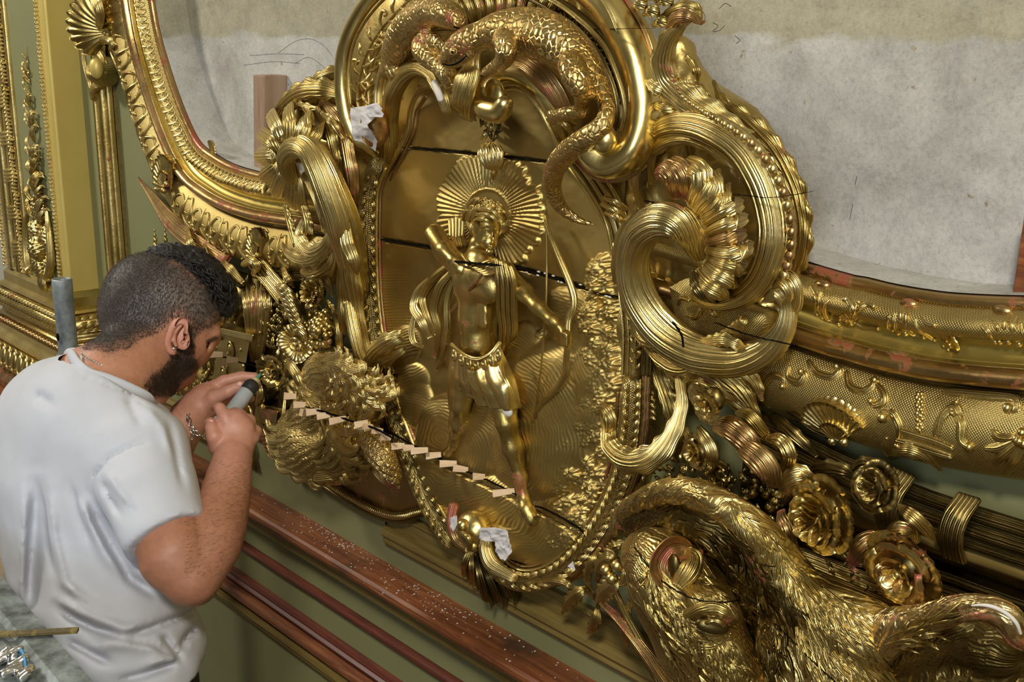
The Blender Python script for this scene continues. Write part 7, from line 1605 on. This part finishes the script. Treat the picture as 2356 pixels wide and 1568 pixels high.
# --- dark quiff
S = Sdf(np.min([K(330, 740, 2.18), K(560, 550, 2.4), K(330, 550, 2.4), K(560, 740, 2.18)], 0)-.02, np.max([K(330, 740, 2.18), K(560, 550, 2.4), K(330, 550, 2.4), K(560, 740, 2.18)], 0)+.02, .003)
S.chain(list(crv([K(352, 592, 2.25, .016), K(392, 598, 2.26, .028), K(430, 616, 2.27, .035), K(468, 643, 2.28, .038), (*K(500, 674, 2.285), .033), (*K(518, 702, 2.285), .022)], 16)), .01)
S.chain([K(380, 592, 2.32, .026), K(440, 610, 2.34, .034), K(495, 665, 2.345, .03)], .015)
S.warp(lambda X: .0022*np.sin(((X-CAM)@nrm(RGT*.5+UP*.85))*620+8*vnoise(X, 60, 2))+.003*vnoise(X, 70, 3), .012)
V2, Q2 = S.mesh(); mk('quiff', (V2, Q2), G['hair'], man)
mb = MB(); rg = np.random.RandomState(9)
for i in range(700):
    t = rg.rand(); x0_ = 352+t*150; y0_ = np.interp(x0_, [352, 400, 450, 500], [578, 580, 600, 636])+rg.uniform(-8, 46)*(.4+.6*t); z_ = 2.225+rg.uniform(0, .05)
    L = rg.uniform(22, 42); a = radians(rg.uniform(15, 55)+t*20); cu = rg.uniform(-10, 10); w_ = rg.uniform(.0010, .0022)
    p = [K(x0_, y0_, z_+.012, w_*.6), K(x0_+cos(a)*L*.4-cu*.3, y0_+sin(a)*L*.4+cu*.3, z_, w_), K(x0_+cos(a)*L*.75+cu*.3, y0_+sin(a)*L*.75-cu*.2, z_, w_), K(x0_+cos(a)*L, y0_+sin(a)*L+abs(cu)*.4, z_+.008, w_*.25)]
    mb.add(*tube_mesh(p, 9, 5, raw=True, hint=-FWD))
for i in range(150):
    x0_ = rg.uniform(470, 526); y0_ = rg.uniform(640, 698); L = rg.uniform(16, 30); cu = rg.choice([-1, 1])*rg.uniform(4, 9); z_ = 2.25+rg.uniform(0, .05); w_ = rg.uniform(.0012, .0024)
    p = [K(x0_, y0_, z_+.01, w_), K(x0_+L*.4, y0_+L*.3+cu, z_, w_), K(x0_+L*.35, y0_+L*.8-cu*.4, z_, w_), K(x0_+L*.1, y0_+L+cu*.5, z_+.006, w_*.3)]
    mb.add(*tube_mesh(p, 9, 5, raw=True, hint=-FWD))
mk('hair_locks', mb, G['hair'], man)['kind'] = 'stuff'
# --- ear
S = Sdf(K(375, 820, 2.14)-.035, K(445, 725, 2.22)+.035, .0012)
EN = -FWD
S.ell(K(412, 768, 2.183), (.017, .030, .006), .004, np.stack([nrm(RGT*.92+UP*.38), nrm(UP*.92-RGT*.38), FWD], 1))
rim = [K(424, 776, 2.174, .0042), K(431, 757, 2.170, .0046), K(427, 741, 2.168, .0048), K(414, 737, 2.165, .0048), K(399, 750, 2.163, .0048), K(390, 772, 2.165, .0046), K(387, 792, 2.17, .0046), K(392, 806, 2.175, .0052), K(400, 810, 2.178, .0050)]
S.chain(list(crv(rim, 26)), .003)
S.chain([K(416, 748, 2.170, .003), K(404, 762, 2.168, .0034), K(400, 782, 2.170, .0034), K(405, 794, 2.174, .003)], .003)
S.chain([K(424, 778, 2.172, .004), K(420, 786, 2.172, .0042)], .003)
S.ell(K(413, 776, 2.166), (.0065, .010, .008), .003, sub=True)
V3, Q3 = S.mesh(); ear = mk('ear', (V3, Q3), G['skin'], man, colors=np.tile([.56, .25, .17], (len(V3), 1)))
mk('earring', ball_mesh(K(400, 802, 2.155), .0028, 8, 10), G['silver'], ear)['label'] = 'small silver ball earring'
# --- closed eyelid / lashes and nail
mk('lashes', tube_mesh([K(470, 792, 2.262, .0008), K(476, 796, 2.268, .0012), K(482, 794, 2.28, .0008)], 10, 6, raw=True, hint=-FWD), G['hair'], man)
for (x, y, z_, rx, ry, ang) in ((551, 883, 2.2605, .0058, .0046, .3), (486, 972, 2.1425, .0052, .0062, .2), (500, 934, 2.166, .004, .005, 0)):
    X_ = nrm(RGT*cos(ang)+UP*sin(ang)); Y_ = nrm(UP*cos(ang)-RGT*sin(ang)); v_, f_ = ball_mesh((0, 0, 0), 1, 8, 12, (rx, ry, .0016), None)
    v_ = v_@np.stack([X_, Y_, -FWD]); v_ = v_+K(x, y, z_); mk('nail', (v_, f_), G['skin'], man, colors=np.tile([.66, .36, .28], (len(v_), 1)))
# --- chain necklace and bracelet
def chain_links(rows, n, r, thick, name, lab=None, long_=1.6):
    s = crv(np.array(rows), n*8); mb = MB(); T, N_, B_ = frames(s[:, :3], -FWD)
    L = np.r_[0, np.cumsum(np.linalg.norm(np.diff(s[:, :3], axis=0), axis=1))]
    for k in range(n):
        i = int(np.searchsorted(L, L[-1]*(k+.5)/n)); i = min(i, len(s)-1); u, w_ = (N_[i], B_[i]) if k % 2 else (B_[i], N_[i])
        ring = [[*(s[i, :3]+T[i]*cos(a)*r*long_+u*sin(a)*r), thick] for a in np.linspace(0, 2*pi, 13)]
        mb.add(*tube_mesh(ring, 16, 5, raw=True, tr=True, hint=w_, cap=False))
    o = mk(name, mb, G['silver'], man)
    if lab: o['label'] = lab
    return o
neck = [K(186, 812, 2.07, .001), K(196, 820, 2.075, .001), K(230, 838, 2.085, .001), K(262, 858, 2.09, .001), K(285, 880, 2.10, .001), K(292, 892, 2.11, .001)]
chain_links(neck, 46, .0013, .00045, 'necklace', 'thin silver neck chain')
chain_links([K(432, 948, 2.262, 0), K(434, 966, 2.245, 0), K(443, 985, 2.238, 0), K(458, 999, 2.238, 0), K(476, 1006, 2.25, 0), K(488, 1004, 2.28, 0)], 13, .0038, .0011, 'bracelet', 'silver link bracelet')
chain_links([K(441, 984, 2.236, 0), K(443, 1002, 2.236, 0), K(442, 1016, 2.238, 0)], 4, .0036, .0010, 'bracelet_end')
# --- t-shirt
AX = nrm(-RGT*.74+FWD*.67); BK = nrm(np.cross(AX, (0, 0, 1.))); 
lo = np.array([K(0, 1600, 1.75), K(480, 780, 2.6), K(0, 780, 2.6), K(500, 1600, 1.75), K(500, 780, 2.5), K(300, 1640, 2.3)])
S = Sdf(lo.min(0)-.05, lo.max(0)+.05, .0047)
RT = np.stack([AX, BK, [0, 0, 1.]], 1)
for (x, y, z_, a, b_, c_) in [(205, 985, 2.16, .185, .115, .12), (200, 1090, 2.17, .195, .135, .15), (205, 1200, 2.17, .19, .13, .15), (215, 1320, 2.16, .18, .125, .15), (240, 1430, 2.15, .175, .13, .14), (262, 1525, 2.14, .175, .135, .12)]:
    S.ell(K(x, y, z_), (a, b_, c_), .05, RT)
S.chain([K(318, 1040, 2.07, .082), K(212, 955, 2.13, .092), K(130, 960, 2.24, .085)], .05)
S.chain([K(130, 960, 2.24, .08), K(160, 1060, 2.35, .07), K(300, 1060, 2.36, .06)], .04)
S.chain([K(385, 1430, 2.16, .045), K(398, 1500, 2.16, .045)], .05)
# sleeve, cut square at the hem
S2 = Sdf(S.lo+S.h*3, S.lo+S.h*(S.n-5), S.h); S2.F = np.full(S.n, .2, np.float32); S2.n = S.n; S2.lo = S.lo; S2.ax = S.ax
S2.chain([K(318, 1040, 2.06, .080), K(345, 1130, 2.02, .075), K(372, 1215, 1.99, .070), K(400, 1300, 1.97, .068)], .02)
e0 = K(372, 1250, 1.985); dirn_ = nrm(K(398, 1280, 1.97)-K(345, 1130, 2.02)); dirn_ = nrm(dirn_+RGT*.12)
X = np.stack(np.meshgrid(*S.ax, indexing='ij'), -1); S2.F = np.maximum(S2.F, ((X-e0)@dirn_).astype(np.float32))
h_ = np.clip(.5+.5*(S.F-S2.F)/.02, 0, 1); S.F = S.F*(1-h_)+S2.F*h_-.02*h_*(1-h_)
# hollow at the collar and hem
pc = K(262, 880, 2.06); nc = nrm(RGT*.50+UP*.865+FWD*.12); bl = K(280, 850, 2.12)
near_ = np.clip((.17-np.linalg.norm(X-bl, axis=-1))/.02, 0, 1); cutv = ((X-pc)@nc).astype(np.float32)
S.F = np.where(near_ > 0, np.maximum(S.F, np.minimum(cutv, 9)*near_+S.F*(1-near_)), S.F).astype(np.float32)
del X
def folds(X):
    px, py, dp = proj(X); o = np.zeros(len(X)); front = (dp < 2.30)
    def ln(pts, w_, a):
        d, t, s_ = segd(pts, px, py); fade = np.clip(np.minimum(t, 1-t)*5, .15, 1); return a*np.exp(-(d/w_)**2)*fade
    for pts, w_, a in [
        ([(128, 1392), (165, 1420), (215, 1445), (285, 1466)], 9, .016), ([(285, 1466), (340, 1448), (400, 1425), (462, 1400)], 9, .012), ([(128, 1372), (180, 1405), (285, 1445), (350, 1432)], 13, -.012),
        ([(145, 1468), (195, 1495), (262, 1530)], 9, .014), ([(200, 1500), (250, 1478), (320, 1480), (400, 1500)], 18, -.010), ([(285, 1470), (350, 1480), (395, 1505)], 8, .010),
        ([(262, 1568), (330, 1552), (415, 1522)], 9, .014), ([(330, 1530), (415, 1510)], 12, -.008), ([(370, 1455), (420, 1520)], 8, .010), ([(455, 1440), (425, 1470), (415, 1500)], 8, .010),
        ([(205, 1140), (222, 1190), (255, 1250), (300, 1330), (380, 1380)], 13, .016), ([(180, 1130), (205, 1200), (245, 1275), (290, 1330)], 15, -.010), ([(160, 1110), (180, 1180), (215, 1260)], 9, .007),
        ([(88, 1080), (84, 1200), (72, 1330), (70, 1440)], 20, .012), ([(118, 1120), (122, 1230), (150, 1340), (205, 1400)], 12, -.009), ([(100, 1130), (108, 1240), (130, 1340)], 8, .006),
        ([(60, 1100), (50, 1250), (50, 1400)], 14, -.008), ([(80, 905), (110, 925), (125, 930)], 12, .006), ([(150, 1340), (220, 1390), (262, 1410)], 12, -.006),
        ([(362, 1006), (300, 1026), (254, 1052), (216, 1094), (217, 1145)], 3.5, .0045), ([(235, 1100), (255, 1150), (280, 1190)], 7, .006), ([(245, 1085), (275, 1130), (300, 1160)], 9, -.006),
        ([(385, 960), (400, 1020), (412, 1080), (425, 1130)], 8, .005), ([(330, 930), (375, 985), (398, 1050)], 9, -.005), ([(300, 1262), (370, 1240), (441, 1182)], 2.6, .0028),
        ([(170, 832), (182, 862), (230, 880), (300, 908), (350, 945)], 2.6, .003), ([(290, 905), (310, 950), (330, 985)], 9, .004)]: o += ln(pts, w_, a)
    return front*o*1.5+.0025*vnoise(X, 14, 6)+.0012*vnoise(X, 34, 7)+.0016*np.sin((X@nrm(UP*.8+RGT*.6))*90+5*vnoise(X, 9, 8))*sst(1250, 1450, py)
S.warp(folds, .05)
# bottom hem cut
zc = K(400, 1560, 2.0)[2]-.03
Z = S.ax[2][None, None, :]+.010*np.sin(S.ax[0][:, None, None]*17); S.F = np.maximum(S.F, (zc-Z).astype(np.float32))
V4, Q4 = S.mesh(); V4 = smooth_verts(V4, Q4, 3, .45); mk('t_shirt', (V4, Q4), G['cotton'], man)
# ribbed collar, turned up at the nape, with a small label
tb0 = lambda nm, rows, mt, **k: mk(nm, tube_mesh(rows, raw=True, hint=-FWD, **k), G[mt], man)
tb0('collar', [K(150, 828, 2.16, .006), K(160, 812, 2.13, .009), K(178, 838, 2.075, .010), K(205, 860, 2.06, .010), K(245, 872, 2.062, .010), K(290, 890, 2.075, .010), K(335, 912, 2.10, .010), K(350, 925, 2.13, .009)], 'cotton', n=60, m=12, flat=.5)
tb0('collar_back', [K(152, 818, 2.15, .006), K(165, 808, 2.15, .007), K(183, 812, 2.13, .006), K(190, 818, 2.11, .004)], 'cotton', n=20, m=10, flat=.6)
mb = MB(); a_, b_, c_, d_ = K(176, 832, 2.09), K(188, 815, 2.10), K(190, 832, 2.085), K(182, 836, 2.085); mb.add([a_, b_, c_, d_, a_+FWD*.001, b_+FWD*.001, c_+FWD*.001, d_+FWD*.001], [(0, 1, 2, 3), (7, 6, 5, 4), (0, 4, 5, 1), (1, 5, 6, 2), (2, 6, 7, 3), (3, 7, 4, 0)])
mk('neck_label', mb, G['tissue'], man, smooth=False)
mk('sleeve_print', ball_mesh(K(436, 1162, 1.985), .006, 6, 8, (.5, .8, 1.2)), simple('red_orange_print', (.7, .12, .05), .6), man)
# --- trousers down to the platform
S = Sdf((hipc[0]-.3, hipc[1]-.3, -.02), (hipc[0]+.3, hipc[1]+.3, 1.15), .009)
for s_, f_ in ((-1, -.02), (1, .05)):
    b0 = hipc+AX*(-s_)*.085; 
    S.chain([(b0[0], b0[1], 1.02, .10), (b0[0], b0[1], .85, .095), (b0[0]+f_, b0[1], .50, .068), (b0[0]+f_*.5, b0[1], .12, .058)], .03)
S.ell((hipc[0], hipc[1], 1.0), (.17, .125, .10), .03, RT)
S.warp(lambda X: .004*vnoise(X, 22, 3), .03); V5, Q5 = S.mesh(); mk('trousers', (V5, Q5), G['jeans'], man)
for s_, f_ in ((-1, -.02), (1, .05)):
    b0 = hipc+AX*(-s_)*.085; q = np.array([b0[0]+f_*.5, b0[1], .05]); fw = nrm(np.array([FACE_F[0], FACE_F[1], 0]))
    S = Sdf(q-.2, q+.2, .008); S.chain([(*(q-fw*.05), .045), (*(q+fw*.07), .042), (*(q+fw*.14-np.array([0, 0, .012])), .032)], .02); S.F = np.maximum(S.F, (0-S.ax[2])[None, None, :].astype(np.float32)*np.ones_like(S.F))
    mk('shoe', S.mesh(), G['rubber'], man)

# ------------------------------------------------------------------ syringe in his hands
a0 = K(505, 984, 2.205); a1 = K(581, 884, 2.262); ax = nrm(a1-a0); L = np.linalg.norm(a1-a0)
sy = thing('syringe', a0, 'large grey plastic syringe with cream nozzle held in both hands', 'syringe')
def seg(name, t0, t1, r0, r1, mat, n=6, m=22, r_mid=None):
    rows = [[*(a0+ax*L*t0), r0], [*(a0+ax*L*(t0+t1)/2), (r0+r1)/2 if r_mid is None else r_mid], [*(a0+ax*L*t1), r1]]
    return mk(name, tube_mesh(rows, n, m, raw=True, tr=True), G[mat], sy)
seg('barrel', .14, .93, .0135, .0140, 'plastic'); seg('seal', .90, .97, .0146, .0146, 'rubber'); seg('seal', .84, .87, .0143, .0143, 'rubber')
G['cream'] = simple('cream_plastic', (.62, .52, .30), .4); G['needle'] = simple('green_needle_hub', (.06, .28, .17), .4)
seg('nozzle', .97, 1.08, .0145, .0085, 'cream'); seg('needle_hub', 1.08, 1.24, .0038, .0026, 'needle'); seg('plunger', -.12, .16, .0075, .0075, 'plastic')
seg('thumb_rest', -.14, -.10, .014, .014, 'plastic'); mk('finger_flange', ball_mesh(a0+ax*L*.12, .021, 8, 16, (1, .35, .35), np.stack([nrm(np.cross(ax, FWD)), ax, FWD], 1)), G['plastic'], sy)

# ------------------------------------------------------------------ scaffold bits in front and beside
tp = K(143, 652, 2.9); r_ = 22.5*2.9/F
st = thing('scaffold_tube', (tp[0], tp[1], 0), 'upright galvanised scaffold tube between the pilaster and the man', 'scaffold pole')
a = np.linspace(0, 2*pi, 28, endpoint=False)
def ringrow(r, z): return [(tp[0]+r*cos(t), tp[1]+r*sin(t), z) for t in a]
zt = K(143, 640, 2.9)[2]
V = np.array([ringrow(r_*.8, 0.0), ringrow(r_, 0.0), ringrow(r_, zt-.035), ringrow(r_*1.02, zt-.03), ringrow(r_*1.02, zt-.004), ringrow(r_*.97, zt), ringrow(r_*.84, zt), ringrow(r_*.82, zt-.01), ringrow(r_*.82, zt-.25)])
mk('tube', (V.reshape(-1, 3), grid_faces(len(V), 28, True)), G['steel'], st)
q = K(133, 775, 2.9-r_*.98); mk('spigot_hole', ball_mesh(q, .006, 8, 10, (1, .6, 1.6)), G['crack'], st)
zz = K(140, 826, 2.9)[2]; V = np.array([ringrow(r_*1.0, zz-.05), ringrow(r_*1.35, zz-.045), ringrow(r_*1.35, zz-.005), ringrow(r_*1.2, zz), ringrow(r_*1.0, zz+.002)]); mk('collar', (V.reshape(-1, 3), grid_faces(len(V), 28, True)), G['steel'], st)
# metal deck plank, foreground left
zd = 1.30
def onz(px, py, z): r = ray(px, py); return CAM+r*((z-CAM[2])/r[2])
e0 = onz(0, 1322, zd); e1 = onz(215, 1568, zd); u = nrm(e1-e0); wv = np.cross(u, [0, 0, 1.]); 
if (onz(0, 1500, zd)-e0)@wv < 0: wv = -wv
A0 = e0-u*1.2; A1 = e1+u*.9
prof = [(0, -.06), (0, 0), (.006, .0), (.034, 0), (.042, -.006), (.050, -.006), (.058, 0), (.105, 0), (.113, -.006), (.121, -.006), (.129, 0), (.18, 0), (.188, -.006), (.196, -.006), (.204, 0), (.30, 0), (.32, 0), (.32, -.06), (.314, -.06), (.314, -.012), (.006, -.012), (.006, -.06)]
V = np.array([[p+wv*o+np.array([0, 0, z]) for o, z in prof] for p in (A0, A1)])
dk = thing('scaffold_deck', (A0[0], A0[1], 0), 'ribbed galvanised scaffold deck plank in the lower left foreground', 'scaffold deck')
mk('plank', (V.reshape(-1, 3), grid_faces(2, len(prof), True)), G['zinc'], dk, smooth=False)
for t in (.1, .9):
    for o in (.03, .29): p = A0*(1-t)+A1*t+wv*o; mk('leg', MB().box(p[0]-.02, p[0]+.02, p[1]-.02, p[1]+.02, 0, zd-.013), G['steel'], dk, smooth=False)
# thin rusty-yellow stick lying across the deck
s0 = onz(-60, 1462, zd+.004); s1 = onz(180, 1449, zd+.004); tt = nrm(s1-s0); ss = np.cross(tt, [0, 0, 1.])
o = mk('stick', MB().obox((s0+s1)/2, (s1-s0)/2, ss*.0055, np.array([0, 0, .0025])), wood('yellow_flecked_stick', [(.05, .04, .02), (.12, .09, .03), (.30, .22, .05)], (1, 1, 1), 60, .6), smooth=False, bevel=.0006)
tag(o, 'thin flat yellow-flecked stick lying across the edge of the metal deck', 'stick')
# crumpled foil wrapper with a blue edge
cw = onz(22, 1548, zd); S = Sdf(cw-.045, cw+.045, .0022)
for k in range(7): S.chain([(*(cw+u*(.012*k-.036)+wv*.01*sin(k*2)+np.array([0, 0, .008])), .007), (*(cw+u*(.012*k-.036)+wv*(-.016+.006*cos(k*3))+np.array([0, 0, .014+.004*sin(k)])), .006)], .002)
S.warp(lambda X: .0016*np.abs(vnoise(X, 260, 1)), .01); S.F = np.maximum(S.F, (zd+.0005-S.ax[2])[None, None, :]*np.ones_like(S.F))
wr = thing('crumpled_wrapper', (cw[0], cw[1], zd), 'crumpled silvery foil with a blue strip on the metal deck, bottom left corner', 'wrapper')
mk('foil', S.mesh(), G['silver'], wr)
mk('blue_strip', tube_mesh([[*(onz(28, 1522, zd)+[0, 0, .010]), .004], [*(onz(48, 1520, zd)+[0, 0, .016]), .005], [*(onz(60, 1540, zd)+[0, 0, .014]), .005], [*(onz(60, 1562, zd)+[0, 0, .006]), .004]], 24, 9, flat=.5, raw=True), G['blue'], wr)
# board and coupler behind the man's back at the frame edge
q0 = K(4, 1200, 2.7); bd = mk('pine_board', MB().box(q0[0]-.16, q0[0]+.012, q0[1]-.012, q0[1]+.012, 0.0, K(4, 1065, 2.7)[2]), G['pine'], smooth=False, bevel=.002)
tag(bd, 'upright pale pine board behind the man at the left edge', 'board')
cp_ = [K(-70, 1040, 2.55, .03), K(-10, 1030, 2.55, .03), K(22, 1018, 2.55, .026)]
cpo = thing('tube_coupler', K(0, 1060, 2.55), 'dark blue-green scaffold coupler arm at the left edge beside the white shirt', 'scaffold clamp')
mk('arm', tube_mesh(cp_, 16, 16, raw=True, tr=True), G['teal'], cpo); mk('jaw', tube_mesh([K(-40, 1000, 2.55, .02), K(0, 995, 2.55, .022), K(18, 1000, 2.55, .018)], 16, 12, raw=True, tr=True), G['steel'], cpo)
bpy.context.view_layer.update()
